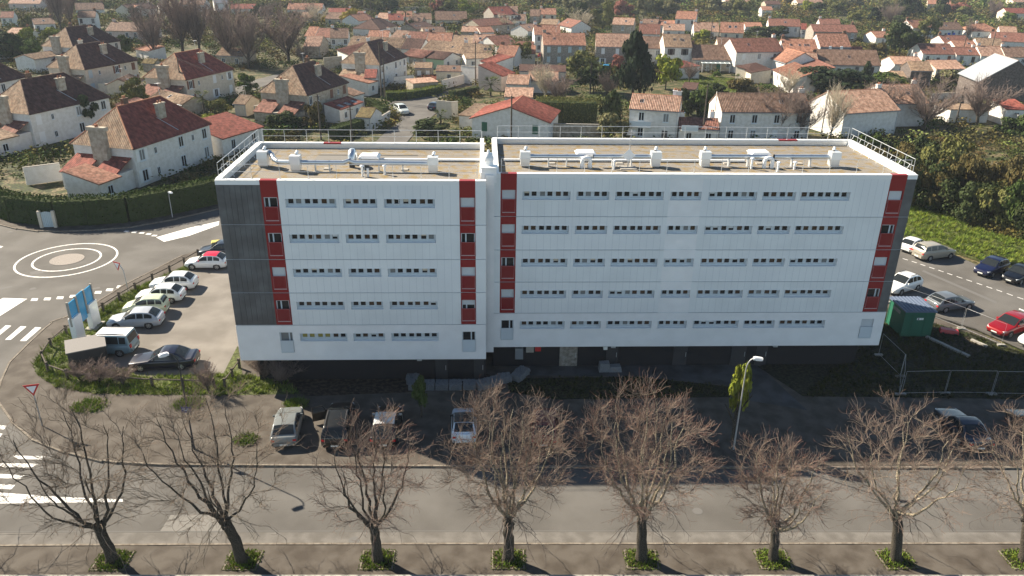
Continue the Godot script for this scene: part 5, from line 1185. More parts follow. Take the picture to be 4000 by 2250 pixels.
func apartments() -> void:
	var A := thing("apartment_block", "long white five storey apartment block with red window strips and gravel flat roof", "apartment building")
	var low := 2.37
	var tops := [14.66, 12.12, 9.585, 7.045, 4.51]
	var joints := [15.62, 12.8, 10.262, 7.724, 5.186]
	var wings := [
		{"z": ZL, "cols": [[-17.76, -14.84, "cladding"], [-14.84, -13.7, "red"], [-13.7, -1.58, "facade"], [-1.58, -0.5, "red"], [-0.5, 0.22, "facade"]], "wins": [[-13.27, -9.87, 6], [-9.42, -7.13, 4], [-6.67, -3.24, 6]], "talls": [[-14.72, -13.78, "oosoc"], [-1.52, -0.54, "sosho"]]},
		{"z": ZR, "cols": [[0.8, 1.25, "facade"], [1.25, 2.38, "red"], [2.38, 13.2, "facade"], [13.2, 15.53, "render"], [15.53, 28.94, "facade"], [28.94, 30.09, "red"], [30.09, 30.81, "cladding"]], "wins": [[2.78, 6.18, 6], [6.6, 8.93, 4], [9.35, 12.81, 6], [13.28, 15.5, 4], [15.99, 19.48, 6], [19.87, 22.28, 4], [22.63, 26.2, 6]], "talls": [[1.34, 2.3, "ssoso"], [29.02, 30.0, "sosos"]]}]
	for wing in wings:
		var z: float = wing.z
		var cols: Array = wing.cols
		var xa: float = cols[0][0]
		var xb: float = cols[-1][1]
		var back := z - 10.96
		# carcass behind the cladding: dark at the joints
		var core := MB.new()
		core.box(Vector3(xa + 0.05, low + 0.05, back + 0.3), Vector3(xb - 0.05, DECK - 0.05, z - 0.34))
		part("wall", core, "joint", A)
		for side in [0, 1]: # end walls of dark ribbed metal above, white below
			if side == 0 and z == ZR or side == 1 and z == ZL:
				continue
			var x: float = xa if side == 0 else xb
			var s := -1.0 if side == 0 else 1.0
			var e := MB.new()
			e.box(Vector3(x - (0.0 if side == 0 else 0.05), 5.2, back), Vector3(x + (0.05 if side == 0 else 0.0), TOP - 0.2, z - 0.002))
			for k in 30: e.box(Vector3(minf(x, x + s * 0.03), 5.2, back + 0.2 + k * 0.36), Vector3(maxf(x, x + s * 0.03), TOP - 0.2, back + 0.24 + k * 0.36))
			part("end_wall", e, "cladding", A)
			var f := MB.new()
			f.box(Vector3(x - 0.02 * s - 0.03, low, back), Vector3(x - 0.02 * s + 0.03, 5.17, z - 0.003))
			part("end_wall", f, "render", A)
		var bw := MB.new()
		bw.box(Vector3(xa + 0.06, low, back), Vector3(xb - 0.06, TOP - 0.1, back + 0.3))
		part("rear_wall", bw, "render", A)
		# one cladding panel for each storey of each column
		for k in 5:
			var y1: float = joints[k] - (0.0 if k == 0 else 0.025)
			var y0: float = joints[k + 1] + 0.025 if k < 4 else low
			var cuts := []
			for w in wing.wins: cuts.append([w[0], tops[k] - 0.64, w[1], tops[k]])
			var tall := []
			for w in wing.talls: tall.append([w[0], tops[k] + 0.1 - 1.62, w[1], tops[k] + 0.1])
			for col in cols:
				if k == 4 and col != cols[0]: continue
				var c0: float = col[0]
				var c1: float = xb if k == 4 else col[1]
				var mine := []
				for r in cuts + tall:
					if r[0] > c0 - 0.01 and r[2] < c1 + 0.01: mine.append(r)
				var b := MB.new()
				var zz := z + (0.012 if k == 4 else 0.004 if col[2] == "red" else 0.0)
				var ya := y0
				var yb := y1
				if col[2] == "render" and k < 4:
					zz -= 0.004
					ya -= 0.05
				holes(b, c0, c1, ya, yb, zz, mine, 0.3)
				b.quad(Vector3(c0, ya, zz - 0.1), Vector3(c1, ya, zz - 0.1), Vector3(c1, ya, zz), Vector3(c0, ya, zz))
				b.quad(Vector3(c0, yb, zz), Vector3(c1, yb, zz), Vector3(c1, yb, zz - 0.1), Vector3(c0, yb, zz - 0.1))
				var pn := part("cladding_panel" if k < 4 else "base_wall", b, "render" if k == 4 else "facade_b" if col[2] == "facade" and (k + int(c0)) % 2 == 0 else col[2], A)
				if k < 4 and (col[2] == "facade" or col[2] == "cladding") and c1 - c0 > 1.5: # standing seams between the sheets
					var sm := MB.new()
					var x := c0 + 0.5
					while x < c1 - 0.2:
						var ys := [[ya, yb]]
						for r in mine:
							if x > r[0] - 0.07 and x < r[2] + 0.07: ys = [[ya, r[1] - 0.06], [r[3] + 0.06, yb]]
						for q in ys: sm.box(Vector3(x - 0.008, q[0], zz - 0.01), Vector3(x + 0.008, q[1], zz + (0.022 if col[2] == "cladding" else 0.003)))
						x += 0.5 if col[2] == "facade" else 0.37
					part("seam", sm, "seam" if col[2] == "facade" else "cladding", pn, "stuff")
				for r in mine:
					if r in cuts:
						for w in wing.wins:
							if absf(w[0] - r[0]) < 0.01: band_window(A, w[0], w[1], tops[k], zz, w[2], k)
					else:
						for w in wing.talls:
							if absf(w[0] - r[0]) < 0.01: tall_window(A, w[0], w[1], tops[k] + 0.1, zz, w[2][k], k < 4)
			if k < 4: # the dark recess and the drip edge at each storey
				var d := MB.new()
				d.box(Vector3(xa + 0.01, joints[k + 1] + 0.005, z - 0.02), Vector3(xb - 0.01, joints[k + 1] + 0.022, z + 0.018))
				part("drip_edge", d, "cladding" if k == 9 else "seam", A)
		# soffit
		var so := MB.new()
		so.box(Vector3(xa, low - 0.06, back), Vector3(xb, low - 0.002, z))
		part("soffit", so, "render", A)
		# roof deck and the parapet all round
		var dk := MB.new()
		dk.box(Vector3(xa + 0.3, DECK - 0.04, back + 0.3), Vector3(xb - 0.3, DECK, z - 0.3))
		part("roof", dk, "roof_gravel", A)
		for col in cols: # front coping, red over the red strips
			var b := MB.new()
			b.box(Vector3(col[0] + 0.002, TOP - 0.33, z - 0.32), Vector3(col[1] - 0.002, TOP - 0.02, z + 0.03))
			b.box(Vector3(col[0] + 0.002, TOP - 0.018, z - 0.36), Vector3(col[1] - 0.002, TOP, z + 0.06))
			part("coping", b, "red" if col[2] == "red" else "coping", A)
		var x := xa
		var reds := [[-12.6, -11.2]] if z == ZL else [[24.6, 26.2]]
		for rr in reds:
			for seg in [[xa, rr[0], "coping"], [rr[0], rr[1], "red"], [rr[1], xb, "coping"]]:
				var b := MB.new()
				b.box(Vector3(seg[0], TOP - 0.1, back - 0.06), Vector3(seg[1], TOP, back + 0.3))
				part("coping", b, seg[2], A)
		while x < xb - 0.4: # sheets of the inner upstand
			var b := MB.new()
			b.box(Vector3(x + 0.012, DECK, back + 0.3), Vector3(minf(x + 1.08, xb - 0.3) - 0.012, TOP - 0.1, back + 0.325))
			part("upstand_sheet", b, "aluminium", A)
			x += 1.08
		for side in [0, 1]:
			if side == 1 and z == ZL: continue
			var xs: float = (xa - 0.05) if side == 0 else (xb - 0.32)
			var b := MB.new()
			b.box(Vector3(xs, DECK, back + 0.3), Vector3(xs + 0.37, TOP - 0.02, z - 0.34))
			b.box(Vector3(xs - 0.02, TOP - 0.016, back + 0.32), Vector3(xs + 0.39, TOP + 0.004, z - 0.37))
			part("coping", b, "coping", A)
			if not (side == 0 and z == ZR):
				rail(A, Vector3(xs + 0.18, TOP, back + 0.2), Vector3(xs + 0.18, TOP, z - 0.5), 1.3)
				# the sloping stays that hold the rail
				for k in 8:
					var st := MB.new()
					var zz := back + 0.8 + k * 1.3
					var inward := 0.45 if side == 0 else -0.45
					st.rod(Vector3(xs + 0.18, TOP + 0.5, zz), Vector3(xs + 0.18 + inward, DECK, zz), 0.018)
					part("stay", st, "aluminium", A)
		rail(A, Vector3(xa + 0.4, TOP, back + 0.12), Vector3(xb - 0.3, TOP, back + 0.12), 1.75)
		rail(A, Vector3(xa + 0.5, TOP, z - 0.25), Vector3(xb - (0.6 if z == ZL else 0.5), TOP, z - 0.25), 1.95)
		# plinth under the overhang
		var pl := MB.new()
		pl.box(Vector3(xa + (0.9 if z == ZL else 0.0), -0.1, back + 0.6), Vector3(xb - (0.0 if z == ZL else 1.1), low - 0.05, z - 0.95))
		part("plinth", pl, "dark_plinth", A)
	# the white pier between the wings
	var pb := MB.new()
	pb.box(Vector3(0.23, low, ZR - 0.3), Vector3(0.79, TOP + 0.1, ZL - 0.95))
	part("pier", pb, "render", A)
	var cp := MB.new()
	cp.box(Vector3(-0.2, DECK, ZR - 10.6), Vector3(0.1, TOP + 0.03, ZR - 0.1))
	part("coping", cp, "coping", A)
	# doors and fittings in the plinth
	var doors := [[-0.7, 0.1, ZL - 0.93, "dark_metal"], [-3.6, -2.7, ZL - 0.93, "dark_metal"], [6.0, 7.4, ZR - 0.93, "wall_G"], [9.7, 10.6, ZR - 0.93, "dark_metal"], [15.0, 16.1, ZR - 0.93, "dark_metal"], [19.6, 20.8, ZR - 0.93, "dark_metal"], [21.6, 22.5, ZR - 0.93, "dark_metal"]]
	for d in doors:
		var b := MB.new()
		b.box(Vector3(d[0], 0.02, d[2] - 0.03), Vector3(d[1], 2.1, d[2] + 0.03))
		var dr := part("door", b, d[3], A)
		var h := MB.new()
		h.bar(Vector3(d[1] - 0.12, 0.9, d[2] + 0.06), Vector3(d[1] - 0.12, 1.3, d[2] + 0.06), 0.03, 0.03)
		part("handle", h, "aluminium", dr)
	for l in [[-4.9, ZL, "camera_box"], [9.9, ZR, "camera_box"], [22.6, ZR, "camera_box"]]:
		var b := MB.new()
		b.box(Vector3(l[0], low - 0.3, l[1] - 0.5), Vector3(l[0] + 0.34, low - 0.07, l[1] - 0.2))
		b.lathe([Vector2(0.0, low - 0.24), Vector2(0.07, low - 0.2), Vector2(0.08, low - 0.15)], 10, Vector3(l[0] + 0.12, 0, l[1] - 0.18))
		part("floodlight", b, "aluminium", A)
	for q in [[-11.18, -54.95], [-5.63, -54.81], [-8.30, -59.60], [5.17, -56.71], [10.30, -56.79], [18.52, -56.93], [21.00, -56.91], [24.08, -56.95]]: block("paving_block", Vector3(q[0] - 0.25, DECK, q[1] - 0.2), Vector3(q[0] + 0.25, DECK + 0.07, q[1] + 0.2), "concrete", A)
	for q in [[-17.2, -8.0, -51.0, -51.25], [3.0, 30.2, -52.9, -53.15], [-17.2, 0.0, -58.9, -59.05], [1.4, 30.2, -60.6, -60.75], [-12.6, -5.0, -57.6, -59.2]]: # worn strips where the gravel is thin
		block("membrane_strip", Vector3(q[0], DECK - 0.02, q[3]), Vector3(q[1], DECK + 0.006, q[2]), "road_pale", A)
	roof_things()

func roof_things() -> void:
	var boxes := [[-15.86, -55.6, "white ventilation box at the left end of the left wing roof, its pipe bent down"], [-13.28, -54.4, "square metal ventilation box beside the long pipe, left wing roof"], [-3.54, -54.2, "ventilation box at the right end of the pipe, left wing roof"], [3.12, -55.9, "ventilation box first from the white stack, right wing roof"], [12.83, -56.0, "ventilation box at the right end of the middle pipe, near the antenna"], [16.56, -56.1, "ventilation box at the left end of the farthest right pipe"], [26.38, -56.2, "ventilation box nearest the right end of the roof"]]
	for k in boxes.size():
		var q: Array = boxes[k]
		var t := thing("ventilation_box", q[2], "ventilation box", Vector3(q[0], DECK, q[1]), 0.0, "ventilation boxes on the flat roof")
		var b := MB.new()
		b.hexa([Vector3(-0.36, 0.12, 0.36), Vector3(0.36, 0.12, 0.36), Vector3(0.36, 0.12, -0.36), Vector3(-0.36, 0.12, -0.36), Vector3(-0.36, 0.7, 0.36), Vector3(0.36, 0.7, 0.36), Vector3(0.36, 0.7, -0.36), Vector3(-0.36, 0.7, -0.36)])
		part("housing", b, "aluminium", t)
		var h := MB.new()
		h.hexa([Vector3(-0.43, 0.7, 0.43), Vector3(0.43, 0.7, 0.43), Vector3(0.43, 0.7, -0.43), Vector3(-0.43, 0.7, -0.43), Vector3(-0.4, 1.24, 0.4), Vector3(0.4, 1.24, 0.4), Vector3(0.4, 1.24, -0.4), Vector3(-0.4, 1.24, -0.4)])
		h.box(Vector3(-0.42, 1.242, -0.42), Vector3(0.42, 1.27, 0.42))
		part("hood", h, "aluminium", t)
		var f := MB.new()
		f.box(Vector3(-0.3, 0, -0.3), Vector3(0.3, 0.12, 0.3))
		part("foot", f, "concrete", t)
		var c := MB.new()
		c.rod(Vector3(0, 1.27, -0.3), Vector3(0.12, 1.5, -0.5), 0.12, 0.12, 12)
		part("cowl", c, "white", t)
		t.scale = Vector3.ONE * 0.9
	var pipes := [
		[[-15.4, 16.55, -55.6], [-15.2, 16.4, -55.5], [-14.95, 16.2, -55.0], [-14.6, 16.12, -54.6], [-13.7, 16.12, -54.4], "bent galvanised pipe between the two left roof boxes"],
		[[-12.9, 16.12, -54.4], [-9.9, 16.12, -54.4], [-9.5, 16.25, -54.5], [-9.1, 16.12, -54.4], [-3.95, 16.12, -54.25], "long galvanised ventilation pipe along the left wing roof"],
		[[3.5, 16.25, -55.9], [7.6, 16.25, -55.95], "galvanised pipe running right from the first box of the right wing"],
		[[8.2, 16.25, -55.95], [12.45, 16.25, -56.0], "galvanised pipe running behind the antenna mast"],
		[[16.95, 16.25, -56.1], [21.3, 16.25, -56.15], "galvanised pipe left of the second skylight of the right wing"],
		[[21.8, 16.25, -56.15], [26.0, 16.25, -56.2], "galvanised pipe reaching the last roof box at right"]]
	for q in pipes:
		var p := PackedVector3Array()
		var r := PackedFloat32Array()
		for k in q.size() - 1:
			p.append(Vector3(q[k][0], q[k][1], q[k][2]))
			r.append(0.17)
		var t := thing("ventilation_pipe", q[-1], "pipe")
		var b := MB.new()
		b.tube(p, r, 14)
		part("pipe", b, "galvanised", t)
		for k in p.size() - 1:
			for m in [0.0, 0.33, 0.66]:
				if p[k].distance_to(p[k + 1]) < 1.5 and m > 0: continue
				var a := p[k].lerp(p[k + 1], m)
				var d := (p[k + 1] - p[k]).normalized()
				var c := MB.new()
				c.rod(a - d * 0.03, a + d * 0.03, 0.185, 0.185, 14)
				part("collar", c, "galvanised", t)
				if m > 0:
					var l := MB.new()
					l.box(a + Vector3(-0.04, DECK - a.y, -0.15), a + Vector3(0.04, -0.16, 0.15))
					part("stand", l, "aluminium", t)
	var elbows := [[-9.5, -55.4, "large flexible elbow duct rising behind the left wing pipe"], [7.9, -55.6, "white elbow duct between the two middle pipes"], [21.55, -55.8, "white elbow duct below the second skylight of the right wing"]]
	for k in 3:
		var q: Array = elbows[k]
		var t := thing("elbow_duct", q[2], "duct", Vector3(q[0], DECK, q[1]))
		var p := PackedVector3Array()
		var r := PackedFloat32Array()
		for j in 13:
			var a := PI * j / 12.0
			p.append(Vector3(0, 0.72 + 0.5 * sin(a), -0.55 + 0.55 * cos(a)) if k == 0 else Vector3(-0.35 + 0.35 * cos(a), 0.55 + 0.35 * sin(a), 0.1))
			r.append((0.3 if k == 0 else 0.17) * (1.0 + 0.06 * (j % 2)))
		var b := MB.new()
		b.tube(p, r, 14)
		part("duct", b, "galvanised" if k == 0 else "white", t)
		var l := MB.new()
		if k == 0:
			l.rod(Vector3(0, 0, -1.1), Vector3(0, 0.74, -1.1), 0.3, 0.3, 14)
		else:
			l.rod(Vector3(0, 0, 0.1), Vector3(0, 0.56, 0.1), 0.17, 0.17, 14)
			l.rod(Vector3(-0.7, 0, 0.1), Vector3(-0.7, 0.56, 0.1), 0.17, 0.17, 14)
		part("riser", l, "galvanised" if k == 0 else "white", t)
		var m := MB.new()
		m.box(Vector3(-0.2, 0.0, -0.1), Vector3(0.25, 0.5, 0.1) if k == 0 else Vector3(0.2, 0.3, -0.05))
		part("motor", m, "dark_metal", t)
		t.scale = Vector3.ONE * 0.85
	for q in [[-8.4, -56.9, "white roof hatch behind the left wing pipe"], [7.9, -58.3, "white roof hatch behind the elbow duct of the right wing"], [21.5, -58.6, "white roof hatch toward the right end of the roof"]]:
		var t := thing("roof_hatch", q[2], "roof hatch", Vector3(q[0], DECK, q[1]))
		var b := MB.new()
		b.box(Vector3(-0.7, 0, -0.6), Vector3(0.7, 0.42, 0.6))
		part("curb", b, "aluminium", t)
		var l := MB.new()
		l.hexa([Vector3(-0.78, 0.42, 0.68), Vector3(0.78, 0.42, 0.68), Vector3(0.78, 0.42, -0.68), Vector3(-0.78, 0.42, -0.68), Vector3(-0.6, 0.6, 0.5), Vector3(0.6, 0.6, 0.5), Vector3(0.6, 0.6, -0.5), Vector3(-0.6, 0.6, -0.5)])
		part("lid", l, "white", t)
	for q in [[-7.7, -0.25, -57.25, "white cable tray along the left wing roof"], [1.6, 20.0, -57.35, "white cable tray along the right wing roof"]]:
		var b := MB.new()
		b.box(Vector3(q[0], DECK + 0.06, q[2] - 0.14), Vector3(q[1], DECK + 0.2, q[2] + 0.14))
		tag(part("cable_tray", b, "white"), q[3], "cable tray")
	var st := thing("vent_stack", "white ventilation stack with cowl rising between the two wings", "vent stack", Vector3(0.35, DECK, -53.4))
	var b1 := MB.new()
	b1.box(Vector3(-0.42, 0, -0.9), Vector3(0.6, 1.0, 1.9))
	b1.box(Vector3(-0.5, 1.0, -0.98), Vector3(0.68, 1.08, 1.98))
	part("housing", b1, "render", st)
	var b2 := MB.new()
	b2.lathe([Vector2(0.34, 1.08), Vector2(0.3, 1.35), Vector2(0.36, 1.4), Vector2(0.36, 1.65), Vector2(0.3, 1.68), Vector2(0.29, 1.9), Vector2(0.1, 1.93), Vector2(0.08, 2.12), Vector2(0.0, 2.13)], 16, Vector3(0.05, 0, 1.2))
	part("cowl", b2, "white", st)
	var b3 := MB.new()
	b3.box(Vector3(-0.22, 0.35, 1.9), Vector3(0.36, 0.62, 1.925))
	part("grille", b3, "shutter_grey", st)
	for q in [[-8.4, -53.0, 0.7, "pair of white vent pipes near the front edge of the left wing roof"], [-6.9, -53.5, 0.6, "short capped vent pipe right of the white pair, left wing roof"], [9.6, -55.1, 0.6, "small white vent pipe left of the antenna foot"], [19.9, -55.4, 0.75, "thin white vent pipe between the last two boxes"], [21.6, -54.6, 0.65, "small vent pipe near the front edge below the last hatch"], [23.1, -55.3, 0.5, "low capped vent pipe before the last roof box"]]:
		var t := thing("vent_pipe", q[3], "vent pipe", Vector3(q[0], DECK, q[1]))
		var b := MB.new()
		b.rod(Vector3(0, 0, 0), Vector3(0, q[2], 0), 0.08, 0.08, 10)
		if q[0] == -8.4: b.rod(Vector3(0.4, 0, 0.1), Vector3(0.4, q[2] * 0.9, 0.1), 0.08, 0.08, 10)
		part("pipe", b, "white", t)
		var c := MB.new()
		c.lathe([Vector2(0.15, q[2] + 0.02), Vector2(0.13, q[2] + 0.1), Vector2(0.0, q[2] + 0.14)], 12)
		part("cap", c, "white", t)
	var an := thing("antenna_mast", "thin antenna mast with white diamond shaped dish on a pale slab", "antenna", Vector3(10.7, DECK, -55.5))
	var m1 := MB.new()
	m1.rod(Vector3(0, 0.06, 0), Vector3(0.1, 2.9, 0), 0.035)
	part("mast", m1, "steel_post", an)
	var m2 := MB.new()
	m2.hexa([Vector3(-0.5, 0.95, 0.1), Vector3(0.0, 0.55, 0.1), Vector3(0.5, 0.95, 0.06), Vector3(0.0, 0.95, 0.04), Vector3(-0.02, 1.45, 0.12), Vector3(0.02, 1.45, 0.12), Vector3(0.02, 1.45, 0.06), Vector3(-0.02, 1.45, 0.06)])
	part("dish", m2, "white", an)
	var m3 := MB.new()
	m3.box(Vector3(-0.6, 0, -0.5), Vector3(0.6, 0.06, 0.5))
	part("slab", m3, "concrete", an)
	var m4 := MB.new()
	for k in 6: m4.rod(Vector3(-0.2, 2.4 + k * 0.08, -0.3 + k * 0.1), Vector3(0.35, 2.4 + k * 0.08, -0.3 + k * 0.1), 0.012)
	part("aerial", m4, "aluminium", an, "stuff")

# ---------------------------------------------------------------- vehicles
var wheel_parts := []

func lerp_list(k: Array, x: float) -> float:
	for j in k.size() - 1:
		if x <= k[j + 1][0]:
			var f: float = clampf((x - k[j][0]) / maxf(k[j + 1][0] - k[j][0], 1e-5), 0, 1)
			return lerpf(k[j][1], k[j + 1][1], f)
	return k[-1][1]

# x runs from the tail (-L/2) to the nose (+L/2). kind: hatch, sedan, van, mpv
func car(label: String, kind: String, x: float, z: float, turn: float, paint: Color, L: float, W: float, Ht: float, opts := {}) -> Node3D:
	var t := thing("parked_car", label, "van" if kind == "van" else "car", Vector3(x, opts.get("y", 0.02), z), turn, "parked cars")
	var pm: StandardMaterial3D
	var key := "paint_%d_%d_%d" % [paint.r8, paint.g8, paint.b8]
	if mats.has(key): pm = mats[key]
	else:
		pm = flat(key, paint, 0.35, 0.1)
		pm.clearcoat_enabled = true
		pm.clearcoat = 0.8
		pm.clearcoat_roughness = 0.06
	var h := W / 2
	var F := L / 2
	# windscreen foot, roof front, roof rear, rear glass foot (as x)
	var s: Dictionary = {
		"hatch": {"a": F * 0.42, "b": F * 0.06, "c": -F * 0.6, "d": -F * 0.92, "hood": 0.76, "belt": 0.92, "deck": 0.95},
		"sedan": {"a": F * 0.36, "b": F * 0.02, "c": -F * 0.42, "d": -F * 0.74, "hood": 0.74, "belt": 0.9, "deck": 0.98},
		"van": {"a": F * 0.52, "b": F * 0.24, "c": -F * 0.9, "d": -F * 0.97, "hood": 0.9, "belt": 1.02, "deck": 1.0},
		"mpv": {"a": F * 0.52, "b": F * 0.08, "c": -F * 0.8, "d": -F * 0.95, "hood": 0.82, "belt": 0.97, "deck": 0.98}}[kind]
	var bt: float = s.belt * Ht / 1.48 if kind != "van" else s.belt
	var hd: float = s.hood * Ht / 1.48 if kind != "van" else s.hood
	var top := [[-F, 0.62 * bt], [-F * 0.985, bt * 0.93], [-F * 0.93, s.deck * bt / s.belt * 0.99], [s.d, bt * 1.01], [s.a, bt * 0.985], [s.a + 0.08, bt * 0.96], [F * 0.8, hd], [F * 0.93, hd * 0.9], [F * 0.985, hd * 0.78], [F, hd * 0.62]]
	var half := [[-F, 0.8 * h], [-F * 0.96, 0.93 * h], [-F * 0.8, h], [F * 0.5, h], [F * 0.8, 0.95 * h], [F * 0.94, 0.84 * h], [F, 0.66 * h]]
	var rows := []
	for k in 33:
		var px := F * sin(PI / 2 * (k / 16.0 - 1.0)) if k != 16 else 0.0
		var y := lerp_list(top, px)
		var w := lerp_list(half, px)
		var lowb := 0.2 + 0.1 * pow(absf(px) / F, 6)
		var row := []
		var ring := [[0.0, lowb], [0.86, lowb], [0.96, lowb + 0.08], [0.985, lerpf(lowb, y, 0.35)], [1.0, lerpf(lowb, y, 0.62)], [0.97, lerpf(lowb, y, 0.86)], [0.9, y - 0.03], [0.8, y], [0.4, y + 0.015], [0.0, y + 0.02]]
		for q in ring: row.append(Vector3(px, q[1], w * q[0]))
		for j in range(ring.size() - 2, -1, -1): row.append(Vector3(px, ring[j][1], -w * ring[j][0]))
		rows.append(row)
	var b := MB.new()
	b.grid(rows, true)
	b.quad(Vector3(-F, 0.3, -0.7 * h), Vector3(-F, 0.3, 0.7 * h), Vector3(-F, 0.6 * bt, 0.7 * h), Vector3(-F, 0.6 * bt, -0.7 * h))
	b.quad(Vector3(F, 0.3, 0.6 * h), Vector3(F, 0.3, -0.6 * h), Vector3(F, 0.6 * hd, -0.6 * h), Vector3(F, 0.6 * hd, 0.6 * h))
	part("body", b, pm, t)
	# cabin
	var rf := [[s.d, bt * 0.99], [s.d + (s.c - s.d) * 0.5, lerpf(bt, Ht, 0.55)], [s.c, Ht - 0.06], [s.c + (s.b - s.c) * 0.4, Ht], [s.b - 0.2, Ht - 0.02], [s.b, Ht - 0.06], [s.a, bt * 0.985]]
	var cab := func(px: float, f: float) -> Vector3: # f: 0 roof centre, 1 roof edge, 2 belt
		var y := lerp_list(rf, px)
		var up := clampf((y - bt) / (Ht - bt), 0.0, 1.0)
		var wr := h * lerpf(0.9, 0.76 if kind != "van" else 0.83, up)
		if f <= 1.0: return Vector3(px, y - 0.05 * f * f * up, wr * f)
		return Vector3(px, lerpf(y - 0.05 * up, bt * 0.97, f - 1.0), lerpf(wr, h * 0.93, f - 1.0))
	var cr := []
	for k in 25:
		var px: float = lerpf(s.d, s.a, k / 24.0)
		var row := []
		for f in [2.0, 1.5, 1.0, 0.9, 0.5, 0.0]: row.append(cab.call(px, f))
		for f in [0.5, 0.9, 1.0, 1.5, 2.0]:
			var q: Vector3 = cab.call(px, f)
			row.append(Vector3(q.x, q.y, -q.z))
		cr.append(row)
	var cb := MB.new()
	cb.grid(cr, true)
	part("cabin", cb, opts.get("roof", pm) if kind == "x" else pm, t)
	var skin := func(called: String, mat, xa: float, xb: float, fa: float, fb: float, side: int, off: float) -> void:
		var g := []
		for k in 7:
			var row := []
			for j in 5:
				var f := lerpf(fa, fb, j / 4.0)
				var px := lerpf(xa, xb, k / 6.0)
				var q: Vector3 = cab.call(px, absf(f))
				var qx: Vector3 = cab.call(px + 0.02, absf(f)) - q
				var qf: Vector3 = cab.call(px, absf(f) + 0.02) - q
				var m := qf.cross(qx).normalized()
				if m.dot(Vector3(0, 0.6, 1)) < 0: m = -m
				q += m * off
				if side < 0 or f < 0: q.z = -q.z
				row.append(q)
			g.append(row)
		var o := MB.new()
		o.grid(g, side > 0)
		part(called, o, mat, t)
	var ab: float = s.a - s.b
	skin.call("windscreen", "car_glass", s.b + 0.02, s.a - 0.06, -0.9, 0.9, 1, 0.012)
	if not opts.has("blind"): skin.call("rear_window", "car_glass", lerpf(s.d, s.c, 0.16 if kind != "van" else 0.1), s.c - 0.02 if kind != "van" else lerpf(s.d, s.c, 0.8), -0.86, 0.86, 1, 0.012)
	for sd in [1, -1]:
		var m0: float = s.a - ab * 0.5
		var m1: float = s.b - (s.b - s.c) * 0.34
		var m2: float = s.b - (s.b - s.c) * 0.74
		skin.call("side_window", "car_glass", m1 + 0.04, m0, 1.12, 1.86, sd, 0.01)
		skin.call("side_window", "car_glass", m2 + 0.03, m1 - 0.04, 1.12, 1.86, sd, 0.01)
		skin.call("side_window", "car_glass", lerpf(s.c, s.d, 0.42) if kind != "van" else s.c + 0.1, m2 - 0.05, 1.14, 1.84, sd, 0.01)
	if opts.has("roof"): skin.call("roof", opts.roof, s.c + 0.02, s.b - 0.03, -0.97, 0.97, 1, 0.016)
	if opts.has("rails"):
		for sd in [1, -1]:
			var r := MB.new()
			r.bar(Vector3(s.c + 0.2, Ht + 0.02, sd * h * 0.66), Vector3(s.b - 0.2, Ht + 0.02, sd * h * 0.66), 0.05, 0.05)
			part("roof_rail", r, "dark_metal", t)
	# wheels
	var R := 0.315
	if wheel_parts.is_empty():
		var w := MB.new()
		w.lathe([Vector2(0.2, -0.1), Vector2(0.27, -0.105), Vector2(R - 0.01, -0.085), Vector2(R, -0.04), Vector2(R, 0.05), Vector2(R - 0.012, 0.088), Vector2(0.27, 0.105), Vector2(0.2, 0.095)], 22)
		var d := MB.new()
		d.lathe([Vector2(0.215, 0.075), Vector2(0.2, 0.1), Vector2(0.19, 0.085), Vector2(0.08, 0.09), Vector2(0.06, 0.11), Vector2(0.0, 0.11)], 18)
		var e := MB.new()
		for k in 5:
			var a := TAU * k / 5.0
			var c := Vector3(cos(a) * 0.135, 0.092, sin(a) * 0.135)
			var u := Vector3(cos(a), 0, sin(a)) * 0.045
			var vv := Vector3(-sin(a), 0, cos(a)) * 0.035
			e.quad(c - u - vv * 0.6, c - u + vv * 0.6, c + u + vv, c + u - vv)
		var ar := MB.new()
		ar.lathe([Vector2(R + 0.05, 0.0), Vector2(R + 0.045, 0.02), Vector2(0.0, 0.021)], 22)
		wheel_parts = [w.mesh(), d.mesh(), e.mesh(), ar.mesh()]
	for ax in [F * 0.6, -F * 0.58]:
		for sd in [1, -1]:
			var w := part("wheel", wheel_parts[0], "rubber", t)
			w.position = Vector3(ax, R, sd * (h - 0.085))
			w.rotation.x = PI / 2 * sd
			part("rim", wheel_parts[1], "rim", w)
			part("spoke_gaps", wheel_parts[2], "black", w, "stuff")
			var a := part("wheel_arch", wheel_parts[3], "black", t)
			a.position = Vector3(ax, R + 0.03, sd * (h * 0.985 - 0.012))
			a.rotation.x = PI / 2 * sd
	for sd in [1, -1]:
		var hl := MB.new()
		hl.hexa([Vector3(F * 0.86, hd * 0.68, sd * h * 0.8 + 0.09), Vector3(F * 0.965, hd * 0.68, sd * h * 0.66 + 0.1), Vector3(F * 0.965, hd * 0.68, sd * h * 0.66 - 0.1), Vector3(F * 0.86, hd * 0.68, sd * h * 0.8 - 0.09), Vector3(F * 0.82, hd * 0.9, sd * h * 0.82 + 0.07), Vector3(F * 0.94, hd * 0.88, sd * h * 0.68 + 0.09), Vector3(F * 0.94, hd * 0.88, sd * h * 0.68 - 0.09), Vector3(F * 0.82, hd * 0.9, sd * h * 0.82 - 0.07)])
		part("headlight", hl, "lamp_clear", t)
		var tl := MB.new()
		var ty := bt * 0.72
		var th := 0.13 if kind != "van" else 0.3
		tl.box(Vector3(-F * 1.0 - 0.004, ty, sd * h * 0.76 - 0.1), Vector3(-F * 0.9, ty + th, sd * h * 0.76 + 0.125))
		part("tail_light", tl, "lamp_red", t)
		var mi := MB.new()
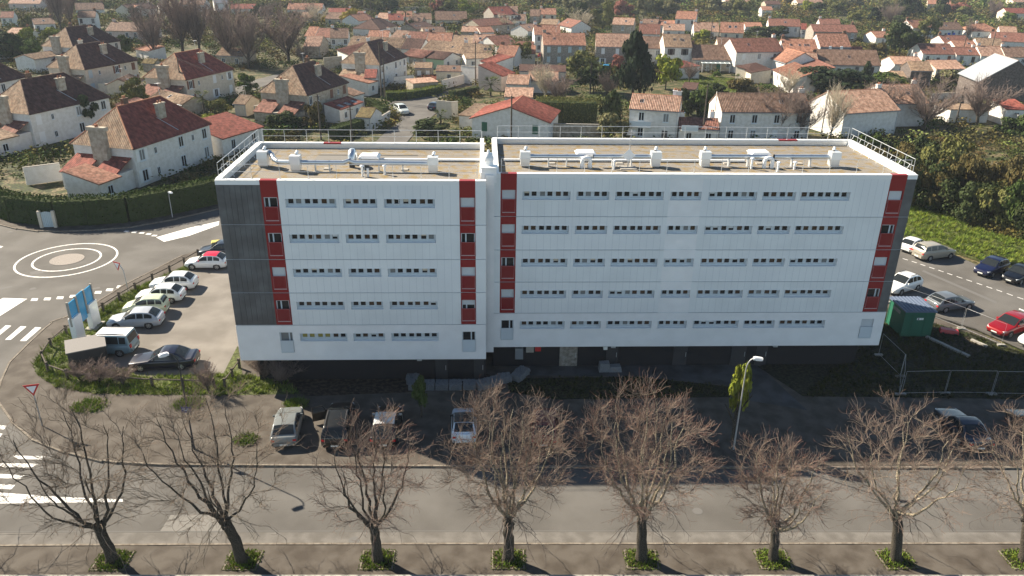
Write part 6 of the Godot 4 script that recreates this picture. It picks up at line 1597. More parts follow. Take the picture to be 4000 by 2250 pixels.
		mi.hexa([Vector3(s.a - 0.42, bt, sd * h * 0.98 + 0.1), Vector3(s.a - 0.3, bt, sd * h * 0.98 + 0.1), Vector3(s.a - 0.28, bt, sd * h * 0.98 - 0.1), Vector3(s.a - 0.42, bt, sd * h * 0.98 - 0.1), Vector3(s.a - 0.42, bt + 0.13, sd * h * 0.98 + 0.1), Vector3(s.a - 0.34, bt + 0.12, sd * h * 0.98 + 0.09), Vector3(s.a - 0.32, bt + 0.12, sd * h * 0.98 - 0.08), Vector3(s.a - 0.42, bt + 0.13, sd * h * 0.98 - 0.1)])
		part("mirror", mi, opts.get("roof", pm) if opts.get("roof") is String else pm, t)
	for e in [1, -1]:
		var p := MB.new()
		p.box(Vector3(e * F + (0.004 if e > 0 else -0.02), 0.38, -0.25), Vector3(e * F + (0.02 if e > 0 else -0.004), 0.49, 0.25))
		part("number_plate", p, "plate", t)
		var bu := MB.new()
		bu.box(Vector3(e * F * 0.99 - 0.03, 0.24, -h * 0.62), Vector3(e * F * 0.99 + 0.035, 0.34, h * 0.62))
		part("bumper", bu, "black", t)
	if opts.has("door"): # the near front door stands open
		var d := MB.new()
		var o := Vector3(s.a - 0.15, 0, -h)
		var u := Vector3(-0.35, 0, -1.0).normalized()
		var q := u.cross(Vector3.UP) * 0.03
		d.hexa([o + Vector3(0, 0.3, 0) - q, o + u + Vector3(0, 0.3, 0) - q, o + u + Vector3(0, 0.3, 0) + q, o + Vector3(0, 0.3, 0) + q, o + Vector3(0, 0.95, 0) - q, o + u + Vector3(0, 0.95, 0) - q, o + u + Vector3(0, 0.95, 0) + q, o + Vector3(0, 0.95, 0) + q])
		for e in [[Vector3(0, 0.95, 0), u * 0.3 + Vector3(0, 1.4, 0)], [u * 0.3 + Vector3(0, 1.4, 0), u * 0.95 + Vector3(0, 1.42, 0)], [u * 0.95 + Vector3(0, 1.42, 0), u + Vector3(0, 0.95, 0)]]: d.bar(o + e[0], o + e[1], 0.05, 0.05)
		part("door", d, pm, t)
	return t

# ---------------------------------------------------------------- trees and plants
func branch(b: MB, r: RandomNumberGenerator, p: Vector3, d: Vector3, length: float, r0: float, r1: float, seg: int, sides: int, bend: float, lift: float, out: Array) -> void:
	var q := PackedVector3Array([p])
	var w := PackedFloat32Array([r0])
	var side := Vector3(r.randf_range(-1, 1), r.randf_range(-0.5, 0.5), r.randf_range(-1, 1)) * bend
	for k in seg:
		d = (d + side / seg + Vector3(r.randf_range(-1, 1), r.randf_range(-1, 1), r.randf_range(-1, 1)) * bend * 0.5 / sqrt(seg) + Vector3(0, lift / seg, 0)).normalized()
		p += d * length / seg
		q.append(p)
		w.append(lerpf(r0, r1, float(k + 1) / seg))
		out.append([p, d, float(k + 1) / seg])
	b.tube(q, w, sides, false)

func curve(b: MB, r: RandomNumberGenerator, p: Vector3, d0: Vector3, goal: Vector3, r0: float, r1: float, seg: int, sides: int, wob: float, out: Array) -> void:
	var l := p.distance_to(goal)
	var m := p + d0 * l * 0.45
	var q := PackedVector3Array()
	var w := PackedFloat32Array()
	var last := p
	var ph := Vector3(r.randf(), r.randf(), r.randf()) * TAU
	for k in seg + 1:
		var t := float(k) / seg
		var x := p.lerp(m, t).lerp(m.lerp(goal, t), t)
		var s := wob * l * sin(PI * t) * 0.5 + wob * l * 0.12 * t
		x += Vector3(sin(ph.x + t * 7.0), sin(ph.y + t * 8.0), sin(ph.z + t * 6.5)) * s * 0.4 * minf(t * 3.0, 1.0)
		x += Vector3(r.randf_range(-1, 1), r.randf_range(-1, 1), r.randf_range(-1, 1)) * l * 0.015 * (1.0 if k > 0 else 0.0)
		q.append(x)
		w.append(lerpf(r0, r1, pow(t, 0.8)))
		if k > 0: out.append([x, (x - last).normalized(), t, w[k]])
		last = x
	b.tube(q, w, sides, false)

# a leafless street tree grown limb by limb into an egg-shaped crown: total height, crown radius, height of the fork, trunk lean
func bare_tree(called: String, label: String, x: float, z: float, high: float, rad: float, fork: float, lean: Vector3, sd: int, dense: float, group: String, bark_col: Color, tip_col: Color) -> Node3D:
	var r := RandomNumberGenerator.new()
	r.seed = sd * 7 + 1
	var t := thing(called, label, "tree", Vector3(x, 0, z), 0.0, group)
	var tb := MB.new()
	var top := []
	var w0 := 0.17 + high * 0.011
	var tip := Vector3(lean.x * fork, fork, lean.z * fork)
	curve(tb, r, Vector3(0, -0.15, 0), Vector3(lean.x * 0.6, 1, lean.z * 0.6).normalized(), tip, w0 * 1.12, w0 * 0.86, 9, 12, 0.02, top)
	tb.tube([Vector3(0, -0.1, 0), Vector3(lean.x * 0.1, 0.12, 0), Vector3(lean.x * 0.3, 0.4, 0)], [w0 * 1.75, w0 * 1.35, w0 * 1.05], 12, false)
	for k in 7: # knuckles where old limbs were cut back
		var az := r.randf() * TAU
		var c := tip + Vector3(cos(az) * w0 * 0.7, r.randf_range(-0.6, 0.15), sin(az) * w0 * 0.7)
		var s := r.randf_range(0.08, 0.17)
		tb.tube([c - Vector3(0, s, 0), c, c + Vector3(0, s, 0)], [s * 0.3, s, s * 0.25], 8)
	part("trunk", tb, "bark", t)
	var cy := lerpf(fork, high, 0.5)
	var ry := (high - fork) * 0.5
	var mid := Vector3(tip.x + lean.x * 2.0, cy, tip.z)
	var nodes := []
	var limbs := []
	var count := int(6 + dense * 4)
	for k in count:
		var az := TAU * (k + r.randf_range(-0.3, 0.3)) / count + sd
		var tilt := r.randf_range(0.35, 1.25) if k > 0 else 0.12
		var out := Vector3(cos(az) * sin(tilt), cos(tilt), sin(az) * sin(tilt))
		var goal := mid + Vector3(out.x * rad * 0.85, ry * (0.9 - 0.95 * sin(tilt) * r.randf_range(0.6, 1.0)), out.z * rad * 0.85)
		var lb := MB.new()
		var w1 := w0 * r.randf_range(0.27, 0.42)
		var l1 := []
		var start: Vector3 = tip - Vector3(0, r.randf_range(0.0, 0.5), 0)
		curve(lb, r, start, (out * Vector3(1.0, 0.5, 1.0) + Vector3(0, 0.35, 0)).normalized(), goal, w1, 0.018, 12, 8, 0.07, l1)
		for e in l1:
			if e[2] > 0.12: nodes.append([e[0], e[1], e[3], k])
		limbs.append(lb)
	var tw := MB.new()
	var goals := []
	var want := int(64 + 110 * dense)
	for k in want:
		var o := Vector3(r.randfn(), r.randfn(), r.randfn()).normalized() * pow(r.randf(), 0.42)
		if o.y < -0.35: o.y *= 0.75
		goals.append(mid + o * Vector3(rad * (1.0 if o.y < 0.35 else 1.08 - 0.25 * o.y), ry, rad))
	goals.sort_custom(func(p, q): return p.distance_squared_to(tip) < q.distance_squared_to(tip))
	for goal in goals:
		var best := -1
		var far := 1e9
		for j in nodes.size():
			var n: Array = nodes[j]
			var to: Vector3 = goal - n[0]
			var c: float = to.length() * (2.1 - 1.1 * to.normalized().dot(n[1])) + (0.6 if n[0].distance_to(tip) > goal.distance_to(tip) else 0.0)
			if c < far:
				far = c
				best = j
		var n: Array = nodes[best]
		var l2 := []
		var w2 := minf(n[2] * 0.65, 0.013 + 0.009 * goal.distance_to(n[0]))
		curve(limbs[n[3]], r, n[0], (n[1] * 0.8 + (goal - n[0]).normalized() * 0.5).normalized(), goal, w2, 0.009, 7, 5, 0.1, l2)
		for e in l2:
			nodes.append([e[0], e[1], e[3], n[3]])
			if e[2] < 0.2: continue
			for rep in int(0.75 + dense * 1.15 + r.randf()):
				var p3: Vector3 = e[0]
				var away: Vector3 = ((p3 - mid) / Vector3(rad, ry, rad))
				var dir: Vector3 = (e[1] * 0.7 + away.normalized() * 0.35 + Vector3(r.randf_range(-1, 1), r.randf_range(-0.4, 1.0), r.randf_range(-1, 1)) * 0.9).normalized()
				var l3 := []
				tw.col = bark_col.lerp(tip_col, r.randf_range(0.1, 0.5))
				curve(tw, r, p3, (e[1] + dir * 0.4).normalized(), p3 + dir * r.randf_range(0.45, 1.15) * (0.75 + 0.06 * rad), 0.0095, 0.0065, 5, 3, 0.25, l3)
				for g in l3:
					if r.randf() > 0.14 + 0.22 * dense: continue
					tw.col = bark_col.lerp(tip_col, r.randf_range(0.5, 1.1))
					var d4: Vector3 = (g[1] * 0.8 + away.normalized() * 0.2 + Vector3(r.randf_range(-1, 1), r.randf_range(-0.4, 1.0), r.randf_range(-1, 1)) * 0.9).normalized()
					curve(tw, r, g[0], g[1], g[0] + d4 * r.randf_range(0.2, 0.5), 0.0068, 0.005, 3, 3, 0.3, [])
	for lb in limbs: part("limb", lb, "lichen_bark" if sd > 13 and sd < 19 else "bark", t)  # left trees get darker bark: backlit look put into the colour; others lichen-pale
	# drooping shoots below the fork
	for k in int(9 + 8 * dense):
		var az := r.randf() * TAU
		var l2 := []
		tw.col = bark_col.lerp(tip_col, r.randf_range(0.0, 0.4))
		var from := tip + Vector3(0, r.randf_range(-0.5, 1.0), 0)
		var len := r.randf_range(1.0, rad * 0.8)
		var o := Vector3(cos(az), 0, sin(az))
		curve(tw, r, from, (o + Vector3(0, 0.35, 0)).normalized(), from + o * len + Vector3(0, r.randf_range(-1.5, 0.1), 0), 0.024, 0.009, 8, 4, 0.2, l2)
		for e in l2:
			for rep in 2:
				if r.randf() < 0.35: continue
				var d: Vector3 = (e[1] * 0.6 + Vector3(r.randf_range(-1, 1), r.randf_range(-1.1, 0.3), r.randf_range(-1, 1))).normalized()
				curve(tw, r, e[0], e[1], e[0] + d * r.randf_range(0.25, 0.8), 0.009, 0.006, 4, 3, 0.3, [])
	part("twigs", tw, "twig", t, "stuff")
	return t

# a crown made of leaf-sized faces gathered in clumps; unit size: radius 1, from y = 0 to y = 1
func leaf_cloud(count: int, lobes: int, leaf: float, shape: String, sd: int) -> ArrayMesh:
	var r := RandomNumberGenerator.new()
	r.seed = sd
	var b := MB.new()
	var cs := []
	for k in lobes:
		var y := r.randf_range(0.12, 0.88)
		var wide := 1.0
		if shape == "cone": wide = (1.0 - y) * 0.95 + 0.08
		elif shape == "round": wide = sqrt(maxf(0.05, 1.0 - pow(y * 2.0 - 1.0, 2)))
		elif shape == "bush": wide = sqrt(maxf(0.05, 1.0 - y * y))
		elif shape == "tall": wide = 0.75 * pow(sin(PI * clampf(y * 0.85 + 0.1, 0, 1)), 0.6)
		elif shape == "flat": y = 0.5 + 0.4 * y
		var a := r.randf() * TAU
		var d := wide * sqrt(r.randf_range(0.15, 1.0)) * 0.75
		var lr := (0.34 if shape != "cone" else 0.16 + 0.2 * (1 - y)) * r.randf_range(0.7, 1.25)
		cs.append([Vector3(cos(a) * d, y, sin(a) * d), lr, r.randf_range(0.65, 1.3)])
	for k in count:
		var c: Array = cs[r.randi() % lobes]
		var o := Vector3(r.randfn(), r.randfn() * 0.8 + 0.15, r.randfn()).normalized()
		var q: Vector3 = c[0] + o * Vector3(1, 0.5, 1) * c[1] * pow(r.randf(), 0.35)
		if q.y < 0.0: q.y = r.randf() * 0.08
		var m := (o + Vector3(r.randf_range(-1, 1), r.randf_range(-0.4, 1.2), r.randf_range(-1, 1)) * 0.8).normalized()
		var u := m.cross(Vector3(r.randf_range(-1, 1), r.randf_range(-1, 1), r.randf_range(-1, 1))).normalized() * leaf * r.randf_range(0.6, 1.4)
		var w := m.cross(u).normalized() * leaf * r.randf_range(0.4, 0.9)
		var g: float = c[2] * r.randf_range(0.7, 1.3)
		b.col = Color(g * r.randf_range(0.9, 1.15), g, g * 0.9)
		b.tri(q - u, q + w, q + u * 0.8)
		b.tri(q - u * 0.6, q - w * 0.9, q + u)
	return b.mesh()

var protos := {}

func protos_make() -> void:
	for k in 3: protos["round_%d" % k] = leaf_cloud(2600, 16, 0.075, "round", 40 + k)
	for k in 3: protos["bush_%d" % k] = leaf_cloud(2200, 14, 0.085, "bush", 50 + k)
	for k in 2: protos["tall_%d" % k] = leaf_cloud(2400, 20, 0.075, "tall", 60 + k)
	for k in 2: protos["cone_%d" % k] = leaf_cloud(3600, 30, 0.06, "cone", 70 + k)
	for k in 3: protos["dense_%d" % k] = leaf_cloud(5200, 26, 0.055, "round", 90 + k)
	for k in 2: protos["airy_%d" % k] = leaf_cloud(1100, 22, 0.05, "round", 80 + k)
	var st := MB.new()
	var r := RandomNumberGenerator.new()
	r.seed = 9
	st.tube([Vector3(0, -0.05, 0), Vector3(0.02, 0.3, 0.01), Vector3(0, 0.62, 0)], [0.06, 0.045, 0.02], 7)
	for k in 5:
		var a := TAU * k / 5.0
		st.rod(Vector3(0, 0.22 + 0.05 * k, 0), Vector3(cos(a) * 0.4, 0.5 + 0.06 * k, sin(a) * 0.4), 0.025, 0.01, 5)
	protos["trunk"] = st.mesh()
	for k in 3: # leafless garden tree, unit size
		var b := MB.new()
		var w := MB.new()
		var top := []
		r.seed = 20 + k
		branch(b, r, Vector3(0, -0.02, 0), Vector3.UP, 0.24, 0.028, 0.022, 3, 6, 0.1, 0.0, top)
		for j in 11:
			var a := TAU * j / 11.0 + r.randf_range(-0.3, 0.3)
			var l1 := []
			var tilt := r.randf_range(0.1, 0.95)
			branch(b, r, top[-1 - j % 2][0], Vector3(cos(a) * sin(tilt), cos(tilt), sin(a) * sin(tilt)), r.randf_range(0.45, 0.74), 0.009, 0.0025, 7, 4, 0.3, 0.45, l1)
			for g in l1:
				for rep in 4:
					var l2 := []
					branch(w, r, g[0], (g[1] + Vector3(r.randf_range(-1, 1), r.randf_range(-0.3, 1), r.randf_range(-1, 1)) * 0.9).normalized(), r.randf_range(0.1, 0.3), 0.0035, 0.002, 4, 3, 0.5, 0.3, l2)
					for e in l2:
						for rep2 in 2: branch(w, r, e[0], (e[1] + Vector3(r.randf_range(-1, 1), r.randf_range(-0.2, 1), r.randf_range(-1, 1))).normalized(), r.randf_range(0.04, 0.13), 0.002, 0.0015, 1, 3, 0.4, 0.0, [])
		protos["bare_trunk_%d" % k] = b.mesh()
		protos["bare_twigs_%d" % k] = w.mesh()
	var fr := MB.new() # palm frond crown
	r.seed = 31
	for k in 26:
		var a := TAU * k / 26.0 * 3.0 + r.randf_range(-0.2, 0.2)
		var up := r.randf_range(-0.5, 1.1)
		var d := Vector3(cos(a), up, sin(a)).normalized()
		for j in 11:
			var g := (j - 5) / 5.0
			var s := Vector3(-sin(a), 0, cos(a))
			var e := (d + s * g * 0.9).normalized()
			var hub := d * 0.5
			var len := 0.52 * (1.0 - 0.35 * absf(g))
			fr.col = Color(1, 1, 1) * r.randf_range(0.6, 1.4)
			fr.tri(hub - s * 0.025, hub + s * 0.025, hub + e * len + Vector3(0, -0.12, 0))
		fr.rod(Vector3.ZERO, d * 0.52, 0.012, 0.008, 3)
	protos["palm"] = fr.mesh()
	var cl := MB.new()
	for k in 60:
		var o := Vector3(r.randfn(), r.randfn() * 0.7, r.randfn()) * 0.42
		var u := Vector3(r.randfn(), r.randfn(), r.randfn()).normalized() * 0.15
		var w := u.cross(Vector3(r.randfn(), r.randfn(), r.randfn())).normalized() * 0.1
		cl.col = Color(1, 1, 1) * r.randf_range(0.65, 1.35)
		cl.tri(o - u, o + w, o + u)
		cl.tri(o - u * 0.7, o - w, o + u)
	protos["clump"] = cl.mesh()

func leafy(called: String, label: String, x: float, z: float, high: float, rad: float, shape: String, mat: String, group := "", from := -1.0) -> Node3D:
	var t := thing(called, label, "shrub" if called.contains("shrub") or called.contains("bush") else "tree", Vector3(x, 0, z), rng.randf() * TAU, group)
	if from < 0: from = {"round": 0.18, "bush": 0.0, "tall": 0.08, "cone": 0.06, "airy": 0.2, "dense": 0.04}[shape] * high
	if from > 0.05:
		var s := part("trunk", protos.trunk, "bark", t)
		s.scale = Vector3(high * 0.35, high * 0.95, high * 0.35)
	var n := 3 if shape in ["round", "bush", "dense"] else 2
	var c := part("crown", protos["%s_%d" % [shape, rng.randi() % n]], mat, t)
	c.scale = Vector3(rad, high - from, rad)
	c.position.y = from
	return t

func bare_far(label: String, x: float, z: float, high: float, rad: float, mat := "twig_far", group := "") -> void:
	var t := thing("bare_tree", label, "tree", Vector3(x, 0, z), rng.randf() * TAU, group)
	var k := rng.randi() % 3
	var wide := rad / 0.5
	var s := part("trunk", protos["bare_trunk_%d" % k], "bark" if mat in ["twig_far", "twig"] else mat, t)
	s.scale = Vector3(wide, high, wide)
	var w := part("twigs", protos["bare_twigs_%d" % k], mat, t, "stuff")
	w.scale = Vector3(wide, high, wide)

func palm(label: String, x: float, z: float, high: float, rad: float) -> void:
	var t := thing("palm_tree", label, "palm tree", Vector3(x, 0, z), rng.randf() * TAU, "")
	var b := MB.new()
	b.tube([Vector3(0, -0.1, 0), Vector3(0.08, high * 0.4, 0), Vector3(0, high - rad * 0.45, 0)], [0.2, 0.17, 0.2], 8)
	part("trunk", b, "bark", t)
	var c := part("fronds", protos.palm, "leaf_palm", t, "stuff")
	c.scale = Vector3.ONE * rad
	c.position.y = high - rad * 0.5

func hedge(label: String, p: Array, wide: float, high: float, mat := "leaf_hedge", per_m := 26.0) -> void:
	var t := thing("hedge", label, "hedge")
	var q := pts(p)
	var core := MB.new()
	for k in q.size() - 1: core.bar(q[k] + Vector3(0, high * 0.46, 0), q[k + 1] + Vector3(0, high * 0.46, 0), wide * 0.8, high * 0.9)
	part("branches", core, "leaf_dark", t, "stuff")
	var b := MB.new()
	var m := 0.0
	for x in along(q, 1.0 / per_m / maxf(1.0, high * 0.6)):
		var s := Vector3(-x[1].z, 0, x[1].x)
		for rep in 3:
			var f := rng.randf()
			var o: Vector3 = x[0]
			if f < 0.36: o += s * rng.randf_range(-0.5, 0.5) * wide + Vector3(0, high * rng.randf_range(0.96, 1.06), 0)
			elif f < 0.68: o += s * (0.5 * wide + rng.randf_range(-0.06, 0.06)) + Vector3(0, high * rng.randf(), 0)
			else: o += s * (-0.5 * wide + rng.randf_range(-0.06, 0.06)) + Vector3(0, high * rng.randf(), 0)
			var d := Vector3(rng.randfn(), rng.randfn() + 0.5, rng.randfn()).normalized()
			var u := d * rng.randf_range(0.1, 0.24)
			var w := d.cross(Vector3(rng.randfn(), rng.randfn(), rng.randfn())).normalized() * rng.randf_range(0.05, 0.12)
			b.col = Color(1, 1, 0.9) * rng.randf_range(0.6, 1.4)
			b.tri(o - w, o + w, o + u)
			b.tri(o - w * 1.2 - u * 0.5, o + u * 0.4, o + w * 0.4 - u * 0.6)
	part("foliage", b, mat, t, "stuff")

# a thicket: leaf clumps over a lumpy mass
func thicket(called: String, label: String, p: Array, high: float, per_m2: float, mat: String, size: float) -> void:
	var q := poly2(p)
	var r := Rect2(q[0], Vector2.ZERO)
	for a in q: r = r.expand(a)
	var f := FastNoiseLite.new()
	f.frequency = 0.13
	f.seed = 3
	var list: Array[Transform3D] = []
	var tint := PackedColorArray()
	for k in int(r.get_area() * per_m2):
		var a := Vector2(rng.randf_range(r.position.x, r.end.x), rng.randf_range(r.position.y, r.end.y))
		if not Geometry2D.is_point_in_polygon(a, q): continue
		var edge := 1e9
		for j in q.size(): edge = minf(edge, a.distance_to(Geometry2D.get_closest_point_to_segment(a, q[j], q[(j + 1) % q.size()])))
		var lump := 0.72 + 0.38 * f.get_noise_2d(a.x, a.y) + 0.25 * f.get_noise_2d(a.x * 2.7 + 50, a.y * 2.7)
		var top := high * lump * clampf(0.25 + edge * 0.42, 0.0, 1.0)
		var y := top * (1.0 if edge > 3.0 else pow(rng.randf(), 0.5))
		var s := size * rng.randf_range(0.6, 1.3)
		list.append(Transform3D(Basis.from_euler(Vector3(rng.randf() * TAU, rng.randf() * TAU, 0)).scaled(Vector3.ONE * s), Vector3(a.x, maxf(y, 0.2), a.y)))
		var g := 0.85 + 0.9 * f.get_noise_2d(a.x * 1.6 - 90, a.y * 1.6) + rng.randf_range(-0.2, 0.2)
		var warm := clampf(f.get_noise_2d(a.x + 400, a.y) * 2.2 + 0.35, 0, 1)
		tint.append(Color(lerpf(0.8, 1.55, warm), lerpf(1.05, 1.1, warm), lerpf(0.9, 0.7, warm)) * maxf(g, 0.35))
	var mm := MultiMesh.new()
	mm.transform_format = MultiMesh.TRANSFORM_3D
	mm.use_colors = true
	mm.mesh = protos.clump
	mm.instance_count = list.size()
	for k in list.size():
		mm.set_instance_transform(k, list[k])
		mm.set_instance_color(k, tint[k])
	var o := MultiMeshInstance3D.new()
	o.name = numbered(called)
	o.multimesh = mm
	o.material_override = mats[mat]
	add_child(o)
	o.set_meta("kind", "stuff")
	o.set_meta("label", label)

# shrubs and weeds between the houses, kept off houses and streets
func undergrowth(streets: Array) -> void:
	var f := FastNoiseLite.new()
	f.frequency = 0.03
	f.seed = 12
	var keep := []
	for s in streets: keep.append(poly2(s))
	for layer in 3:
		var list: Array[Transform3D] = []
		var tint := PackedColorArray()
		for k in 8500:
			var z := -rng.randf_range(104, 450)
			var x := rng.randf_range(-0.85, 0.92) * (-z + 20)
			if f.get_noise_2d(x, z + 300 * layer) < 0.02: continue
			if Vector2(x, z).distance_to(Vector2(10, -60)) < 48: continue
			var bad := false
			for h in solid:
				var l: Vector3 = h[0] * Vector3(x, 0, z)
				if absf(l.x) < h[1] + 0.6 and absf(l.z) < h[2] + 0.6:
					bad = true
					break
			for s in keep:
				if Geometry2D.is_point_in_polygon(Vector2(x, z), s): bad = true
			if bad: continue
			var s := rng.randf_range(0.5, 1.9) * (1.0 + maxf(0.0, -z - 200) / 200.0)
			list.append(Transform3D(Basis(Vector3.UP, rng.randf() * TAU).scaled(Vector3(s * 1.2, s, s * 1.2)), Vector3(x, s * 0.35, z)))
			tint.append(Color(rng.randf_range(0.8, 1.3), 1.0, rng.randf_range(0.7, 1.0)) * rng.randf_range(0.6, 1.4))
		var mm := MultiMesh.new()
		mm.transform_format = MultiMesh.TRANSFORM_3D
		mm.use_colors = true
		mm.mesh = protos.clump
		mm.instance_count = list.size()
		for k in list.size():
			mm.set_instance_transform(k, list[k])
			mm.set_instance_color(k, tint[k])
		var o := MultiMeshInstance3D.new()
		o.name = numbered("undergrowth")
		o.multimesh = mm
		o.material_override = mats[["leaf_olive", "leaf_hedge", "leaf_brown"][layer]]
		add_child(o)
		o.set_meta("kind", "stuff")
		o.set_meta("label", ["olive garden undergrowth between the houses", "dark green garden undergrowth between the houses", "brown garden undergrowth between the houses"][layer])

# ---------------------------------------------------------------- houses
var unit := {}
var solid := []

func units() -> void:
	var f := MB.new() # window frame, 1 x 1, centred, the wall's outer face at z = 0
	for e in [[-0.5, -0.5, -0.42, 0.5], [0.42, -0.5, 0.5, 0.5], [-0.42, 0.42, 0.42, 0.5], [-0.42, -0.5, 0.42, -0.42], [-0.04, -0.42, 0.04, 0.42]]: f.box(Vector3(e[0], e[1], -0.02), Vector3(e[2], e[3], 0.05))
	f.box(Vector3(-0.56, -0.57, -0.02), Vector3(0.56, -0.5, 0.12))
	unit.frame = f.mesh()
	var g := MB.new()
	g.box(Vector3(-0.42, -0.42, -0.02), Vector3(0.42, 0.42, 0.022))
	unit.glass = g.mesh()
	var s := MB.new()
	s.box(Vector3(-0.5, -0.5, -0.01), Vector3(0.5, 0.5, 0.05))
	for k in 2: s.box(Vector3(-0.45, -0.3 + 0.55 * k, 0.05), Vector3(0.45, -0.22 + 0.55 * k, 0.07))
	unit.leafs = s.mesh()
	var c := MB.new()
	c.box(Vector3(-0.5, 0, -0.5), Vector3(0.5, 0.94, 0.5))
	c.box(Vector3(-0.6, 0.94, -0.6), Vector3(0.6, 1.0, 0.6))
	unit.stack = c.mesh()
	var p := MB.new()
	p.lathe([Vector2(0.12, 0), Vector2(0.1, 0.3), Vector2(0.13, 0.34), Vector2(0.0, 0.34)], 8)
	unit.pot = p.mesh()
	var k := MB.new()
	k.box(Vector3(-0.5, 0, -0.5), Vector3(0.5, 0.08, 0.5))
	unit.sky = k.mesh()

func opening(t: Node3D, at: Vector3, turn: float, w: float, h: float, style: String) -> void:
	var far := t.position.length() > 230
	if style in ["b", "w", "r", "g"] and rng.randf() < (1.0 if style in ["b", "g"] else 0.3): # closed shutters
		var s := part("shutter", unit.leafs, "sh_" + style, t)
		s.position = at
		s.rotation.y = turn
		s.scale = Vector3(w, h, 1)
		return
	var f := part("window", unit.frame, "white_frame" if style != "k" else "sh_k", t)
	f.position = at
	f.rotation.y = turn
	f.scale = Vector3(w, h, 1)
	part("pane", unit.glass, "pane" if rng.randf() < 0.8 else "pane_curtain", f)
	if style in ["w", "r", "k"] and not far:
		for sd in [-1, 1]:
			var s := part("shutter", unit.leafs, "sh_" + style, t)
			s.position = at + Vector3(sd * w * 0.78, 0, 0.01).rotated(Vector3.UP, turn)
			s.rotation.y = turn
			s.scale = Vector3(w * 0.48, h, 1)

func stack(t: Node3D, at: Vector3, w: float, d: float, h: float, mat := "brick") -> void:
	var s := part("chimney", unit.stack, mat, t)
	s.position = at
	s.scale = Vector3(w, h, d)
	for k in 2:
		var p := part("pot", unit.pot, "terracotta", s)
		p.position = Vector3(-0.2 + 0.4 * k, 1.0, 0)
		p.scale = Vector3(1 / w, 1 / h, 1 / d)

